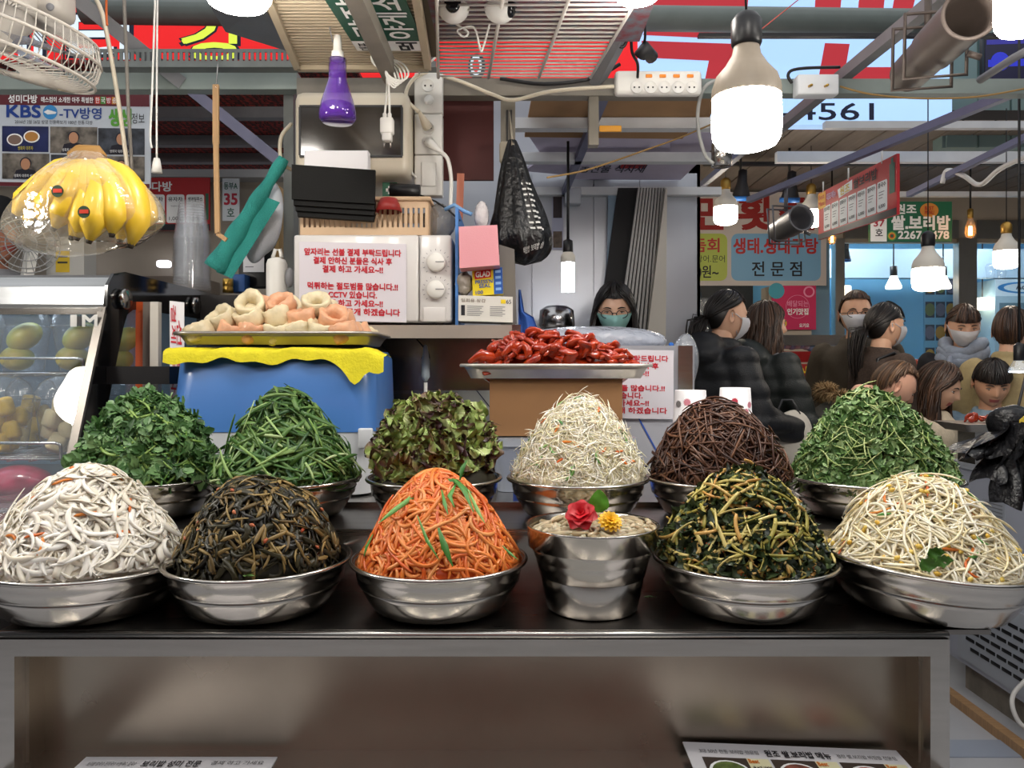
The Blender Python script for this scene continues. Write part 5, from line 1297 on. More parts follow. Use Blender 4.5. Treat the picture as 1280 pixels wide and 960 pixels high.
# printed paper cups
def paper_cup(label, px, ytop, ybot, w0, w1, d, rz):
    r = root('paper_cup', label, 'cup', W(px, ybot, d)); h = (ybot-ytop)*d/F; a, b = w0/2*d/F, w1/2*d/F
    m = MB(); m.lathe([(b*1.03, 0), (b*1.03, .003), (b, .004), (a, h), (a*.96, h+.001), (a*.95, h-.004), (0, h-.004)], W(px, ybot, d), 28); m.build('cup_wall', PAPER, r)
    g = random.Random(px); 
    for k in range(14):
        an = -PI/2+g.uniform(-1.1, 1.1); zz = g.uniform(.45, .90)*h; rr = b+(a-b)*zz/h+.0008; c_ = W(px, ybot, d)+Vector((math.cos(an)*rr, math.sin(an)*rr, zz))
        q = Vector((math.cos(an), math.sin(an), 0)).to_track_quat('Z', 'Y').to_matrix(); m = MB(); R_ = g.uniform(.008, .013); pts = []
        for i in range(24):
            t = 2*PI*i/24; rad = R_*(1 if i % 2 else .72); pts.append(c_+q @ Vector((rad*math.cos(t), rad*math.sin(t), 0)))
        m.add(pts+[c_], [(i, (i+1) % 24, 24) for i in range(24)])
        m.build('printed_flower', mat(('pink flower print', 'grey flower print', 'red flower print')[k % 3], ('#d98a98', '#8f8b8b', '#b8394c')[k % 3], .6), r)
    return r
zc = T2
paper_cup('paper cup printed with pink and grey flowers, left of the two behind the bracken', 863, 488, 604, 38, 52, 2.1, 0)
paper_cup('paper cup printed with pink and grey flowers, right of the two behind the bracken', 919, 485, 616.7, 37, 52, 1.93, .3)
# folded shutters and the post beside the fish restaurant
fsh = root('folding_shutter', 'folded shutter of pale bars leaning behind the person in the mint mask', 'shutter', W(790, 430, 3.9))
for k in range(10):
    m = MB(); xb, xt = 770+k*5.2, 797+k*3.6
    m.slab(W(xt, 236, 3.85+k*.008), W(xb, 430, 3.85+k*.008), W(xb+3.2, 430, 3.85+k*.008), W(xt+2.4, 236, 3.85+k*.008), .02)
    m.build('slat', mat('shutter white', '#b4b2ae', .5), fsh)
m = MB(); m.slab(W(772, 236, 3.93), W(745, 430, 3.93), W(828, 430, 3.93), W(832, 236, 3.93), .02); m.build('backing', mat('shutter dark', '#1e1e20', .6), fsh)
m = MB(); m.poly([W(832, 236, 3.84), W(806, 445, 3.84), W(832, 445, 3.84), W(834, 236, 3.84)], (0, .05, 0)); m.build('white_post', mat('cream post', '#cfcabf', .6), None, 'cream post tapering upward between the shutters and the fish restaurant', 'post')
m = MB(); m.slab(W(760, 238, 3.95), W(757, 420, 3.95), W(771, 420, 3.95), W(776, 238, 3.95), .01); m.build('blue_strip', mat('pale blue strip', '#8fa6b8', .5), None, 'pale blue upright strip on the steel wall', 'strip')
s = Sign('photo_poster', 'narrow poster with dark photographs on the steel wall behind the black bag', 'poster', W(690, 236, 3.97), W(704, 236, 3.97), W(690, 312, 3.97), mat('poster pale', '#a9acc0', .5), .004)
s.rect(.1, .03, .9, .48, mat('dark photo', '#2c2024', .5, var=.5, scale=30)).rect(.1, .7, .9, .97, mat('brown photo', '#5a4c40', .5, var=.5, scale=40)).done()
m = MB(); m.rbox(W(716, 246, 3.9), (.08, .06, .08), .004); m.build('junction_box', mat('box pale', '#bfc4cc', .5), None, 'pale square box on the steel wall above the tube lamp', 'box')
m = MB(); m.lathe([(0, 0), (.07, 0), (.085, .02), (.08, .09), (.05, .11), (0, .115)], W(696, 412, 3.6), 28); m.build('reflection_pot', mat('pot steel', '#b4b2b2', .2, 1.), None, 'steel pot shape standing in for a wall reflection left of the person in the mint mask', 'pot')  # pot shape added in place of a round reflection in the steel wall
m = MB(); m.bx(.05, .27, 3.45, 3.75, 0, wz(413, 3.55)); m.build('back_counter', STEEL, None, 'steel cabinet carrying the pot shape at the back', 'cabinet')

# ================================================================== LEFT: DISPLAY CASE WITH FRUIT CUPS
XC = -1.055; dc = root('display_case', 'glass fronted refrigerated fruit case with steel top at the left', 'display case', (-1.7, 2.2, 0))
X0 = -2.4; gT = Vector((0, 2.00, wz(390, 2.0))); gB = Vector((0, 1.80, 1.02))
m = MB()
prof = [(1.985, 1.478), (1.982, 1.50), (1.99, 1.545), (2.01, 1.572), (2.05, 1.583), (2.85, 1.583), (2.85, 1.56), (2.06, 1.555), (2.03, 1.54), (2.01, 1.51), (2.005, 1.478)]
prof = [(y, z-.005) for y, z in prof]; n = len(prof)
m.add([(X0, y, z) for y, z in prof]+[(XC, y, z) for y, z in prof], [tuple(range(n))[::-1], tuple(range(n, 2*n))]+[(i, (i+1) % n, n+(i+1) % n, n+i) for i in range(n)])
m.build('top_cover', mat('brushed case top', '#a9abac', .32, .9, var=.08, scale=4, stretch=(1, 14, 14)), dc)
m = MB(); m.bx(X0, XC, 1.978, 1.986, 1.468, 1.484); m.build('top_trim', STEEL, dc)
m = MB(); m.slab((X0, gB.y, gB.z), (XC-.012, gB.y, gB.z), (XC-.012, gT.y-.01, gT.z), (X0, gT.y-.01, gT.z), .004); m.build('front_glass', film('case glass', '#eef6f8', .008, .015, refl=1.0), dc)
m = MB(); m.bar((XC-.004, gB.y-.01, gB.z-.05), (XC-.004, gT.y-.012, gT.z+.01), .012, .02, up=(1, 0, 0)); m.build('edge_trim', mat('trim steel', '#77726c', .4, .8), dc)
m = MB(); m.bx(X0+.1, XC-.05, 2.10, 2.13, 1.515, 1.53); m.build('light_strip', glow('case light', '#dcecff', 7.), dc)
BG = mat('black glass border', '#0c0c0e', .12, coat=.5)
out = [(1.785, .95), (1.985, 1.47), (1.99, 1.545), (2.02, 1.578), (2.08, 1.590), (2.87, 1.590), (2.87, .95)]; inn = [(1.90, 1.0), (2.07, 1.44), (2.09, 1.475), (2.12, 1.49), (2.16, 1.495), (2.80, 1.495), (2.80, 1.0)]
n = len(out); m = MB(); vs = [(XC, y, z) for y, z in out+inn]+[(XC+.008, y, z) for y, z in out+inn]
fs = []
for i in range(n):
    j = (i+1) % n
    fs += [(i, n+i, n+j, j), (2*n+i, 2*n+j, 3*n+j, 3*n+i), (i, j, 2*n+j, 2*n+i), (n+i, 3*n+i, 3*n+j, n+j)]
m.add(vs, fs); m.build('end_border', BG, dc)
m = MB(); m.poly([(XC+.003, y, z) for y, z in inn], (.002, 0, 0)); m.build('end_glass', GLASS, dc)
Ry = Matrix.Rotation(PI/2, 3, 'Y')
for y, z in ((2.06, 1.515), (2.52, 1.535)):
    m = MB(); m.lathe([(0, .0), (.024, 0), (.028, .006), (.028, .014), (.024, .018), (0, .02)], (XC+.008, y, z), 24, 0, Ry); m.build('bolt_cap', mat('cap chrome', '#a8a6a2', .2, 1.), dc)
m = MB(); m.bx(X0, XC, 1.80, 2.86, 0, .98); m.build('case_base', mat('case base', '#7e8084', .4, .3), dc)
m = MB(); m.bx(X0, XC-.01, 2.80, 2.85, .98, 1.55); m.build('rear_panel', mat('rear panel', '#7c98ac', .5), dc)
s = Sign('badge', None, None, W(89, 394, 1.965), W(122, 394, 1.965), W(89, 408, 1.965), film('badge film', '#8899a0', .1, .2), .001, parent=dc)
s.text('I', 0, 0, .22, 1, mat('badge metal', '#d8d8d4', .3, .5), 3, .08).text('M', .45, 0, 1, 1, mat('badge metal', '#d8d8d4'), 3, .06).rect(.2, .12, .48, .95, DARK, 2).done()
WSH = mat('chrome wire', '#b8b8b8', .2, 1.)
def wire_shelf(z, y0, y1):
    r = root('wire_shelf', 'chrome wire shelf inside the fruit case %s' % ('under the green mango cups' if z > 1.2 else 'under the pineapple cups'), 'shelf', (-1.7, (y0+y1)/2, z))
    for k in range(16): m = MB(); yy = y0+(y1-y0)*k/15; m.tube([(X0+.05, yy, z), (XC-.03, yy, z)], .003, 5); m.build('wire', WSH, r)
    for x in np.arange(X0+.05, XC-.02, .055): m = MB(); m.tube([(x, y0, z-.005), (x, y1, z-.005)], .0025, 5); m.build('cross_wire', WSH, r)
    m = MB(); m.tube([(X0+.05, y0-.002, z+.04), (XC-.075, y0-.002, z+.04), (XC-.062, y0-.002, z+.036), (XC-.06, y0-.002, z+.028), (XC-.06, y0-.002, z)], .004, 6); m.build('guard_rail', WSH, r)
wire_shelf(wz(467, 2.02), 2.00, 2.55); wire_shelf(wz(572, 1.93), 1.90, 2.5)
def fruit_cup(label, x, y, z, r0, h, group, dome=True):
    t = root('fruit_cup', label, 'cup', (x, y, z), group=group)
    m = MB(); m.lathe([(r0*.72, 0), (r0*.98, h), (r0*1.04, h+.002), (r0*1.04, h+.008)], (x, y, z), 28); m.build('cup_wall', CLEAR, t)
    m = MB()
    if dome: m.lathe([(r0*1.04, h+.008), (r0*1.0, h+.014), (r0*.98, h+.026), (r0*.8, h+.05), (r0*.45, h+.066), (.0, h+.07)], (x, y, z), 28)
    else: m.lathe([(r0*1.04, h+.008), (r0*.9, h+.012), (0, h+.012)], (x, y, z), 28)
    m.build('lid', CLEAR, t); return t
MANGO = mat('green mango', '#86a44c', .4, var=.9, scale=9, col2='#c0a440'); PINE = mat('pineapple', '#d8b23c', .4, var=.25, scale=30, sss=.1); PINE2 = mat('pale fruit', '#d9c79a', .45, var=.15, scale=30)
zs1, zs2 = wz(467, 2.02)+.006, wz(572, 1.93)+.006
for x, y in ((30, 2.09), (99, 2.09), (155, 2.32), (-30, 2.09)):
    X_ = wx(x, y); lab = {30: 'clear cup with a green mango beside the wire guard at the picture edge', 99: 'clear cup with two green mangoes behind the metal badge', 155: 'clear cup with green mangoes behind the black case end', -30: 'clear cup of green mangoes at the far left of the case'}[x]
    fruit_cup(lab, X_, y, zs1, .066, .115, 'cups of green mango in the case')
    for k, (dx, dz, a) in enumerate(((-.012, .035, .3), (.008, .094, -.4))):
        m = MB(); m.ell((0, 0, 0), (.046 if k else .042, .038, .034), 20, 14); V = np.array(m.v); V[:, 2] += .12*V[:, 0]; m.v = [tuple(v) for v in V]
        o = MB.build(m, 'mango', MANGO, None, ('lower' if k == 0 else 'upper')+' green mango in the '+lab[:lab.find(' with')] if False else ('%s green mango inside the %s' % ('lower' if k == 0 else 'upper', {30: 'second cup from the left edge', 99: 'cup behind the metal badge', 155: 'cup behind the black case end', -30: 'cup at the far left'}[x])), 'mango', 'green mangoes in cups', local=True)
        o.location = (X_+dx, y-.01, zs1+dz); o.rotation_euler = (0, a, k*.6)
g = np.random.default_rng(8)
for x, y, mt, lab in ((8, 1.99, PINE, 'clear domed cup of yellow pineapple at the left picture edge'), (78, 1.99, PINE2, 'clear domed cup of pale fruit beside the slanted case edge'), (40, 2.16, PINE, 'clear domed cup of pineapple in the second line of the case'), (165, 2.3, PINE, 'clear domed cup of pineapple behind the black case end')):
    X_ = wx(x, y); fruit_cup(lab, X_, y, zs2, .064, .13, 'domed cups of cut fruit in the case')
    for k in range(11):
        m = MB(); m.rbox((0, 0, 0), (.042, .032, .048), .009); o = m.build('fruit_chunk', mt, None, 'cut fruit chunk inside the '+lab[:lab.find(' of')].replace('clear domed cup', 'domed cup')+lab[lab.find(' of'):], 'fruit', 'cut fruit chunks in the case', local=True)
        a = k*2.4; rr = .026 if k % 3 else .005; o.location = (X_+rr*math.cos(a), y+rr*math.sin(a), zs2+.028+.034*(k//3.2)*.9); o.rotation_euler = tuple(g.uniform(-.5, .5, 3))
for x, y, z, c_, lab in ((25, 1.92, 1.0, '#9a2c48', 'pink red fruit pack on the lower floor of the case'), (-40, 1.92, 1.0, '#3c6a80', 'blue fruit pack on the lower floor of the case')):
    blob((wx(x, y), y, z+.045), (.085, .06, .042), x+50, .1).build('fruit_pack', mat('fruit pack %d' % x, c_, .3, coat=.5, var=.3, scale=30), None, lab, 'fruit')
# clear takeaway packs and orange cups at the left edge, in front of the case
for x, y, py, lab in ((35, 1.70, 640, 'clear clamshell pack behind the white radish at the left edge'), (-10, 1.66, 655, 'clear clamshell pack half out of the picture at the left edge')):
    c_ = W(x, py, y); m = MB(); rr_loft(m, [rr_ring(c_.x-.085, c_.x+.085, y-.06, y+.06, c_.z-.05, .02), rr_ring(c_.x-.10, c_.x+.10, y-.075, y+.075, c_.z, .02), rr_ring(c_.x-.08, c_.x+.08, y-.055, y+.055, c_.z+.03, .02)]); m.build('clamshell_pack', CLEAR, None, lab, 'container')
m = MB(); m.bx(-1.5, -1.02, 1.3, 1.78, 0, .86); m.build('side_stand', mat('side stand', '#6c6866', .4, .4), None, 'low steel stand left of the counter carrying orange cups', 'stand')
for x, y, py, lab in ((-2, 1.50, 735, 'clear cup of orange pieces left of the white radish bowl'), (2, 1.64, 690, 'clear cup of orange fruit behind the white radish bowl')):
    c_ = W(x, py, y); zz = .86; fruit_cup(lab, c_.x-.02, y, zz, .06, .16, 'cups of orange fruit', False)
    m = MB(); m.lathe([(0, .004), (.040, .004), (.055, .15), (0, .152)], (c_.x-.02, y, zz), 20); m.build('orange_fill', mat('orange fruit', '#c8641c', .35, var=.4, scale=30, coat=.4), None, 'orange fruit filling the %s' % lab[6:], 'fruit', kind='stuff')

# ================================================================== LEFT: STACKED CUPS, TOWEL, SMALL THINGS
CUPM = film('cup plastic', '#f0f4fa', .05, .08, refl=.7, clear=True)
m = MB(); m.lathe([(.047, 0), (.0475, .003), (.045, .004), (.0445, .010), (.031, .105), (.030, .108), (0, .108)], (0, 0, 0), 28); cupme = m.mesh('plastic_cup', CUPM)
xs_, ys_, z0_ = wx(240, 2.62), 2.62, 1.578
for k in range(20):
    o = bpy.data.objects.new('plastic_cup', cupme); COL.objects.link(o); o.location = (xs_+.001*math.sin(k*2), ys_, 1.590+.001+k*.0092)
    o.scale = (1.30, 1.30, 1.2)
    tag(o, 'clear plastic cup upside down in the tall stack on the fruit case', 'cup', 'stack of clear cups on the fruit case')
cupst = None
TEALT = mat('teal towel', '#2f8f86', .85, var=.08, scale=30, bump=.5, bscale=220)
m = MB(); K = 24; pts = []; rr = []
for k in range(K):
    t = k/(K-1); p_ = W(355-86*t, 198+138*t, 2.34); pts.append(p_); rr.append(.016+.018*t+.003*math.sin(t*21))
m.tube(pts, rr, 14); tw = m.build('teal_towel', TEALT, None, 'rolled teal towel hanging diagonally beside the white bag roll', 'towel')
m = MB(); m.grid([[W(330-60*t+u*20, 245+95*t+u*8, 2.33+.004*math.sin(u*6)) for u in np.linspace(0, 1, 6)] for t in np.linspace(0, 1, 14)]); m.build('loose_edge', TEALT, tw)
m = blob(W(330, 278, 2.42), (.055, .05, .125), 9, .10); V = np.array(m.v); c_ = np.array(W(330, 278, 2.42)); V[:, 0] += (V[:, 2]-c_[2])*.22; m.v = [tuple(v) for v in V]
m.build('bag_roll', mat('white bag roll', '#d8dee8', .35, bump=.4, bscale=40), None, 'pale white bundle of plastic bags hanging left of the grey post', 'bag')
st_ = root('wooden_stick', 'long thin wooden stick hanging from the slotted rail', 'stick', W(268, 300, 2.2)); WD = mat('pale wood', '#b08c62', .6, var=.12, scale=10, stretch=(20, 20, 1))
m = MB(); m.bar(W(270, 106, 2.2), W(270, 180, 2.2), .017, .008, up=(0, 1, 0)); m.bar(W(270, 180, 2.2), W(272, 292, 2.2), .014, .008, up=(0, 1, 0)); m.bar(W(272, 292, 2.2), W(283, 300, 2.2), .012, .008, up=(0, 1, 0)); m.build('shaft', WD, st_)
m = MB(); m.tube([W(273, 70, 2.305), W(272, 84, 2.25), W(270, 110, 2.196)], .0018, 5); m.build('hanging_wire', STEEL, st_)
for px, py, w_, h_, d_, mt, lab, nm in ((322, 330, 40, 60, 2.6, BLACK, 'black box with a white sticker beside the bag roll', 'black_box'), (300, 355, 20, 22, 2.55, mat('blue box', '#2c5a9c', .5), 'small blue box beside the brass can', 'blue_box'), (347, 300, 12, 130, 2.62, mat('skewer tan', '#a88a5a', .7, var=.4, scale=40, stretch=(60, 60, 1)), 'bundle of wooden skewers standing by the grey post', 'skewer_bundle')):
    m = MB(); c_ = W(px, py, d_); m.rbox(c_, (w_*d_/F, .06, h_*d_/F), .003); m.build(nm, mt, None, lab, 'box' if 'box' in nm else 'skewers')
s = Sign('sticker_card', 'white card propped against the black box beside the bag roll', 'card', W(304, 305, 2.55), W(330, 305, 2.55), W(304, 340, 2.55), PAPER, .002); s.rect(.1, .8, .5, .83, GREY_P).done()
m = MB(); m.lathe([(0, 0), (.017, 0), (.017, .018), (.015, .02), (.017, .022), (.017, .045), (0, .046)], W(285, 366, 2.5), 20); m.build('brass_can', GOLD, None, 'small brass coloured can behind the dumplings', 'can')
sc_ = root('white_adapter', 'white rounded plug adapter standing left of the microwave', 'adapter', Vector((wx(346, 2.3), 2.3, zsf)))
m = MB(); c_ = W(346, 322, 2.3); m.rbox((c_.x, c_.y, (c_.z+zsf)/2), (.058, .06, c_.z-zsf), .02); m.build('body', WHITE, sc_)
m = MB(); m.tube([W(341, 322, 2.3), W(344, 312, 2.3), W(350, 312, 2.3), W(352, 322, 2.3)], .006, 8); m.build('loop', WHITE, sc_)
m = MB(); m.ell(W(362, 347, 2.29), (.014, .014, .03), 12, 8); m.build('grey_knob', GREY_P, sc_)
m = MB(); m.bx(-1.06, -.62, 2.58, 2.9, T2-.02, 1.575); m.build('side_cabinet', mat('side cabinet dark', '#3a3634', .6), None, 'dark cabinet behind the dumplings carrying small boxes', 'cabinet')
# files between the case and the machine
for px, c_, lab, d_ in ((178, '#b84c1e', 'orange folder standing beside the black case end', 2.16), (187, '#7c726a', 'grey folder standing beside the orange folder', 2.13), (196, '#b9b4aa', 'pale board standing left of the dumpling tray', 2.08)):
    m = MB(); m.slab(W(px-4, 378, d_), W(px-5, CY+.314*F/d_, d_), W(px+6, CY+.314*F/d_, d_), W(px+6, 378, d_), .02); m.build('file_folder', mat('file %d' % px, c_, .5), None, lab, 'folder')
s = Sign('side_notice', 'narrow white notice with red letters left of the dumpling tray', 'notice', W(212, 376, 2.06), W(230, 378, 2.06), W(213, CY+.314*F/2.06, 2.06), PAPER, .002); s.text('결제 부탁드립니다', .1, .02, .45, .95, RED_INK, 2, .02, rot=-90).text('선불입니다', .5, .1, .85, .9, RED_INK, 2, .02, rot=-90).done()
m = MB(); m.bx(XC+.009, wx(216, 2.0), 1.98, 2.05, wz(480, 2.0), wz(458, 2.0)); m.build('black_case', BLACK, None, 'small black box clipped beside the case end above the greens', 'box')
# bananas
bn = root('banana_bunch', 'bunch of yellow bananas in a clear bag hanging at upper left', 'bananas', W(105, 310, 1.7))
BAN = mat('banana', '#d6b02c', .42, var=.10, scale=14, coat=.25); TIP = mat('banana tip', '#2e2418', .7); BST = mat('banana stem', '#8a6630', .6)
tips = [(18, 268, 1.66), (32, 277, 1.70), (48, 274, 1.61), (68, 284, 1.6), (97, 296, 1.6), (112, 300, 1.59), (140, 292, 1.6), (164, 306, 1.63), (150, 300, 1.72), (90, 296, 1.72), (178, 285, 1.70)]
mids = [(60, 222, 1.68), (66, 236, 1.73), (82, 228, 1.60), (96, 234, 1.585), (116, 240, 1.58), (130, 240, 1.58), (150, 236, 1.6), (190, 225, 1.64), (165, 230, 1.75), (120, 235, 1.76), (196, 245, 1.71)]
for k, (t, mid) in enumerate(zip(tips, mids)):
    a, b, c_ = W(100+k*2.2, 202, 1.68), W(*mid), W(*t); pts = []; rr = []
    for i in range(13):
        u = i/12; pts.append(a*(1-u)**2+b*2*u*(1-u)+c_*u*u); rr.append(.0285*min(1, .30+u*3.2)*min(1, .25+(1-u)*4.5))
    m = MB(); m.tube(pts, rr, 6); bo = m.build('banana', BAN, bn)
    m = MB(); dv = (pts[-1]-pts[-2]).normalized(); m.tube([pts[-1]-dv*.003, pts[-1]+dv*.008], [.0075, .005], 6); m.build('tip', TIP, bo)
m = MB(); m.tube([W(88, 196, 1.68), W(100, 192, 1.68), W(122, 193, 1.68), W(130, 198, 1.68)], [.012, .02, .02, .010], 8); m.build('stem', BST, bn)
m = MB(); P = []
for j in range(22):
    v = j/21; row = []
    for i in range(44):
        a = 2*PI*i/44; cxp = 112-8*v; hw = 18+80*math.sin(min(1, v*1.25)*PI/2)**1.1*(1 if v < .72 else math.sqrt(max(0, 1-((v-.72)/.29)**2))); py = 193+119*v
        f = 1+.04*math.sin(7*a+4*v)+.03*math.sin(13*a-6*v)
        row.append(Vector((wx(cxp, 1.67)+math.sin(a)*hw*f*1.67/F, 1.67-math.cos(a)*min(hw, 55)*f*1.67/F*.95, wz(py-8*math.sin(a)*v, 1.67))))
    P.append(row)
m.grid(P, wrap=True); m.build('clear_bag', film('banana bag', '#fff6e0', .10, .12, bump=.7, bscale=16, refl=1.5), bn)
m = MB(); m.tube([W(108, 195, 1.68), W(106, 205, 1.65), W(104, 215, 1.64), W(110, 205, 1.66)], .004, 6); m.build('tie', WHITE, bn)
for x, y, d_ in ((72, 239, 1.572), (105, 265, 1.552)):
    m = MB(); m.lathe([(0, .001), (.0125, .001), (.0125, 0)], W(x, y, d_), 20, 0, Rx, smooth=False); so_ = m.build('fruit_sticker', mat('sticker dark', '#24402c', .4), bn)
    m = MB(); c_ = W(x, y, d_-.002); m.bx(c_.x-.009, c_.x+.009, c_.y-.001, c_.y, c_.z-.003, c_.z+.005); m.build('sticker_band', mat('sticker red', '#c23a24', .4), so_)
# ================================================================== LAMPS
BULB = glow('bulb white', '#fff8ee', LAMP); BULBF = glow('bulb far', '#fff2e0', 26.); COOL = glow('bulb cool', '#eef4ff', 14.); FIL = glow('filament', '#ffb45a', 30.)
HOUS = mat('lamp housing', '#8a7f70', .5, var=.06); HOUSW = mat('lamp housing white', '#d8d2c6', .5)
def led_bulb(label, px, yb, d, w, cord_top, housing=HOUS, sock=BLACK, glowm=BULB, ribs=0, cord_dx=0., hf=1.0, group=None):
    """hanging LED bulb; yb = pixel of the diffuser's bottom, w = pixel width"""
    r = w/2*d/F; c = W(px, yb, d); t = root('hanging_bulb', label, 'lamp', c, group=group)
    h1 = r*1.52*hf; h2 = r*1.25
    m = MB(); m.lathe([(0, 0), (r*.55, r*.03), (r*.85, r*.14), (r*.97, r*.34), (r*1.0, r*.6), (r*.985, h1)], c, 32); m.build('diffuser', glowm, t)
    m = MB(); N_ = 32 if not ribs else 48; vs = []; pf = [(r*1.0, h1), (r*.99, h1+r*.3), (r*.88, h1+r*.62), (r*.62, h1+r*.92), (r*.42, h1+h2), (r*.36, h1+h2+r*.3)]
    for (rr, z) in pf:
        for k in range(N_):
            a = 2*PI*k/N_; q = rr*(1-(.05 if ribs and k % 2 and z < h1+r*.9 else 0)); vs.append(c+Vector((q*math.cos(a), q*math.sin(a), z)))
    m.add(vs, [(i*N_+k, i*N_+(k+1) % N_, (i+1)*N_+(k+1) % N_, (i+1)*N_+k) for i in range(len(pf)-1) for k in range(N_)], 0, True); m.build('housing', housing, t)
    z = h1+h2+r*.25
    m = MB(); m.lathe([(r*.40, z), (r*.44, z+r*.1), (r*.44, z+r*.75), (r*.30, z+r*.95), (r*.12, z+r*1.05), (0, z+r*1.05)], c, 20); so_ = m.build('socket', sock, t)
    m = MB(); m.tube([c+Vector((0, 0, z+r)), c+Vector((cord_dx*.3, 0, z+r+(cord_top-c.z-z-r)*.4)), Vector((c.x+cord_dx, c.y, cord_top))], max(.0025, r*.035), 6); m.build('cord', BLACK, t)
    return t
CT = 2.75
led_bulb('large lit LED bulb hanging right of the extension strip', 933, 187, 1.6, 85, CT, ribs=1, cord_dx=-.05)
led_bulb('lit LED bulb at the top picture edge above the wooden stick', 297, 10, 1.5, 84, CT, ribs=1)
led_bulb('lit LED bulb at the top right corner beside the large spotlight', 1282, 42, 1.45, 70, CT, ribs=1)
led_bulb('lit LED bulb just above the top edge over the wire rack', 797, 2, 1.75, 60, CT, ribs=1)
for x, y, z, lab in ((-.95, 1.0, 2.25, 'left one of the lit bulbs over the customer side of the counter'), (-.25, 1.0, 2.28, 'second lit bulb over the customer side of the counter'), (.45, 1.0, 2.25, 'third lit bulb over the customer side of the counter'), (1.15, 1.0, 2.28, 'right one of the lit bulbs over the customer side of the counter')):
    led_bulb(lab, CX+x*F/y, CY-(z-H)*F/y, y, 0.12*F/y, CT, ribs=1)
led_bulb('large lit bulb hanging beside the fruit case', CX-1.47*F/1.33, CY-(1.70-H)*F/1.33, 1.33, .19*F/1.33, CT, ribs=1)
GS = mat('brass socket', '#b89048', .35, .9)
led_bulb('lit white bulb with brass socket in front of the fish banner', 907, 281, 4.6, 29, CT, HOUSW, GS, BULBF, group='hanging bulbs across the alley')
led_bulb('lit white bulb half hidden by the red menu board', 1014, 284, 4.7, 27, CT, HOUSW, GS, BULBF, group='hanging bulbs across the alley')
led_bulb('big lit white bulb hanging below the green phone number sign', 1160, 364, 3.3, 37, CT, HOUSW, BLACK, BULBF, ribs=1, group='hanging bulbs across the alley')
led_bulb('lit white bulb with wooden socket hanging at the far right', 1258, 336, 4.2, 29, CT, HOUSW, GS, BULBF, group='hanging bulbs across the alley')
for px, py, lab, d in ((1117, 361, 'small lit reflector bulb hanging inside the blue shop, left one', 6.4), (1179, 361, 'small lit reflector bulb half behind the big bulb', 6.4)):
    t = root('reflector_bulb', lab, 'lamp', W(px, py, d)); s_ = d/F; c = W(px, py, d)
    m = MB(); m.lathe([(0, 0), (9*s_, 0), (9.5*s_, 3*s_), (4.5*s_, 14*s_), (4*s_, 16*s_)], c, 20); m.build('reflector', glow('reflector glow', '#fff2e0', 3.), t)
    m = MB(); m.lathe([(4*s_, 16*s_), (4.3*s_, 17*s_), (4.3*s_, 28*s_), (0, 29*s_)], c, 14); m.build('socket', BLACK, t)
    m = MB(); m.tube([c+Vector((0, 0, 28*s_)), (c.x, c.y, 2.62)], .006, 5); m.build('cord', BLACK, t)
for px, py, lab, d, h in ((1213, 298, 'clear filament bulb hanging right of the green sign', 4.8, 30), (1040, 306, 'clear filament bulb peeking below the red menu board', 5.2, 22)):
    t = root('filament_bulb', lab, 'lamp', W(px, py, d)); s_ = d/F*h/30; c = W(px, py, d)
    m = MB(); m.lathe([(0, 0), (4*s_, 1*s_), (6.8*s_, 7*s_), (6.2*s_, 12*s_), (3*s_, 24*s_), (2.6*s_, 26*s_)], c, 18); m.build('glass', film('bulb glass', '#ffe0b0', .1, .05), t)
    m = MB(); m.tube([c+Vector((-1.5*s_, 0, 4*s_)), c+Vector((-1*s_, 0, 15*s_)), c+Vector((1*s_, 0, 15*s_)), c+Vector((1.5*s_, 0, 4*s_))], 1.0*s_, 5); m.build('filament', FIL, t)
    m = MB(); m.lathe([(3*s_, 25*s_), (3.4*s_, 26*s_), (3.4*s_, 36*s_), (0, 38*s_)], c, 14); m.build('socket', GS, t)
    m = MB(); m.tube([c+Vector((0, 0, 37*s_)), (c.x, c.y, CT)], .006, 5); m.build('cord', BLACK, t)
for px, py, lab, d in ((926, 250, 'black cone lamp with blue rim beside the brass socket bulb', 4.75), (987, 252, 'black cone lamp shining blue white above the small spotlight', 4.75), (1056, 326, 'small black cone lamp inside the blue shop', 6.3)):
    k_ = .6 if px == 1056 else 1; t = root('cone_lamp', lab, 'lamp', W(px, py, d)); s_ = d/F*k_; c = W(px, py, d); q = Matrix.Rotation(.25, 3, 'X')
    m = MB(); m.lathe([(12*s_, 0), (11*s_, 5*s_), (6*s_, 22*s_), (5*s_, 36*s_), (0, 38*s_)], c, 22, 0, q); m.build('shade', mat('lamp shade dark', '#232226', .4), t)
    m = MB(); m.lathe([(12.3*s_, -1*s_), (12.3*s_, 5*s_), (11.6*s_, 5*s_), (11.4*s_, -1*s_)], c, 22, 0, q); m.build('blue_rim', mat('blue rim', '#2c64a8', .4), t)
    m = MB(); m.lathe([(0, 2*s_), (8*s_, 2*s_), (8*s_, 4*s_), (0, 4*s_)], c, 18, 0, q); m.build('lamp_face', glow('cone glow', '#dfefff', 4. if px == 987 else .8), t)
    m = MB(); m.tube([c+Vector((0, 0, 36*s_)), (c.x, c.y, CT if k_ == 1 else 2.62)], .008, 5); m.build('stem', BLACK, t)
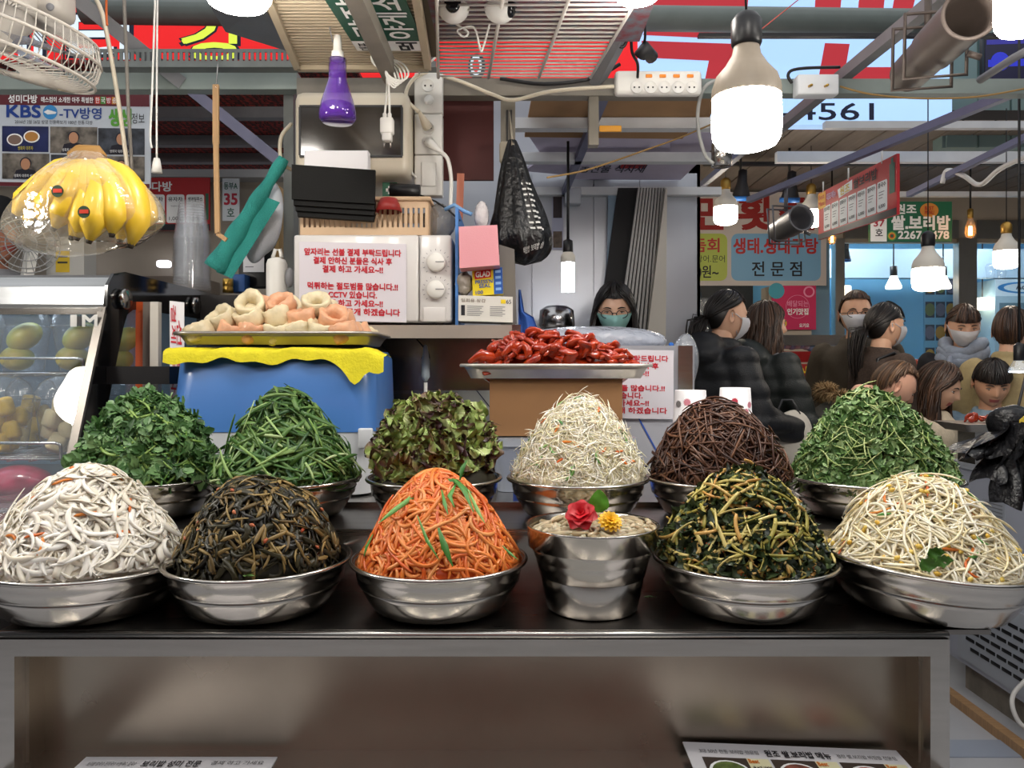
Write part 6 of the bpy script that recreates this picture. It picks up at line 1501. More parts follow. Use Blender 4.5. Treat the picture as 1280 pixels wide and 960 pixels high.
# tube lamp in front of the steel wall
t = root('tube_lamp', 'lit compact tube lamp hanging in front of the steel wall', 'lamp', W(710, 366, 3.0)); d = 3.0; s_ = d/F
for dx, dy in ((-6, 0), (-2, -4), (2, -4), (6, 0), (0, 4)):
    m = MB(); m.tube([W(710+dx, 365, d)+Vector((0, dy*s_, 0)), W(710+dx, 327, d)+Vector((0, dy*s_, 0))], 1.9*s_, 8); m.build('tube', COOL, t)
m = MB(); m.lathe([(9*s_, 0), (9*s_, 8*s_), (6*s_, 13*s_), (0, 13*s_)], W(710, 328, d), 20); m.build('ballast', HOUSW, t)
m = MB(); m.lathe([(6*s_, 0), (6.5*s_, 1*s_), (6*s_, 15*s_), (2*s_, 17*s_), (0, 17*s_)], W(710, 316, d), 16); m.build('socket', BLACK, t)
m = MB(); m.tube([W(710, 300, d), (wx(710, d), d, H+.885)], .006, 6); m.build('cord', BLACK, t)
# clip lamp at the right edge
t = root('clip_lamp', 'black hanging lamp with clear ribbed shade at the right picture edge', 'lamp', W(1274, 466, 2.5)); d = 2.5; s_ = d/F; c = W(1274, 466, d)
m = MB(); m.lathe([(0, 0), (11*s_, .5*s_), (11*s_, 2*s_), (0, 2*s_)], c, 22); m.build('lamp_face', glow('clip glow', '#e6f2ff', 6.), t)
m = MB(); m.lathe([(12*s_, 0), (12*s_, 4*s_), (7*s_, 14*s_), (6*s_, 16*s_)], c, 22); m.build('shade', CLEAR, t)
m = MB(); m.lathe([(6*s_, 15*s_), (6.4*s_, 16*s_), (6.4*s_, 34*s_), (2*s_, 38*s_), (0, 38*s_)], c, 16); m.build('socket', BLACK, t)
m = MB(); m.tube([c+Vector((0, 0, 36*s_)), (c.x, c.y, CT)], .004, 5); m.build('cord', BLACK, t)
# lights of the shop and of the market hall (real lamps out of the frame included)
for px, py, w_, lab, d in ((1228, 380, 26, 'lit drum lamp inside the blue shop behind the person in the grey scarf', 7.0), (1053, 365, 20, 'lit drum lamp behind the person in the brown jacket', 6.6)):
    c = W(px, py, d); s_ = d/F; m = MB(); m.lathe([(0, -7*s_), (w_/2*s_, -7*s_), (w_/2*s_, 7*s_), (0, 7*s_)], c, 24); t = m.build('drum_lamp', glow('drum glow', '#fff0d0', 5.), None, lab, 'lamp')
    m = MB(); m.tube([c+Vector((0, 0, 7*s_)), (c.x, c.y, 2.62)], .006, 5); m.build('cord', BLACK, t)
for x, y in ((2.9, 6.5), (4.0, 6.5)):
    m = MB(); m.bx(x-.3, x+.3, y-.06, y+.06, 2.575, 2.62); m.build('ceiling_tube_light', glow('shop tube', '#f2f8ff', 30.), None, 'white tube light on the blue shop ceiling, %s one' % ('left' if x < 3 else 'right'), 'lamp')
m = MB(); m.bx(1.1, 2.1, 6.2, 6.3, 2.6, 2.64); m.build('ceiling_tube_light', glow('kitchen tube', '#fff2dd', 6.), None, 'tube light over the fish kitchen behind the banner', 'lamp')

m = MB(); m.bar((.8, 3.3, 2.757), (6.5, 3.3, 2.757), .03, .014); m.build('lamp_rail', DARK, None, 'thin dark rail over the alley carrying the big white bulb', 'rail')
# ================================================================== OVERHEAD FIXTURES
# wall fan
fn = root('wall_fan', 'white wall fan with wire cage at the upper left corner', 'fan', W(25, 60, 1.75))
FW = mat('fan white', '#b3ada4', .45); c = W(2, 44, 1.75); ax = Vector((-.24, .02, -.97)).normalized(); q = ax.to_track_quat('Z', 'Y').to_matrix(); Rf = .205
def fc(a, r, z): return c+q @ Vector((r*math.cos(a), r*math.sin(a), z))
for r_, z_ in ((Rf, .0), (Rf*.985, .05), (Rf*.93, -.04), (.06, .065), (.12, .06)):
    m = MB(); m.tube([fc(2*PI*k/40, r_, z_) for k in range(40)], .004 if r_ > .15 else .003, 6, closed=True); m.build('cage_ring', FW, fn)
for k in range(64):
    a = 2*PI*k/64; m = MB(); m.tube([fc(a, .05, .068), fc(a, .12, .064), fc(a, .185, .056), fc(a, Rf*.99, .03), fc(a, Rf, 0), fc(a, Rf*.93, -.04), fc(a, .11, -.055), fc(a, .05, -.06)], .0016, 4); m.build('cage_wire', FW, fn)
for k in range(4):
    a0 = k*PI/2; P = []
    for i in range(7):
        row = []
        for j in range(5):
            aa = a0+(.3+.5*i/6)*(j/4-.5)*2.2; row.append(fc(aa, .03+.145*i/6, .02*(j/4-.5)*2+.005))
        P.append(row)
    m = MB(); m.grid(P); m.build('blade', film('fan blade', '#9aa2b4', .55, .2), fn)
m = MB(); m.lathe([(0, .03), (.03, .028), (.034, .0), (.055, -.03), (.06, -.10), (.04, -.15), (0, -.16)], c, 22, 0, q); m.build('motor', FW, fn)
m = MB(); m.rbox(W(66, 3, 1.8), (.075, .09, .085), .02); m.build('bracket', FW, fn)
m = MB(); m.lathe([(0, .004), (.008, .004), (.009, 0)], W(63, 9, 1.75), 14, 0, Rx); m.build('screw', GREY_P, fn)
# pull cords
def pull(lab, pts, r, mt, knob=None, kmt=None):
    o = cable(pts, r, mt, lab, 'pull_cord', 'cord', 5)
    if knob:
        x, y0, y1, w_, d = knob; s_ = d/F; h = (y1-y0)*s_; m = MB(); m.lathe([(0, 0), (w_*.55*s_, 0), (w_*.42*s_, h*.6), (w_*.30*s_, h), (0, h)], W(x, y1, d), 14); m.build('knob', kmt, o)
pull('dark pull cord with a wooden knob in front of the grey green beam', [(80, -10, 1.9), (80, 50, 1.9), (80, 96, 1.9)], .0022, DARK, (80, 95, 112, 14, 1.9), mat('pale wood knob', '#cbb892', .5))
pull('thick cream cord slanting past the grey brace into the banner', [(118, -5, 2.0), (130, 25, 2.0), (147, 120, 2.05), (160, 214, 2.1)], .006, CREAM)
pull('grey cord hanging straight beside the thick cream cord', [(155, -5, 2.1), (158, 70, 2.1), (161, 140, 2.1), (165, 212, 2.1)], .005, mat('grey cord', '#857f76', .6))
pull('thin white cord hanging with a kink left of the wooden stick', [(194, -5, 2.0), (192, 60, 2.0), (190, 120, 2.0), (188, 170, 2.0), (190, 185, 2.0)], .0028, WHITE)
pull('thin white cord with a white knob left of the wooden stick', [(197, -5, 2.0), (196, 100, 2.0), (196, 198, 2.0)], .0026, WHITE, (196, 198, 216, 12, 2.0), WHITE)
pull('short orange string tied on the grey brace', [(133, -4, 1.95), (133, 18, 1.95), (134, 32, 1.95)], .003, mat('orange string', '#c86028', .6))
# security cameras
for px, py, face, lab in ((567, 8, 0, 'white round security camera with its black face towards the viewer'), (625, 8, 1, 'white round security camera turned to the right')):
    d = 1.85; t = root('security_camera', lab, 'camera', W(px, py+22, d)); s_ = d/F; c = W(px, py, d)
    m = MB(); m.ell(c, (20*s_, 19*s_, 21*s_), 24, 16); m.build('body', WHITE, t)
    dv = Vector((.0, -1, 0)) if not face else Vector((.9, -.42, -.1)).normalized(); q = dv.to_track_quat('Z', 'Y').to_matrix()
    m = MB(); m.lathe([(0, 20.6*s_), (7*s_, 20.0*s_), (10.5*s_, 17.4*s_), (10.5*s_, 14*s_)], c, 22, 0, q, 1, 1.45); fc_ = m.build('face', mat('camera black', '#0d0d10', .15), t)
    m = MB(); m.lathe([(0, 21.3*s_), (3.6*s_, 21.3*s_), (4.4*s_, 20*s_)], c, 16, 0, q); m.build('lens', mat('lens', '#222a30', .05, coat=1), fc_)
    m = MB(); m.lathe([(6*s_, 18*s_), (6*s_, 42*s_), (0, 42*s_)], c, 14); m.build('mount', WHITE, t)
cable([(570, 30, 1.9), (585, 40, 1.9), (580, 46, 1.9), (572, 38, 1.9), (592, 34, 1.9), (600, 60, 1.92), (603, 62, 1.92), (612, 30, 1.9)], .0026, WHITE, 'thin white cable tangled below the security cameras')
# purple bottle
pb = root('spray_bottle', 'purple translucent bottle hanging by its white cap from the slatted tray', 'bottle', W(422, 153, 1.9)); d = 1.9; s_ = d/F; c = W(422, 153, d)
m = MB(); m.lathe([(0, 1*s_), (19*s_, 0), (22.5*s_, 4*s_), (23*s_, 12*s_), (20*s_, 26*s_), (11.5*s_, 52*s_), (11*s_, 56*s_), (11*s_, 79*s_)], c, 32); m.build('flask', film('purple plastic', '#5a2c9c', .45, .08, refl=1.4), pb)
m = MB(); m.lathe([(0, 3*s_), (18*s_, 2*s_), (21*s_, 5*s_), (21.4*s_, 12*s_), (19.4*s_, 22*s_), (0, 22*s_)], c, 28); m.build('liquid', film('purple liquid', '#7a50b4', .5, .1), pb)
m = MB(); m.lathe([(7.5*s_, 78*s_), (7.5*s_, 88*s_), (5.5*s_, 89*s_), (5*s_, 100*s_), (4.5*s_, 108*s_), (0, 109*s_)], c, 22); m.build('cap', WHITE, pb)
m = MB(); m.tube([c+Vector((-6*s_, 0, 100*s_)), c+Vector((-10*s_, 0, 118*s_)), c+Vector((-4*s_, 0, 130*s_)), c+Vector((-2*s_, 0, 150*s_))], .0018, 5); m.build('hanging_wire', GREY_P, pb)
# charger
ch = root('usb_charger', 'white two pin charger dangling in front of the cream cabinet', 'charger', W(484, 184, 2.1))
m = MB(); m.rbox(W(484, 158, 2.1), (.036, .03, .044), .005); m.rbox(W(484, 172, 2.1), (.026, .026, .022), .004); m.build('block', WHITE, ch)
for dx in (-4, 4): m = MB(); m.tube([W(484+dx, 176, 2.1), W(484+dx, 184, 2.1)], .0025, 6); m.build('pin', STEEL, ch)
for x in (481, 487): m = MB(); m.rbox(W(x, 145, 2.1), (.010, .012, .016), .003); m.build('cable_plug', WHITE, ch)
cable([(462, -8, 1.85), (470, 30, 1.95), (478, 62, 2.0), (474, 75, 2.05), (480, 85, 2.05), (484, 105, 2.08), (481, 142, 2.1)], .003, WHITE, 'white charger cable running along the dusty tube')
cable([(466, -8, 1.85), (474, 30, 1.95), (482, 80, 2.03), (486, 110, 2.08), (487, 142, 2.1)], .003, WHITE, 'second white charger cable beside the first')
t = root('cable_coil', 'coiled white charger cable tied below the dusty tube', 'cable', W(485, 110, 2.04))
for k in range(5):
    m = MB(); P = [W(482+(-12-k*1.5)*math.sin(a)*(1 if a < PI else -.2)+ (0), 72-14*math.cos(a), 2.03-.003*k) for a in np.linspace(0, 2*PI, 18)]; m.tube(P, .0025, 5); m.build('loop', WHITE, t)
    m = MB(); P = [W(481+ (1-math.cos(a))*(9+2.4*k)*.8, 84+12*math.sin(a)+(1-math.cos(a))*(10-k*1.5), 2.03-.003*k) for a in np.linspace(0, 2*PI, 18)]; m.tube(P, .0025, 5); m.build('loop', WHITE, t)
cable([(530, -5, 2.2), (528, 20, 2.2), (522, 50, 2.2), (530, 78, 2.2), (545, 70, 2.2), (545, 45, 2.2), (535, 38, 2.2), (524, 52, 2.2), (524, 92, 2.3)], .003, WHITE, 'white cable looping down to the top of the wall strip')
# extension strip
ex = root('extension_strip', 'white five way extension strip with orange switches on the dusty beam', 'extension strip', W(822, 120, 2.36)); d = 2.37
a, b = W(768, 90, d), W(876, 120, d); m = MB(); m.rbox(((a.x+b.x)/2, d, (a.z+b.z)/2), (b.x-a.x, .04, a.z-b.z), .012); m.build('case', WHITE, ex)
for k in range(5):
    x = 796+k*17.2
    m = MB(); m.lathe([(0, .001), (.0165, .001), (.018, .004), (.0195, .004), (.0195, 0)], W(x, 109, d-.021), 20, 0, Rx); sk = m.build('socket', WHITE, ex)
    for dx in (-3, 3): m = MB(); m.ell(W(x+dx, 109, d-.0225), (.0028, .002, .0028), 8, 6); m.build('pin_hole', BLACK, sk)
    if k: m = MB(); m.rbox(W(x-2, 95, d-.022), (.020, .006, .010), .002); m.build('switch', mat('orange switch', '#c8741c', .4, emit=.25, ecol='#e08020'), ex)
cable([(795, -8, 2.1), (785, 20, 2.15), (772, 45, 2.2), (770, 55, 2.2), (780, 58, 2.2), (788, 40, 2.2), (790, 65, 2.25), (797, 80, 2.3), (797, 97, 2.34)], .0045, BLACK, 'black cable bundle hanging over the extension strip')
cable([(805, -8, 2.1), (806, 20, 2.15), (806, 50, 2.25), (800, 62, 2.28), (815, 75, 2.3)], .004, BLACK, 'thin black cable hanging beside the black bundle')
cable([(735, -8, 2.1), (752, 18, 2.12), (775, 24, 2.15), (795, 18, 2.15)], .0035, BLACK, 'black cable sagging across the wire rack')
m = MB(); a = W(800, 70, 2.28); m.tube([a, W(806, 60, 2.26), W(815, 72, 2.3)], .02, 10); m.build('black_adapter', DARK, None, 'dark adapter hanging in the black cable bundle', 'adapter')
cable([(625, 98, 2.4), (680, 105, 2.4), (740, 98, 2.4), (775, 80, 2.4)], .006, BLACK, 'thick black cable lying on the dusty beam')
m = MB(); m.bx(wx(736, 2.44), wx(748, 2.44), 2.43, 2.47, wz(182, 2.44), wz(122, 2.44)); pst = m.build('hanging_stub', mat('dusty post', '#7c766a'), None, 'short dusty steel stub hanging under the extension strip', 'post')
m = MB(); m.rbox(W(763, 161, 2.42), (.07, .008, .020), .003); m.build('orange_tag', mat('orange tag', '#c88a1c', .5), None, 'orange tag stuck out from the dusty stub', 'tag')
m = MB(); m.lathe([(0, 0), (.033, 0), (.033, .075), (0, .075)], W(902, 208, 2.5), 20); m.build('steel_tube_end', STEEL, None, 'short shiny tube end below the large LED bulb', 'tube')
cable([(905, 98, 2.4), (880, 110, 2.4), (872, 150, 2.45), (880, 190, 2.48), (892, 205, 2.48)], .006, mat('grey cable', '#9c9c98', .5), 'grey cable looping behind the large LED bulb')
cable([(684, 222, 2.36), (735, 212, 2.5), (800, 190, 2.65), (850, 172, 2.75), (897, 152, 2.84)], .003, mat('twine', '#9a7a48', .7), 'brown twine stretched under the cardboard rack')
# switch box
sb = root('switch_box', 'grey double switch box on the grey green beam below the pale blue sign', 'switch', W(1019, 121, 2.4)); d = 2.40
a, b = W(994, 96, d), W(1045, 121, d); m = MB(); m.rbox(((a.x+b.x)/2, d, (a.z+b.z)/2), (b.x-a.x, .05, a.z-b.z), .005); m.build('case', WHITE_P, sb)
for x in (1011, 1031):
    m = MB(); m.tube([W(x, 108, d-.024), W(x+4, 106, d-.045)], .004, 6); m.build('toggle', GOLD, sb)
cable([(990, 104, 2.4), (985, 95, 2.4), (990, 88, 2.4), (1010, 85, 2.4), (1050, 84, 2.4)], .005, BLACK, 'black cable arching over the grey switch box')
cable([(1050, 108, 2.4), (1090, 118, 2.4), (1150, 123, 2.41), (1220, 121, 2.41), (1285, 110, 2.4)], .003, mat('twine', '#9a7a48'), 'brown wire sagging along the grey green beam at the right')
cable([(945, 42, 1.62), (970, 22, 1.7), (1005, -6, 1.8)], .0012, mat('red wire', '#a03828', .5), 'thin red wire from the large bulb to the upper right', 'wire')
# spotlights
def spot(lab, p0, p1, r, mt, yl=2.6):
    p0, p1 = Vector(p0), Vector(p1); ax = (p0-p1).normalized(); L_ = (p0-p1).length; q = ax.to_track_quat('Z', 'Y').to_matrix(); t = root('spotlight', lab, 'spotlight', p1)
    m = MB(); m.lathe([(0, 0), (r*.7, 0), (r*.86, L_*.06), (r*.88, L_*.45), (r*.97, L_*.5), (r, L_*.98), (r*1.05, L_), (r*.90, L_), (r*.85, L_*.9), (r*.80, L_*.55), (0, L_*.5)], p1, 32, 0, q); m.build('barrel', mt, t)
    for f in (.30, .52):
        m = MB(); n_ = p1+ax*L_*f; up = q @ Vector((0, 1, 0)); sd = q @ Vector((1, 0, 0)); w_ = r*1.25
        P = [n_+sd*w_*x+up*w_*y for x, y in ((-1, -1), (1, -1), (1, 1.2), (-1, 1.2))]; m.tube(P, r*.10, 5, closed=True); m.build('bracket', mt, t)
    m = MB(); n_ = p1+ax*L_*.4; m.tube([n_+Vector((0, 0, r*1.2)), n_+Vector((0, 0, r*yl))], r*.16, 8); m.build('yoke', mt, t)
    m = MB(); n_ = p1+ax*L_*.62; m.tube([n_+q @ Vector((r*1.0, -r*.6, 0)), n_+q @ Vector((r*1.5, -r*.8, 0))], r*.14, 8); m.build('knob', mt, t)
SPM = mat('spot brown grey', '#544a44', .5, .2, var=.05)
spot('large brown grey stage spotlight at the upper right', W(1213, 16, 1.66), W(1132, 96, 2.10), .056, SPM)
spot('small grey spotlight hanging from the tube before the fish banner', W(1002, 272, 3.78), W(970, 291, 4.02), .066, mat('spot grey', '#68686c', .4, .3), 3.3)
m = MB(); m.rbox(W(1262, 74, 4.1), (.30, .05, .25), .008); tv_ = m.build('television', BLACK, None, 'dark television with a blue picture under the top right bulb', 'television')
s = Sign('screen', None, None, W(1232, 50, 4.06), W(1292, 48, 4.06), W(1232, 100, 4.06), mat('screen dark', '#14122c', .2, emit=.15, ecol='#1c1a50'), .004, parent=tv_)
s.rect(.02, .0, 1, .12, mat('screen band', '#3a38a0', .3, emit=.2, ecol='#3c3ab0')).disc(.3, .55, .05, mat('screen blue', '#2c36c8', .3, emit=.3, ecol='#2a34d0'), 2).rect(.05, .5, 1, .68, mat('screen blue', '#2c36c8'), 1).done()
m = MB(); m.tube([W(1225, 100, 2.35), W(1268, 72, 2.2), W(1290, 60, 2.15)], .012, 8); m.build('grey_tube', GREY_P, None, 'short grey tube leaning over the right end of the beam', 'tube')
cable([(1178, 229, 4.0), (1184, 213, 3.98), (1205, 220, 3.85), (1225, 231, 3.8), (1250, 211, 3.6), (1285, 195, 3.4)], .012, WHITE, 'thick white cable wound round the grey tube at the right')
# ================================================================== SIGNS AT THE LEFT
TL, TR, BL = W(-40, 106, 2.75), W(188, 109, 2.75), W(-40, 232, 2.75)
s = Sign('broadcast_banner', 'white banner with large blue letters and photo panels behind the bananas', 'banner', TL, TR, BL, mat('banner grey white', '#c3c9d0', .5), .006)
def k(x, y): return ((x+40)/228, (y-106)/126)
MARB = mat('maroon print', '#5e2028', .5); NB = mat('kbs blue', '#1c3e8c', .5); LG = mat('lime print', '#5ca03a', .5)
def R(x0, y0, x1, y1, m_, l=1, **kw): s.rect(*k(x0, y0), *k(x1, y1), m_, l, **kw)
def T(t, x0, y0, x1, y1, m_, b=0.02, l=3, **kw): s.text(t, *k(x0, y0), *k(x1, y1), m_, l, b, **kw)
R(-40, 106, 187, 130.5, MARB); R(-40, 227, 187, 232, MARB)
T('성미다방', 11, 118, 47, 128, WHT_INK, .03); T('매스컴이 소개한 아주 특별한', 52, 120, 117, 127, WHT_INK)
for i, (t, c_) in enumerate((('한', '#c8402c'), ('국', '#4c8c3c'), ('방', '#b02838'), ('송', '#d08a30'))):
    R(119+i*7, 119, 125.5+i*7, 128, mat('tile %d' % i, c_, .5), 2); T(t, 120+i*7, 120, 125+i*7, 127, WHT_INK, .01, 4)
T('KBS', 9, 131, 51, 146, NB, .05); s.disc(*k(63, 139), .026, mat('ball blue', '#3a8cc8', .4), 2); s.pol([k(55, 139), k(60, 136), k(71, 139), k(70, 141), k(60, 142)], WHT_INK, 3)
T('-TV방영', 75, 133, 127, 147, NB, .02); T('2016년 2월 26일 방영 인물화보기 100년 전통 다방', 19, 149, 116, 154, BLK_INK, .0)
T('생생', 137, 134, 164, 155, LG, .05); T('정보', 165, 139, 181, 152, BLK_INK, .0)
PHB = [mat('photo navy', '#1c2450', .5, var=.5, scale=12), mat('photo kitchen', '#6e675e', .5, var=.8, scale=24), mat('photo dark kitchen', '#3c4048', .5, var=.8, scale=24)]
SK = mat('photo skin', '#b58464', .6); DKC = mat('photo coat', '#1c1a26', .6)
for i, (x0, y0, x1, y1, kind) in enumerate(((3, 157, 61, 189, 0), (63, 157, 122, 190, 1), (123, 158, 181, 191, 2), (3, 191, 62, 223, 1), (64, 192, 122, 224, 2), (123, 193, 181, 224, 1))):
    R(x0, y0, x1, y1, PHB[kind], 2); cx_ = (x0+x1)/2
    if kind == 0:
        for xx, yy, cc in ((19, 174, '#7a6458'), (40, 170, '#b07c3c')): s.disc(*k(xx, yy), .029, WHT_INK, 3, .75); s.disc(*k(xx, yy), .024, mat('tea %d' % xx, cc, .5), 4, .72)
        T('쌍화차 대추차', 23, 182, 42, 187, mat('photo yellow', '#d8c83c', .5), .0, 4)
    else:
        h_ = y1-y0; s.disc(*k(cx_, y0+h_*.38), .021, DKC, 3, 1.0); s.disc(*k(cx_, y0+h_*.42), .017, SK, 4, 1.2)
        s.pol([k(cx_-16, y1), k(cx_-12, y0+h_*.66), k(cx_, y0+h_*.58), k(cx_+12, y0+h_*.66), k(cx_+16, y1)], DKC, 3)
        T('쌍화차 대추차 생과일', cx_-14, y1-6, cx_+14, y1-2, WHT_INK, .0, 5)
s.done()
TL, TR, BL = W(150, 222, 3.585), W(262, 222, 3.585), W(150, 288, 3.585)
s = Sign('tea_menu_board', 'red tea menu board with white price cards behind the stacked cups', 'menu board', TL, TR, BL, mat('menu red', '#b01c20', .5), .01)
s.rect(0, .88, 1, 1, BLK_INK).text('성미다방', .12, .08, .58, .26, WHT_INK, 2, .04)
for i, (t, p_) in enumerate((('쌍화차', '5,000'), ('유자차', '1,000'), ('생과일주스', '3,000'))):
    u = .30+i*.22; s.rect(u, .32, u+.2, .86, WHT_INK, 1, r=.01).text(t, u+.02, .37, u+.18, .45, BLK_INK, 2, .02).text(p_, u+.03, .74, u+.16, .82, BLK_INK, 2).text('Ssanghwa tea', u+.05, .52, u+.15, .56, GREY_P, 2)
s.rect(.955, .3, .99, .8, mat('bottle green', '#2c5c44', .5), 2).done()
s = Sign('number_plate', 'white plate reading 35 in red beside the tea menu board', 'sign', W(278, 223, 3.585), W(299, 223, 3.585), W(278, 276, 3.585), mat('plate pale', '#c6ccd0', .5), .008)
s.text('동부A', .1, .10, .9, .26, GREENS, 2, .02).text('35', .12, .36, .88, .62, mat('crimson', '#a81c34', .5), 2, .05).text('호', .28, .70, .72, .90, GREENS, 2, .02).done()
s = Sign('yellow_label_box', 'pale box with a yellow label behind the fruit case', 'box', W(58, 296, 2.72), W(105, 296, 2.72), W(58, 370, 2.72), mat('box pale grey', '#aaa8a2', .5), .08)
s.rect(.25, .24, .62, .60, mat('yellow label', '#c8a82c', .5)).rect(.3, .32, .57, .35, DARK, 2).rect(.3, .42, .57, .45, DARK, 2).done()
m = MB(); m.bx(-2.6, -1.4, 3.4, 3.68, 0, wz(345, 3.4)); m.build('back_cupboard', mat('cupboard brown', '#7c7064', .6), None, 'brown cupboard behind the fruit case', 'cupboard')
f2 = root('desk_fan', 'small white caged fan behind the capped seller at the left edge', 'fan', W(30, 365, 2.6)); c = W(33, 305, 2.6); q = Vector((.5, -.8, .1)).to_track_quat('Z', 'Y').to_matrix()
for r_ in (.03, .06, .085, .10): m = MB(); m.tube([c+q @ Vector((r_*math.cos(a), r_*math.sin(a), .02*(1-r_*10))) for a in np.linspace(0, 2*PI, 28, endpoint=False)], .0022, 5, closed=True); m.build('cage_ring', mat('fan grey', '#8a8a88', .5), f2)
for i in range(28): a = 2*PI*i/28; m = MB(); m.tube([c+q @ Vector((.015*math.cos(a), .015*math.sin(a), .02)), c+q @ Vector((.1*math.cos(a), .1*math.sin(a), 0))], .0014, 4); m.build('cage_wire', mat('fan grey', '#8a8a88'), f2)
m = MB(); m.bar(W(30, 366, 2.6), W(40, 312, 2.62), .03, .03); m.build('stand', WHITE, f2)
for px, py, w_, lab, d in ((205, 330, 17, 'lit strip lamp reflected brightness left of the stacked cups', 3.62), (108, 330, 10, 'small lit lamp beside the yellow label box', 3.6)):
    m = MB(); m.rbox(W(px, py, d), (w_*d/F, .04, 9*d/F), .012); m.build('wall_glow', glow('wall glow', '#f4f2ff', 2.2), None, lab.replace(' reflected brightness', ' on the wall'), 'lamp')  # strip by the stacked cups glows in place of light reflected on the wall

# ================================================================== FISH RESTAURANT AND SHOP AT THE BACK
s = Sign('fish_banner', 'white fish restaurant banner with red brush letters and green and blue panels', 'banner', W(800, 240, 5.86), W(1033, 240, 5.86), W(800, 357, 5.86), mat('banner cream', '#cfc6c0', .6), .01)
def k(x, y): return ((x-800)/233, (y-240)/117)
BRUSH = mat('brush red', '#9c2420', .6)
for t, x0, x1 in (('복', 812, 853), ('민', 871, 903), ('횟', 924, 962), ('집', 975, 1016)): s.text(t, *k(x0, 246), *k(x1, 286), BRUSH, 2, .06)
LIME = mat('lime panel', '#b6c454', .5); SKY = mat('sky panel', '#7fb2d6', .5); RI = mat('panel red', '#bc2c2c', .5)
s.rect(*k(800, 292), *k(909, 351), LIME, 1, r=.05).rect(*k(914, 292), *k(1026, 351), SKY, 1, r=.05)
s.text('해물 모둠회', *k(805, 298), *k(899, 315), RI, 2, .03).text('소라.멍게.연어.광어.문어', *k(810, 319), *k(906, 328), BLK_INK, 2, .0).text('000원~', *k(856, 332), *k(898, 347), BLK_INK, 2, .02)
s.pol([k(832, 329), k(855, 329), k(860, 348), k(832, 348)], WHT_INK, 3).text('생태.생대구탕', *k(917, 298), *k(1022, 317), RI, 2, .04).text('전 문 점', *k(940, 327), *k(1002, 345), BLK_INK, 2, .02).done()
s = Sign('pink_poster', 'pink delivery poster with a white circle on the pillar beside the long haired person', 'poster', W(965, 357, 5.75), W(1020, 357, 5.75), W(965, 412, 5.75), mat('hot pink', '#c82058', .5), .01)
s.ring(.58, .48, .085, .088, mat('pink pale', '#e890b0', .5), 2).text('배달되는', .35, .34, .82, .48, mat('pink pale', '#e890b0'), 2, .02).text('인기맛집', .35, .52, .82, .66, WHT_INK, 2, .04).text('요기요', .62, .86, .84, .95, WHT_INK, 2, .03).ring(.84, .14, .03, .042, mat('pink pale', '#e890b0'), 2).ring(.22, .86, .025, .038, mat('poster yellow', '#d8b43c', .5), 2).disc(.1, .12, .06, mat('teal disc', '#3c9cb0', .4), 3).done()
# red menu board hanging along the tube
a0, a1 = W(1121, 192, 3.20), W(1023, 242, 4.2)
TR_ = Vector((a0.x, a0.y, a0.z)); TL_ = Vector((a1.x, a1.y, a1.z)); BL_ = W(1023, 300, 4.2)
s = Sign('hanging_menu', 'red hanging menu board with white price columns seen at an angle', 'menu board', TL_, TR_, BL_, mat('menu red2', '#b4242a', .5), .012)
s.rect(0, .88, 1, 1, mat('menu black', '#26242a', .5)).text('원조', .34, .1, .47, .26, mat('menu gold', '#d8b850', .5), 3, .04).pol([(.30, .12), (.5, .06), (.5, .25), (.32, .3)], WHT_INK, 1).text('쌀보리밥', .52, .07, .80, .26, BLK_INK, 3, .04)
s.rect(.0, .02, .12, .36, mat('best yellow', '#d8a024', .5), 2).text('Best', .015, .06, .105, .16, REDP, 3, .02).text('Menu', .015, .2, .105, .30, REDP, 3, .02).text('대표메뉴', .14, .1, .28, .24, mat('pale violet', '#c8b4d8', .5), 3, .02)
for i, t in enumerate(('쌀.보리밥', '칼국수', '잡채국수', '잔치국수', '비빔국수', '열무국수', '콩국수')):
    u = .09+i*.118; s.rect(u, .34, u+.108, .86, WHT_INK, 1, r=.01).text(t, u+.012, .37, u+.096, .45, BLK_INK, 2, .02).text(('6,000', '6,000', '5,000', '6,000', '6,000', '6,000', '6,000')[i], u+.02, .74, u+.088, .81, BLK_INK, 2, .01)
    for j in range(3): s.rect(u+.02, .52+j*.05, u+.08-.01*j, .535+j*.05, GREY_P, 2)
s.rect(.93, .12, .985, .62, mat('soju green', '#2c5c4c', .5), 2).rect(.945, .03, .97, .14, mat('soju green', '#2c5c4c'), 2).done()
for t in (.08, .45, .85):
    p_ = TL_.lerp(TR_, t); m = MB(); m.tube([p_+Vector((0, 0, -.01)), p_+Vector((0, 0, .05))], .004, 5); m.build('cable_tie', WHITE, None, 'white tie holding the %s end of the red menu board' % ('far' if t < .2 else 'near' if t > .8 else 'middle of the'), 'tie')
s = Sign('phone_sign', 'green sign with white Korean letters and the number 2267-5478', 'sign', W(1088, 252, 4.95), W(1190, 252, 4.95), W(1088, 302, 4.95), mat('phone green', '#1d5c40', .5, emit=.08, ecol='#1d5c40'), .03)
s.rect(0, 0, .2, 1, WHT_INK).text('37', .04, .46, .17, .62, mat('crimson', '#a81c34'), 2, .04).text('호', .06, .68, .15, .86, BLK_INK, 2, .02).text('원조', .31, .07, .56, .30, WHT_INK, 2, .05).text('쌀.보리밥', .26, .36, .97, .70, WHT_INK, 2, .06).text('2267-5478', .34, .74, .96, .93, WHT_INK, 2, .05)
s.disc(.72, .22, .06, mat('bubble orange', '#d8903c', .5), 2, .8).text('BEST', .665, .12, .775, .21, REDP, 4, .02).text('MENU', .665, .23, .775, .32, REDP, 4, .02)
for r0, c_ in ((.010, '#c85030'), (.017, '#d8b040'), (.024, '#5c9c50')): s.ring(.262, .86, r0, r0+.006, mat('rainbow%s' % c_, c_, .5), 3, 16)
s.done()
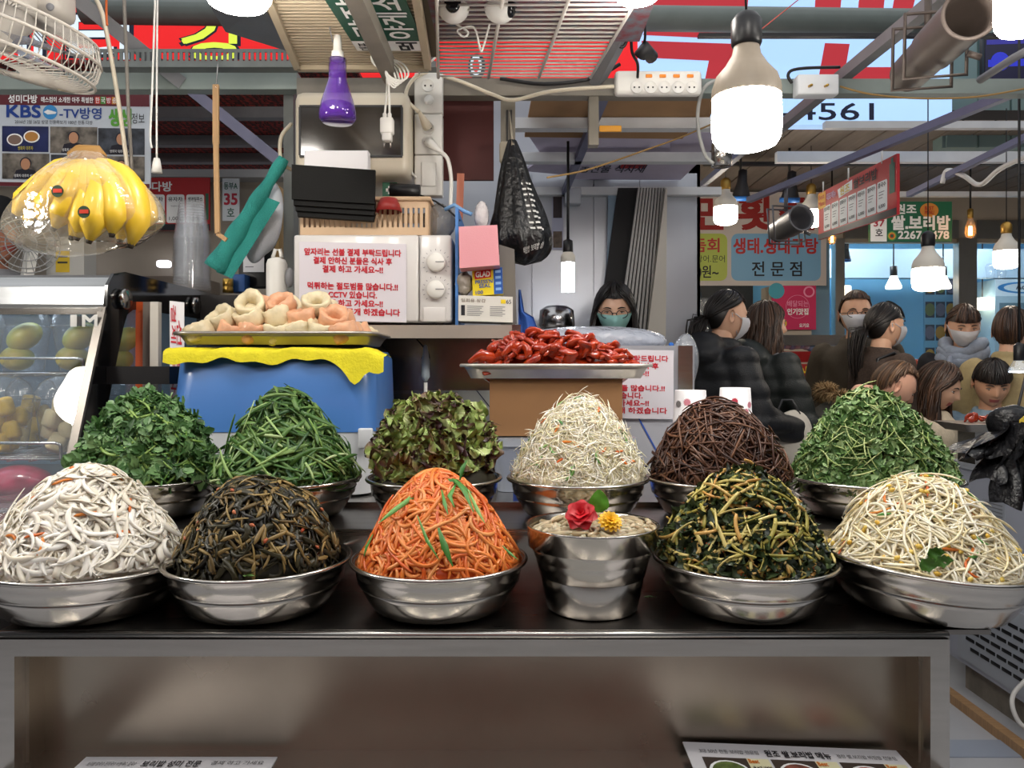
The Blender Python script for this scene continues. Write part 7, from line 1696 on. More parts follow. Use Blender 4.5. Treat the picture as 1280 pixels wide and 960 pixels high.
# things in the blue shop
s = Sign('menu_photo_sheet', 'pale blue menu sheet of dish photographs on the blue shop wall', 'poster', W(1155, 345, 7.69), W(1196, 345, 7.69), W(1155, 462, 7.69), mat('sheet blue', '#7cb8d8', .5), .006)
for j in range(4):
    for i in range(3):
        s.rect(.04+i*.32, .03+j*.245, .32+i*.32, .2+j*.245, mat('dish ground', '#2c3c50', .5), 1).disc(.18+i*.32, .115+j*.245, .05, mat('dish%d' % ((i+j) % 3), ('#b88a30', '#6a7a4a', '#6c6c80')[(i+j) % 3], .5), 2, 1.3)
s.done()
for x0, y0, x1, y1, c_, t, tc_, lab, nm in ((1206, 328, 1220, 341, '#d05038', '배달', WHT_INK, 'red house shaped sticker on the blue shop window', 'window_sticker'), (1207, 343, 1221, 354, '#b8c0c4', 'VISA', NAVY, 'white card payment sticker on the blue shop window', 'window_sticker'), (1206, 356, 1219, 371, '#c03850', '요기요', WHT_INK, 'pink red delivery sticker on the blue shop window', 'window_sticker')):
    s = Sign(nm, lab, 'sticker', W(x0, y0, 5.93), W(x1, y0, 5.93), W(x0, y1, 5.93), mat('sticker'+c_, c_, .5), .003); s.text(t, .15, .35, .85, .65, tc_, 2, .02).done()
s = Sign('drink_cooler', 'white drinks cooler with a blue oval logo inside the blue shop', 'cooler', W(1244, 349, 6.9), W(1330, 349, 6.9), W(1244, 560, 6.9), mat('cooler pale', '#9ab4c0', .4), .5)
s.rect(0, .0, 1, .10, mat('cooler head', '#c6d8e0', .4)).disc(.42, .05, .24, mat('oval blue', '#2c7cb8', .5), 2, .22).disc(.46, .05, .21, mat('cooler head', '#c6d8e0'), 3, .19).text('Aqua', .3, .03, .55, .07, NAVY, 4, .03).rect(.06, .14, .94, .9, mat('cooler glass', '#5c7884', .2)).done()
for px in (1193, 1206): pass
for i, px in enumerate((1193, 1205)):
    px = 1192+i*14; m = MB(); c = W(px+4, 344, 6.7); m.lathe([(.03, 0), (.042, .10), (.03, .13), (0, .135)], W(1238+i*14, 348, 6.85), 16); m.build('display_cup', CLEAR, None, '%s clear cup standing on the drinks cooler' % ('left' if i == 0 else 'right'), 'cup')
# fish stand
fs_ = root('fish_stand', 'steel fish display stand below the pink poster', 'stand', (1.9, 5.2, 0))
m = MB(); m.bx(1.0, 2.24, 5.0, 5.7, 0, 1.22); m.build('base', KIT, fs_)
m = MB(); m.bx(1.6, 2.24, 5.0, 5.1, wz(432, 5.05), wz(419, 5.05)); m.build('ledge', STEEL, fs_)
m = MB(); m.bx(1.62, 1.66, 5.05, 5.09, 1.22, wz(432, 5.05)); m.bx(2.2, 2.24, 5.05, 5.09, 1.22, wz(432, 5.05)); m.build('ledge_post', STEEL, fs_)
m = MB(); m.bx(1.0, 1.62, 4.9, 5.3, 1.22, wz(420, 5.0)); m.build('prep_block', STEEL, fs_)
s = Sign('salmon_sign', 'small red sign with yellow letters on the fish stand', 'sign', W(978, 455, 4.96), W(1014, 455, 4.96), W(978, 478, 4.96), mat('sign red3', '#a01c1c', .5), .006); s.text('연어', .15, .15, .85, .85, mat('yellow letter', '#e0c030', .5), 2, .05).done()
m = MB(); c = W(996, 449, 5.02); rr_loft(m, [rr_ring(c.x-.07, c.x+.07, 5.0, 5.2, c.z-.02, .02), rr_ring(c.x-.095, c.x+.095, 4.98, 5.22, c.z+.05, .02)]); m.build('red_basket', mat('red basket', '#a82424', .5), None, 'red plastic basket of packed seafood on the fish stand', 'basket')
g = random.Random(4)
for i in range(7): blob(W(978+i*6, 433+g.uniform(-2, 2), 5.05), (.032, .03, .026), i, .2, 12, 8).build('seafood_pack', mat('pack%d' % (i % 2), ('#7c98b8', '#b0b8c4')[i % 2], .25, coat=.5), None, 'small blue white seafood pack in the red basket', 'pack', 'seafood packs in the red basket')
for i in range(4): blob(W(1016+i*4, 436+i % 2*3, 5.15), (.03, .03, .03), i+20, .2, 12, 8).build('purple_pack', mat('purple pack', '#6c5c94', .3, coat=.4), None, 'small purple netted pack beside the red basket', 'pack', 'purple packs on the fish stand')
tk = root('display_tank', 'clear plastic tank with a white decoration on the fish counter', 'tank', W(861, 420, 4.7)); a, b = W(837, 374, 4.7), W(886, 420, 4.7)
for q_ in ((a.x, b.x, 4.70, 4.705), (a.x, b.x, 4.90, 4.905), (a.x, a.x+.005, 4.705, 4.9), (b.x-.005, b.x, 4.705, 4.9)): m = MB(); m.bx(*q_, b.z, a.z); m.build('pane', CLEAR, tk)
m = MB(); m.bx(a.x-.005, b.x+.005, 4.69, 4.91, a.z, a.z+.008); m.build('lid', CLEAR, tk)
oc = root('star_decoration', 'white star shaped decoration inside the clear tank', 'decoration', W(853, 416, 4.8))
for i in range(9): an = 2*PI*i/9; c = W(853, 404, 4.8); m = MB(); m.tube([c, c+Vector((math.cos(an)*.05, -.01, math.sin(an)*.05)), c+Vector((math.cos(an)*.08, -.01, math.sin(an)*.06-.01))], [.012, .01, .004], 7); m.build('arm', WHITE, oc)
m = MB(); m.bx(.99, b.x+.12, 4.66, 4.98, 0, b.z); m.build('tank_counter', STEEL, None, 'steel counter under the clear tank', 'counter')
# spices seen between the people
m = MB(); m.bx(2.2, 3.6, 4.75, 5.5, 0, wz(460, 4.9)); m.build('side_dish_stand', mat('stand dark', '#3c3a40', .5), None, 'dark side dish stand behind the standing shoppers', 'stand')
blob(W(1140, 457, 4.95), (.085, .12, .045), 31, .1).build('red_heap', mat('chilli heap', '#a83a1c', .5, var=.3, scale=60), None, 'heap of red side dish behind the shopper in tweed', 'food')
m = MB(); m.rbox(W(1166, 455, 4.95), (.13, .2, .02), .005); m.build('white_dish_tray', PAPER, None, 'white tray beside the red heap behind the shoppers', 'tray')
blob(W(1187, 453, 4.95), (.045, .08, .025), 33, .15).build('yellow_heap', mat('yellow pickle', '#d8b02c', .5), None, 'small yellow heap behind the person in the grey scarf', 'food')
m = MB(); m.rbox(W(1150, 463, 4.742), (.12, .02, .02), .004); m.build('pink_light_strip', glow('pink light', '#ff6a9a', 2.), None, 'small glowing pink strip under the red heap', 'lamp')

# ================================================================== RIGHT: CHEST FREEZER AND BAGS
XF = 1.85; fz = root('chest_freezer', 'grey chest freezer with a slotted vent at the right edge', 'freezer', (2.35, 2.7, 0))
FZ = mat('freezer grey', '#a8acb8', .45, var=.04, scale=3)
m = MB(); m.bx(XF, 2.60, 1.75, 3.25, .12, .92); m.build('body', FZ, fz); m = MB(); m.bx(XF-.008, 2.61, 1.74, 3.26, .92, .945); m.build('top', mat('freezer top', '#a4a8ae', .4), fz)
m = MB(); m.bx(XF+.04, 2.56, 1.80, 3.20, 0, .12); m.build('plinth', mat('plinth dusty', '#8a8276', .8, var=.3, scale=12), fz)
m = MB(); m.bx(XF-.006, XF, 2.15, 3.18, .14, .44); m.build('vent_panel', mat('vent panel', '#a6abb3', .45), fz)
for r_ in range(6):
    for c_ in range(6):
        y = 2.75+r_ % 2*.03+c_*.066-.02; z = .20+r_*.036; m = MB(); m.rbox((XF-.007, y, z), (.004, .055, .014), .006); m.build('vent_slot', BLACK, fz)
s = Sign('rating_label', None, None, (XF-.001, 3.02, .82), (XF-.001, 2.88, .82), (XF-.001, 3.02, .72), mat('label grey', '#9da2aa', .5), .001, parent=fz)
for j in range(6): s.rect(.1, .1+j*.14, .9, .14+j*.14, GREY_P)
s.done()
cable([(1288, 845, 2.7), (1268, 866, 2.7), (1266, 885, 2.68), (1276, 905, 2.66), (1292, 912, 2.64)], .008, WHITE, 'white cable curling on the floor beside the freezer')
# black bags bunched at the right edge
t = root('black_bag_bunch', 'bunch of shiny black plastic bags hanging at the right picture edge', 'bags', W(1262, 640, 2.15)); g = np.random.default_rng(21)
for i in range(11):
    ang = -1.9+i*.28; c = W(1272+g.uniform(-12, 8), 528+g.uniform(-12, 12), 2.12+g.uniform(-.05, .06)); Ld = .145+.04*math.sin(i*2.1); P = []
    dx, dz = math.sin(ang)*.55-.35*(i % 3 == 0), -abs(math.cos(ang))-.35
    for j in range(12):
        v = j/11; row = []
        for u in np.linspace(-1, 1, 11):
            w_ = .018+.055*v; row.append(c+Vector((dx*Ld*v+u*w_*.9, .03*math.sin(u*5+i)+.02*math.sin(v*7+u*4), dz*Ld*v*.9+.012*math.sin(u*7+i*2)*v+u*w_*.3*math.sin(i))))
        P.append(row)
    m = MB(); m.grid(P); m.build('bag', bgk, t)
m = blob(W(1266, 530, 2.14), (.06, .05, .055), 2, .25); m.build('gathered_top', bgk, t)
m = MB(); m.tube([W(1270, 520, 2.14), W(1282, 470, 2.2), W(1290, 380, 2.3), (wx(1290, 2.4), 2.4, wz(113, 2.45))], .004, 6); m.build('hanging_string', DARK, t)
m = MB(); m.slab(W(1274, 525, 2.06), W(1274, 545, 2.06), W(1290, 535, 2.06), W(1290, 512, 2.06), .002); m.build('yellow_tag', mat('yellow tag', '#d8c048', .5), t)
# dish on the freezer in front of the person in denim
rr = root('red_dish_tray', 'small steel tray of red dish on a stand before the person in denim', 'tray', W(1225, 545, 3.1)); c = W(1227, 532, 3.1)
m = MB(); rr_loft(m, [rr_ring(c.x-.10, c.x+.13, 3.02, 3.2, c.z-.02, .02), rr_ring(c.x-.13, c.x+.16, 2.99, 3.23, c.z+.012, .02)]); m.build('pan', TRAYM, rr)
m = MB(); m.bx(c.x-.05, c.x+.09, 3.06, 3.18, .945, c.z-.02); m.build('stand', STEEL, rr)
g = np.random.default_rng(3)
for i in range(22):
    o = bpy.data.objects.new('red_morsel', RM[i % 9]); COL.objects.link(o); o.location = (c.x+g.uniform(-.07, .13), 3.1+g.uniform(-.05, .06), c.z+.01+g.uniform(0, .03)); o.rotation_euler = tuple(g.uniform(-1, 3, 3)); o.scale = (.85,)*3
    tag(o, 'glossy red morsel on the small tray before the person in denim', 'food', 'red morsels on the small tray')
# dining counter under the seated people
m = MB(); m.bx(1.45, 3.2, 3.49, 3.55, .86, .90); m.bx(1.5, 1.54, 3.5, 3.54, 0, .86); m.bx(3.1, 3.14, 3.5, 3.54, 0, .86); m.build('dining_board', STEEL, None, 'narrow steel dining board in front of the seated people', 'table')
# opposite stall front, mirrored in the bowls
s = Sign('opposite_sign', 'red orange sign over the stall on the opposite side of the alley', 'sign', (2.4, -2.6, 2.6), (-2.6, -2.6, 2.6), (2.4, -2.6, 2.15), mat('opp red', '#c83c1c', .5, emit=.15, ecol='#d84820'), .06); s.done()
m = MB(); m.bx(-3.5, 3.5, -2.7, -2.0, 0, .9); m.build('opposite_counter', STEEL, None, 'steel counter on the opposite side of the alley', 'counter')
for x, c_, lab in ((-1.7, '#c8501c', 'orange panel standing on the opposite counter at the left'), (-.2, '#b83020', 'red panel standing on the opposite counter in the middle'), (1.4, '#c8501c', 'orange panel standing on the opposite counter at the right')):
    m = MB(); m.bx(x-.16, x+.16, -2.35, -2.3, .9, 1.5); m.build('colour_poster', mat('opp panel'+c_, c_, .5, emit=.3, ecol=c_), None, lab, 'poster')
# ================================================================== PEOPLE
SKIN = mat('skin', '#c99a7c', .5, sss=.1, var=.05, scale=20); SKIN2 = mat('skin pale', '#d8ab8e', .5, sss=.1, var=.05, scale=20)
LIP = mat('lips', '#a8544c', .45); EYEW = mat('eye white', '#dcd6d0', .3); IRIS = mat('iris', '#1e1410', .2)
HBLK = mat('black hair', '#14110f', .38, tint=['#0c0a09', '#1c1714', '#2a221e']); HBRN = mat('brown hair', '#3a2a20', .4, tint=['#241812', '#3c2a1e', '#5a4030']); HLBR = mat('light brown hair', '#5a4230', .42, tint=['#3a2a1e', '#5a4230', '#7a5c42'])
MASKW = mat('white mask', '#d6d6da', .7); MASKM = mat('mint mask', '#8ab8b0', .7)
def head_pt(th, ph):
    sx, sy, sz = math.sin(ph)*math.sin(th), math.cos(ph)*math.sin(th), math.cos(th)
    x, y, z = .0745*sx, .094*sy, .114*sz; t = max(0, -z/.114)
    x *= 1-.30*t**1.6
    if sy < 0: y *= 1-.42*t**1.2
    else:
        y *= 1-.06*t
        f = min(1, sy*1.6); X = abs(x)
        y += f*(.021*math.exp(-(X/.011)**2)*(max(0, min(1, (.018-z)/.042)) if z > -.026 else max(0, 1-(-.026-z)/.010))
             - .0075*math.exp(-((X-.031)/.015)**2-((z-.006)/.011)**2) + .004*math.exp(-((X-.030)/.022)**2-((z-.026)/.008)**2)
             + .0045*math.exp(-(X/.020)**2-((z+.049)/.006)**2) + .0045*math.exp(-(X/.018)**2-((z+.060)/.006)**2) - .002*math.exp(-(X/.024)**2-((z+.0545)/.0025)**2)
             + .007*math.exp(-(X/.022)**2-((z+.092)/.016)**2) + .004*math.exp(-((X-.040)/.016)**2-((z+.022)/.018)**2))
    return Vector((x, y, z))
def person(label, px, py, d, yaw, pose='stand', lean=0., hy=0., hp=0., skin=SKIN, hair=('short', HBLK), coat='#202020', coat_kw=None, mask=None, glasses=False, arms=None, hem=.72, extra=None, trousers='#22242c', bulk=1., hands=True, hs=1., lift=0., cap=False, side=0., nk=None):
    tgt = W(px, py, d); sit = pose == 'sit'
    pz = .93 if not sit else .52
    ld = Vector((side, math.sin(lean), math.cos(lean))).normalized(); pel = Vector((0, 0, pz)); chest = pel+ld*.28; nb = pel+ld*.49; hd = nb+ld*.075+Vector((0, .022+math.sin(max(hp, 0))*.05, .075)) if nk is None else nb+Vector((0, nk[0], nk[1]))
    Z = tgt.z-lift
    if not sit: s = Z/hd.z; dz = 0.
    else: s = 1.0; dz = Z-hd.z
    s_ = Matrix.Rotation(yaw, 3, 'Z') @ (hd*s); t = root('person', label, 'person', (tgt.x-s_.x, tgt.y-s_.y, lift), yaw)
    off = Vector((0, 0, dz)); S = lambda v: (Vector(v)+off)*s
    P0 = {k: S(v) for k, v in dict(pel=pel, chest=chest, nb=nb, hd=hd).items()}
    sh = [S(nb-ld*.055+Vector((k*.165, 0, 0))) for k in (-1, 1)]
    if arms is None:
        arms = [((k*.225, -.03, pz+.49-.33), (k*.21, .09, pz+.49-.56)) if not sit else ((k*.24, .08+math.sin(lean)*.35, pz+.20), (k*.10, .34+math.sin(lean)*.25, pz+.24)) for k in (-1, 1)]
    el = [S(a[0]) for a in arms]; wr = [S(a[1]) for a in arms]
    if not sit:
        hip = [S((k*.09, 0, .90)) for k in (-1, 1)]; kn = [S((k*.10, .02, .49)) for k in (-1, 1)]; an = [S((k*.10, -.02, .09)) for k in (-1, 1)]
    else:
        hip = [S((k*.09, .02, .50)) for k in (-1, 1)]; kn = [S((k*.13, .40, .50)) for k in (-1, 1)]; an = [Vector((k*.13*s, .36*s, .09)) for k in (-1, 1)]
    def torso(mb, g, z0=0.):
        ring = []
        for f, rx, ry in ((z0, .165, .118), (.12, .150, .108), (.30, .160, .112), (.40, .168, .108), (.455, .135, .092), (.485, .075, .07)):
            c = S(pel+ld*f); ring.append([c+Vector((math.cos(a)*(rx+g)*s*bulk, math.sin(a)*(ry+g)*s*bulk, 0)) for a in np.linspace(0, 2*PI, 24, endpoint=False)])
        n = 24; vs = [p for r in ring for p in r]; mb.add(vs, [(i*n+k, i*n+(k+1) % n, (i+1)*n+(k+1) % n, (i+1)*n+k) for i in range(len(ring)-1) for k in range(n)]+[tuple(range(n))[::-1], tuple((len(ring)-1)*n+k for k in range(n))], 0, True)
    def limb(mb, pts, rr): mb.tube(pts, [r*s for r in rr], 14); [mb.ell(p, r*s*.99, 12, 8) for p, r in zip(pts, rr)]
    # body: one continuous surface
    mb = MB(); torso(mb, 0, -.05); limb(mb, [S(nb-ld*.03), S(nb+ld*.05), P0['hd']+Vector((0, -.012, -.045))*s], [.060, .052, .050])
    for i in (0, 1):
        limb(mb, [sh[i], el[i], wr[i]], [.055, .042, .030]); limb(mb, [hip[i], kn[i], an[i]], [.082, .058, .042]); limb(mb, [an[i], an[i]+Vector((0, .14, -.05))*s], [.042, .03])
    V, fs, _ = remesh(mb, .016, 3)
    bm_ = MB(); bm_.add(V, fs, 0, True)
    # head
    HM = Matrix.Translation(P0['hd']) @ Matrix.Rotation(hy, 4, 'Z') @ Matrix.Rotation(-hp, 4, 'X') @ Matrix.Scale(s*hs, 4)
    nth, nph = 44, 60; Vh = [HM @ head_pt(PI*i/nth, 2*PI*j/nph) for i in range(nth+1) for j in range(nph)]; raw = [head_pt(PI*i/nth, 2*PI*j/nph) for i in range(nth+1) for j in range(nph)]
    F0, F1 = [], []
    for i in range(nth):
        for j in range(nph):
            f = (i*nph+j, (i+1)*nph+j, (i+1)*nph+(j+1) % nph, i*nph+(j+1) % nph); c = raw[f[0]]
            (F1 if (c.y > .05 and abs(c.x) < .021 and -.064 < c.z < -.044) else F0).append(f)
    k0 = len(bm_.v); bm_.add(Vh, F0, 0, True)
    for f in F1: bm_.f.append(tuple(i+k0 for i in f)); bm_.m.append(1); bm_.sm.append(True)
    for k in (-1, 1):
        if hair[0] == 'long': break
        P = []
        for i in range(9):                                         # ear shell
            a = 2*PI*i/9; P.append([HM @ Vector((k*(.073+.012*r), -.010+.016*r*math.cos(a)*.9-.006*r, -.004+.031*r*math.sin(a)*(1 if r > .5 else .8)+(0))) for r in (.0, .3, .7, 1.0, .9)])
        bm_.grid(P+[P[0]])
    if hands:
        for i, k in ((0, -1), (1, 1)):
            dv = (wr[i]-el[i]).normalized(); side_ = dv.cross(Vector((0, 0, 1)))
            side_ = side_.normalized() if side_.length > .1 else Vector((0, 1, 0)); up = side_.cross(dv)
            c = wr[i]+dv*.045*s; q = Matrix((side_, dv, up)).transposed(); bm_.ell(c, (.040*s, .052*s, .016*s), 12, 8, 0, q); bm_.tube([wr[i]-dv*.02*s, wr[i]+dv*.01*s, c], [.029*s, .028*s, .026*s], 10)
            for f in range(4):
                b = c+dv*.040*s+side_*(.028-.019*f)*s; L_ = (.068, .078, .073, .056)[f]*s; bm_.tube([b-dv*.02*s, b+dv*L_*.4-up*.006*s, b+dv*L_*.72-up*.022*s, b+dv*L_*.9-up*.040*s], [.0095*s, .009*s, .008*s, .006*s], 8)
            b = c+side_*.034*s-dv*.02*s; bm_.tube([b-side_*.012*s, b+side_*.014*s+dv*.018*s, b+side_*.022*s+dv*.042*s-up*.012*s, b+side_*.018*s+dv*.058*s-up*.022*s], [.012*s, .0115*s, .010*s, .007*s], 8)
    bo = bm_.build('body', [skin, LIP], t, local=True)
    for k in (-1, 1):
        c = head_pt(PI/2-.06, k*.36); m = MB(); ec = Vector((k*.031, c.y-.0065, .006)); m.ell(HM @ ec, (.0120*s*hs, .009*s*hs, (.0046 if hp < .2 else .0028)*s*hs), 14, 10, 0, HM.to_3x3().normalized()); eo = m.build('eye', EYEW, t, local=True)
        m = MB(); m.ell(HM @ (ec+Vector((0, .0062, -.001-(.003 if hp > .25 else 0)))), (.0042 if hp < .2 else .0032)*s*hs, 10, 8); m.build('iris', IRIS, eo, local=True)
        m = MB(); m.tube([HM @ (ec+Vector((k*dx, .0085-abs(dx)*.25, 0.0032-abs(dx)*.12))) for dx in (-.013, -.006, 0, .007, .014)], [.001*s, .0018*s, .002*s, .0018*s, .001*s], 6); m.build('eyelid', IRIS, t, local=True)
        m = MB(); m.tube([HM @ (Vector((k*(.014+.034*u), head_pt(math.acos(.026/.114), k*(.16+.42*u)).y+.0012, .0235+.005*math.sin(u*PI)))) for u in np.linspace(0, 1, 6)], [.0018*s, .003*s, .003*s, .0028*s, .002*s, .001*s], 6); m.build('eyebrow', hair[1], t, local=True)
    # clothes
    ck = dict(puff=0., folds=.006, rough=.8); ck.update(coat_kw or {})
    mb = MB(); g_ = .030+ck.get('thick', 0.); hemf = (hem-pz) if not sit else -.06
    torso(mb, g_, min(-.02, hemf))
    if not sit and hem < .86:
        rings = [[S((math.cos(a)*(.20+.02*f)*bulk, math.sin(a)*(.155+.02*f)*bulk, pz-.02+(hem-pz)*f)) for a in np.linspace(0, 2*PI, 24, endpoint=False)] for f in (0, .5, 1)]
        n = 24; mb.add([p for r in rings for p in r], [(i*n+k, i*n+(k+1) % n, (i+1)*n+(k+1) % n, (i+1)*n+k) for i in range(2) for k in range(n)]+[tuple(range(n)), tuple(2*n+k for k in range(n))[::-1]], 0, True)
    th = ck.get('thick', 0.)
    for i in (0, 1): limb(mb, [sh[i], sh[i].lerp(el[i], .5), el[i], wr[i].lerp(el[i], .08)], [.068+th*.6, .064+th*.6, .057+th*.6, .047+th*.5])
    if ck.get('collar', 1): mb.tube([S(nb+ld*.005+Vector((math.cos(a)*.066, math.sin(a)*.070+.004, .012-.012*math.sin(a)))) for a in np.linspace(0, 2*PI, 20, endpoint=False)], (.022+th*.5)*s, 8, closed=True)
    if ck.get('hood'): mb.ell(S(nb+Vector((0, -.10, -.01))), (.15*s, .085*s, .09*s), 18, 12)
    V, fs, Nn = remesh(mb, .013, 4)
    ph = np.array([px*.13, d*3, 1.7]); w1 = np.sin(V[:, 2]*38+np.sin(V[:, 0]*24+ph[0])*2.2+V[:, 1]*12)+.6*np.sin(V[:, 0]*55+V[:, 2]*30+ph[1])
    V = V+Nn*(w1*ck['folds']*.5)[:, None]
    if ck['puff']: V = V+Nn*(np.abs(np.sin(V[:, 2]*PI/.075))**.5*ck['puff'])[:, None]
    CM = mat('coat '+coat+str(px), coat, ck['rough'], var=ck.get('var', .08), scale=ck.get('scale', 60), bump=.25, bscale=ck.get('bscale', 240), col2=ck.get('col2'))
    m = MB(); m.add(V, fs, 0, True); m.build(ck.get('name', 'jacket'), CM, t, local=True)
    mb = MB()
    for i in (0, 1): limb(mb, [hip[i], hip[i].lerp(kn[i], .5), kn[i], an[i]], [.098, .090, .074, .062])
    mb.ell((hip[0]+hip[1])/2+Vector((0, 0, .03)), (.17*s, .125*s, .11*s), 16, 10)
    V, fs, Nn = remesh(mb, .018, 3); m = MB(); m.add(V, fs, 0, True); m.build('trousers', mat('trousers '+trousers, trousers, .8, var=.1), t, local=True)
    for i in (0, 1): m = MB(); c = Vector((an[i].x, an[i].y+.05, .045)); m.ell(c, (.048, .125, .045), 14, 10); m.build('shoe', DARK, t, local=True)
    # hair
    st, hm = hair[0], hair[1]; gg = np.random.default_rng(abs(px))
    def hairline(ph):
        a = abs((ph+PI) % (2*PI)-PI)
        fr = {'short': .86, 'bang': 1.28, 'long': 1.0, 'pony': .92, 'ponybang': 1.24, 'crop': .80}[st]
        back = {'short': 2.15, 'crop': 2.05, 'bang': 2.1}.get(st, 2.1)
        return fr+(back-fr)*(1/(1+math.exp(-(a-(1.25 if st == 'long' else 1.95))*6)))
    def hp_(th, ph, o): v = head_pt(th, ph); v = Vector((.0745*math.sin(ph)*math.sin(th), .094*math.cos(ph)*math.sin(th), .114*math.cos(th))) if math.cos(ph) > 0 else v; return v+v.normalized()*o
    m = MB(); m.grid([[HM @ hp_(hairline(2*PI*j/36)*i/12, 2*PI*j/36, .009) for j in range(36)] for i in range(13)], wrap=True)
    cap_o = m.build('hair_cap', hm, t, local=True)
    at = cap_o.data.attributes.new('tint', 'FLOAT', 'POINT'); at.data.foreach_set('value', np.full(len(cap_o.data.vertices), .2, dtype=np.float32))
    N_ = 420; K = 14; PP = []; NNn = []
    for n_ in range(N_):
        ph = gg.uniform(-PI, PI); o = gg.uniform(.008, .020); hl = hairline(ph)*gg.uniform(.88, 1.03); ths = gg.uniform(.05, .9)*min(1, hl); a = abs(ph); pts = []; nn = []
        L_ = 0
        if st in ('long',) and a > .25: L_ = hair[2]*gg.uniform(.75, 1.05)
        phe = math.copysign(max(a, 1.25+gg.uniform(0, .35)), ph)
        sw = gg.normal(0, .18)
        for k in range(K):
            u = k/(K-1)
            if st in ('pony', 'ponybang') and a > .75:
                e = u; th = ths+(1.75-ths)*e; p2 = ph+(math.copysign(PI, ph)-ph)*e**1.3*.92; v = hp_(min(th, 2.0), p2, o*.7); p = HM @ v
            elif L_ and u > .45:
                if u-1/(K-1) <= .45 or not pts: base = HM @ hp_(1.62, phe, o)
                f = (u-.45)/.55; out = (HM.to_3x3() @ Vector((math.sin(phe), math.cos(phe), 0)))*(.03*math.sin(f*2.2)-.02*f)
                p = base+Vector((0, 0, -L_*f*s))+out*s+Vector((.006*math.sin(f*7+n_), .006*math.cos(f*6+n_), 0))
            else:
                e = u if not L_ else u/.45; th = ths+((1.62 if L_ else hl)-ths)*e; p = HM @ hp_(th, (ph+(phe-ph)*e) if L_ else ph+sw*e*.5, o*(1-.35*e*(0 if L_ else 1)))
            pts.append(p); nn.append((p-P0['hd']).normalized())
        PP.append([list(q) for q in pts]); NNn.append([list(q) for q in nn])
    pl = Pile(); pl.strands(gg, np.array(PP), np.array(NNn), gg.uniform(.003, .0065, N_)*s, .0016*s, 0, 5, .3, taper=(.5, .15))
    if st in ('pony', 'ponybang'):
        tie = HM @ Vector((0, -.098, -.018)); n2 = 90; PP = []; NNn = []; tl = hair[2]
        bd = HM.to_3x3().normalized() @ Vector((0, -1, 0))
        for n_ in range(n2):
            j = Vector(gg.normal(0, .010, 3)); pts = [tie+bd*(-.015), tie+bd*.012+j*.5]
            for f in np.linspace(.12, 1, 9): pts.append(tie+bd*(.035+.028*math.sin(f*2.6))+Vector((0, 0, -tl*f*gg.uniform(.92, 1.02)))+j*(1.3-.7*f)*1.5)
            PP.append([list(q) for q in pts]); NNn.append([[bd.x, bd.y, .2]]*len(pts))
        pl.strands(gg, np.array(PP), np.array(NNn), gg.uniform(.003, .006, n2)*s, .002*s, 0, 5, .5, taper=(.7, .1))
    V, Fq, T_ = np.concatenate(pl.V), np.concatenate(pl.F), np.concatenate(pl.t)
    me_o = npmesh('hair', (V @ np.array(Matrix.Rotation(yaw, 3, 'Z')).T)+np.array(t.location), Fq, hm, None, T_, t, kind='stuff')
    # face covering
    if mask:
        P = []
        for i in range(11):
            v = i/10; th = math.acos(max(-1, min(1, (-.002-.100*v)/.114))); row = []
            for j in range(21):
                u = j/20*2-1; ph = u*(1.22-.28*v); b = head_pt(th, ph*.98); o = .006+.020*(1-u*u)*math.sin(PI*(.18+.72*v))*(1-.25*abs(v-.5)) ; row.append(HM @ Vector((b.x*1.03+math.sin(ph)*.004, min(b.y, .094)+o*math.cos(ph*.7), b.z)))
            P.append(row)
        m = MB(); m.grid(P); mo = m.build('face_mask', mask, t, local=True)
        for k in (-1, 1):
            e = HM @ Vector((k*.082, -.018, .012)); m = MB(); a = P[1][0 if k < 0 else -1]; b = P[8][0 if k < 0 else -1]
            m.tube([a, a.lerp(e, .6)+Vector((0, 0, .006)), e, b.lerp(e, .5)+Vector((0, 0, -.006)), b], .0022, 5); m.build('ear_loop', mask, mo, local=True)
    if glasses:
        go = None
        for k in (-1, 1):
            m = MB(); m.tube([HM @ Vector((k*.033+.024*math.cos(a), .101-.14*max(0, abs(k*.033+.024*math.cos(a))-.03)*.8, .002+.018*math.sin(a))) for a in np.linspace(0, 2*PI, 22, endpoint=False)], .0018*s, 6, closed=True); go = m.build('glasses_rim', DARK, t, local=True)
            m = MB(); m.tube([HM @ Vector((k*.057, .094, .006)), HM @ Vector((k*.076, .04, .010)), HM @ Vector((k*.079, -.015, .010))], .0016*s, 5); m.build('temple', DARK, go, local=True)
        m = MB(); m.tube([HM @ Vector((-.010, .103, .004)), HM @ Vector((0, .105, .008)), HM @ Vector((.010, .103, .004))], .0016*s, 5); m.build('bridge', DARK, go, local=True)
    if cap:
        m = MB(); m.lathe([(0, .134), (.04, .13), (.075, .105), (.088, .06), (.090, .035), (.084, .034)], (0, 0, 0), 28, 0, None, .95, 1.15); V = [HM @ Vector(v) for v in m.v]; m.v = [tuple(v) for v in V]; co = m.build('cap', mat('black cap', '#121214', .8), t, local=True)
        m = MB(); m.grid([[HM @ Vector((u*.075, .085+.07*v*(1-u*u*.6), .040-.012*v-.02*u*u)) for u in np.linspace(-1, 1, 11)] for v in np.linspace(0, 1, 5)]); m.build('brim', mat('black cap', '#121214'), co, local=True)
    if extra: extra(t, S, HM, s, nb, ld, sh, el, wr)
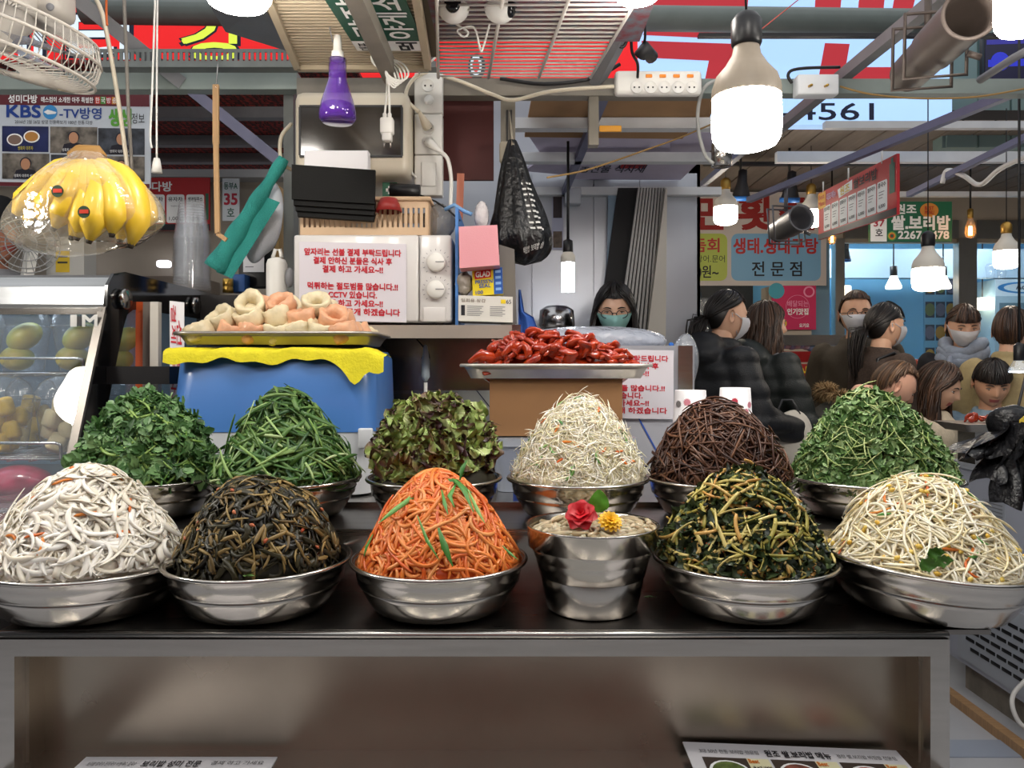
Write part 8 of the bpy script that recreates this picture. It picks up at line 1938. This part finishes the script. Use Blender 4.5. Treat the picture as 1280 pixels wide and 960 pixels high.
    if sit:
        zt_ = (pz+dz)*s-.10; m = MB(); sr = root('stool', 'round black stool under the seated person '+('in the fur hooded parka' if 'fur' in label else 'in the cream fleece coat' if 'fleece' in label else 'in the denim jacket'), 'stool', (t.location.x, t.location.y, 0)); m.lathe([(0, zt_-.03), (.15, zt_-.03), (.155, zt_-.01), (.14, zt_), (0, zt_)], sr.location, 24); m.build('seat', BLACK, sr)
        for k in range(4): a = PI/4+k*PI/2; m = MB(); m.tube([sr.location+Vector((.10*math.cos(a), .10*math.sin(a), zt_-.03)), sr.location+Vector((.16*math.cos(a), .16*math.sin(a), 0))], .011, 8); m.build('leg', STEEL, sr)
    return t
def strap(mt, x0=.10, r=.010):
    def f(t, S, HM, s, nb, ld, sh, el, wr):
        m = MB(); c = S(nb); m.tube([c+Vector((x0*1.0, -.12, -.24))*s, c+Vector((x0, -.085, -.02))*s, c+Vector((x0, .0, .012))*s, c+Vector((x0*.9, .10, -.06))*s, c+Vector((x0*.5, .155, -.25))*s], r, 6); m.build('bag_strap', mt, t, local=True)
    return f
def scarf(mt):
    def f(t, S, HM, s, nb, ld, sh, el, wr):
        m = MB(); c = S(nb)
        for k in range(3): m.tube([c+Vector((math.cos(a)*(.105-.008*k), math.sin(a)*(.10-.006*k)+.01, -.03+.035*k+.018*math.sin(2*a+k)+.02*math.sin(a)*-1))*1 for a in np.linspace(0, 2*PI, 26, endpoint=False)], [.034+.006*math.sin(5*a+k) for a in np.linspace(0, 2*PI, 26, endpoint=False)], 10, closed=True)
        m.tube([c+Vector((.05, .11, -.02)), c+Vector((.07, .15, -.14)), c+Vector((.06, .15, -.34)), c+Vector((.07, .15, -.50))], [.035, .05, .05, .045], 10, flat=.45)
        V = np.array(m.v); V += np.sin(V*90)*.003; m.v = [tuple(v) for v in V]; m.build('scarf', mt, t, local=True)
    return f
def furhood(mt):
    def f(t, S, HM, s, nb, ld, sh, el, wr):
        gg = np.random.default_rng(4); c = S(nb); N_ = 1500; a = gg.uniform(0, 2*PI, N_); P = []; NNn = []
        for i in range(N_):
            cc = c+Vector((math.cos(a[i])*.125, math.sin(a[i])*.07-.075, .0+.055*math.sin(a[i])*-1+.01)); dv = Vector(gg.normal(0, 1, 3)).normalized(); P.append([list(cc+dv*.012), list(cc+dv*.035), list(cc+dv*.055+Vector((0, 0, -.008)))]); NNn.append([[0, 0, 1.]]*3)
        P = np.array(P); W_ = np.array(wmat(t)); P = P @ W_[:3, :3].T+W_[:3, 3]; V, Fq, per = strand_mesh(P, np.array(NNn), .0028, .0016, 4, 0, gg, (1, .1)); npmesh('fur_trim', V, Fq, mt, None, np.repeat(gg.uniform(0, 1, N_), per), t, kind='stuff')
    return f
FUR = mat('tan fur', '#9a7c54', .8, tint=['#6c5436', '#9a7c54', '#c0a478'])
PI2 = PI/2
person('person in a black cap and grey top behind the fruit case', -6, 292, 3.0, -PI*.62, lift=.12, hair=('short', HBLK), coat='#8c8c8e', cap=True, hem=.84, skin=mat('skin tan', '#b0765c', .5, sss=.1))
person('person with long black hair, round glasses and mint mask looking down behind the pot shape', 768, 388, 3.45, PI*.92, hp=.25, hy=.12, skin=SKIN2, hair=('long', HBLK, .30), coat='#c8c0b0', coat_kw=dict(col2='#8c8478', var=1., scale=40), mask=MASKM, glasses=True, hem=.80)
person('person seen from behind at the fish counter above the clear tank', 861, 378, 5.9, .3, hair=('short', HBLK), coat='#2c2c30', lift=.15)
blk = dict(puff=.010, thick=.010, rough=.5, hood=True, folds=.008, name='padded_coat')
person('person in a black padded coat with ponytail and white mask in profile', 908, 396, 3.5, -PI2*.86, hp=.08, hair=('pony', HBLK, .22), skin=SKIN2, coat='#121418', coat_kw=blk, mask=MASKW, hem=.50, arms=[((-.235, -.02, 1.10), (-.20, .14, .90)), ((.24, .06, 1.12), (.16, .28, 1.05))])
bagm = mat('canvas bag', '#c4bdb0', .8, var=.06)
person('person with long brown hair in a dark green coat beside the pink poster', 957, 408, 3.72, -PI2*.78, hy=-.25, hair=('long', HBRN, .25), skin=SKIN2, coat='#181e1c', coat_kw=dict(blk, puff=.008), mask=None, hem=.52, arms=[((-.235, 0, 1.10), (-.18, .20, 1.0)), ((.24, .06, 1.10), (.17, .24, 1.02))], extra=strap(GREY_P, .12, .006))
m = blob(W(990, 552, 3.40), (.10, .05, .14), 12, .12); cb_ = m.build('canvas_bag', bagm, None, 'cream canvas bag carried by the person in the dark green coat', 'bag')
m = MB(); m.tube([W(970, 518, 3.39), W(978, 500, 3.42), W(990, 500, 3.42), W(1000, 518, 3.39)], .006, 6); m.build('strap', DARK, cb_)
person('person with glasses and white mask in an olive brown jacket, facing left', 1070, 394, 4.12, PI*.84, hy=.25, hair=('short', HBRN), coat='#40372a', mask=MASKW, glasses=True, hem=.72)
person('person with ponytail and white mask in a brown tweed coat, in profile', 1106, 408, 3.88, -PI2*.9, hair=('ponybang', HBLK, .26), skin=SKIN2, coat='#4a3a30', coat_kw=dict(col2='#2e241e', var=1., scale=120), mask=MASKW, hem=.6, extra=strap(BLACK))
person('person in a grey blue scarf with ponytail and white mask looking down', 1204, 408, 4.15, PI*.80, hy=.35, hp=.30, hair=('ponybang', HBRN, .12), skin=SKIN2, coat='#1c1c20', mask=MASKW, hem=.6, extra=scarf(mat('grey blue scarf', '#8a94a4', .85, var=.12, scale=40, bump=.3, bscale=160)))
person('person with short dark hair in a beige coat at the right edge', 1264, 414, 3.85, -PI*.25, hair=('short', HBRN), skin=SKIN2, coat='#a8966c', hem=.6, extra=strap(BLACK, .11, .006))
sit_arms = None
person('seated person with short brown hair and a fur hooded parka, head bent', 1117, 484, 3.62, -PI2*1.05, 'sit', lean=.55, hp=.50, nk=(.175, .075), hair=('crop', HLBR), skin=mat('skin fair', '#d6a58c', .5, sss=.1), coat='#4e4c46', coat_kw=dict(thick=.02, puff=.006), extra=furhood(FUR), bulk=1.1)
person('seated person with long dark hair in a cream fleece coat looking down', 1172, 484, 3.70, PI*1.25, 'sit', lean=.12, hp=.34, hair=('long', HBRN, .30), skin=SKIN2, coat='#c2b49c', coat_kw=dict(thick=.02, bscale=140, rough=.9))
person('seated person with black bangs in a pale denim jacket looking down', 1240, 480, 3.75, PI*.86, 'sit', lean=.16, hp=.36, hy=.12, hair=('bang', HBLK), skin=SKIN, coat='#7f96a6', coat_kw=dict(var=.15, scale=50), bulk=1.05)
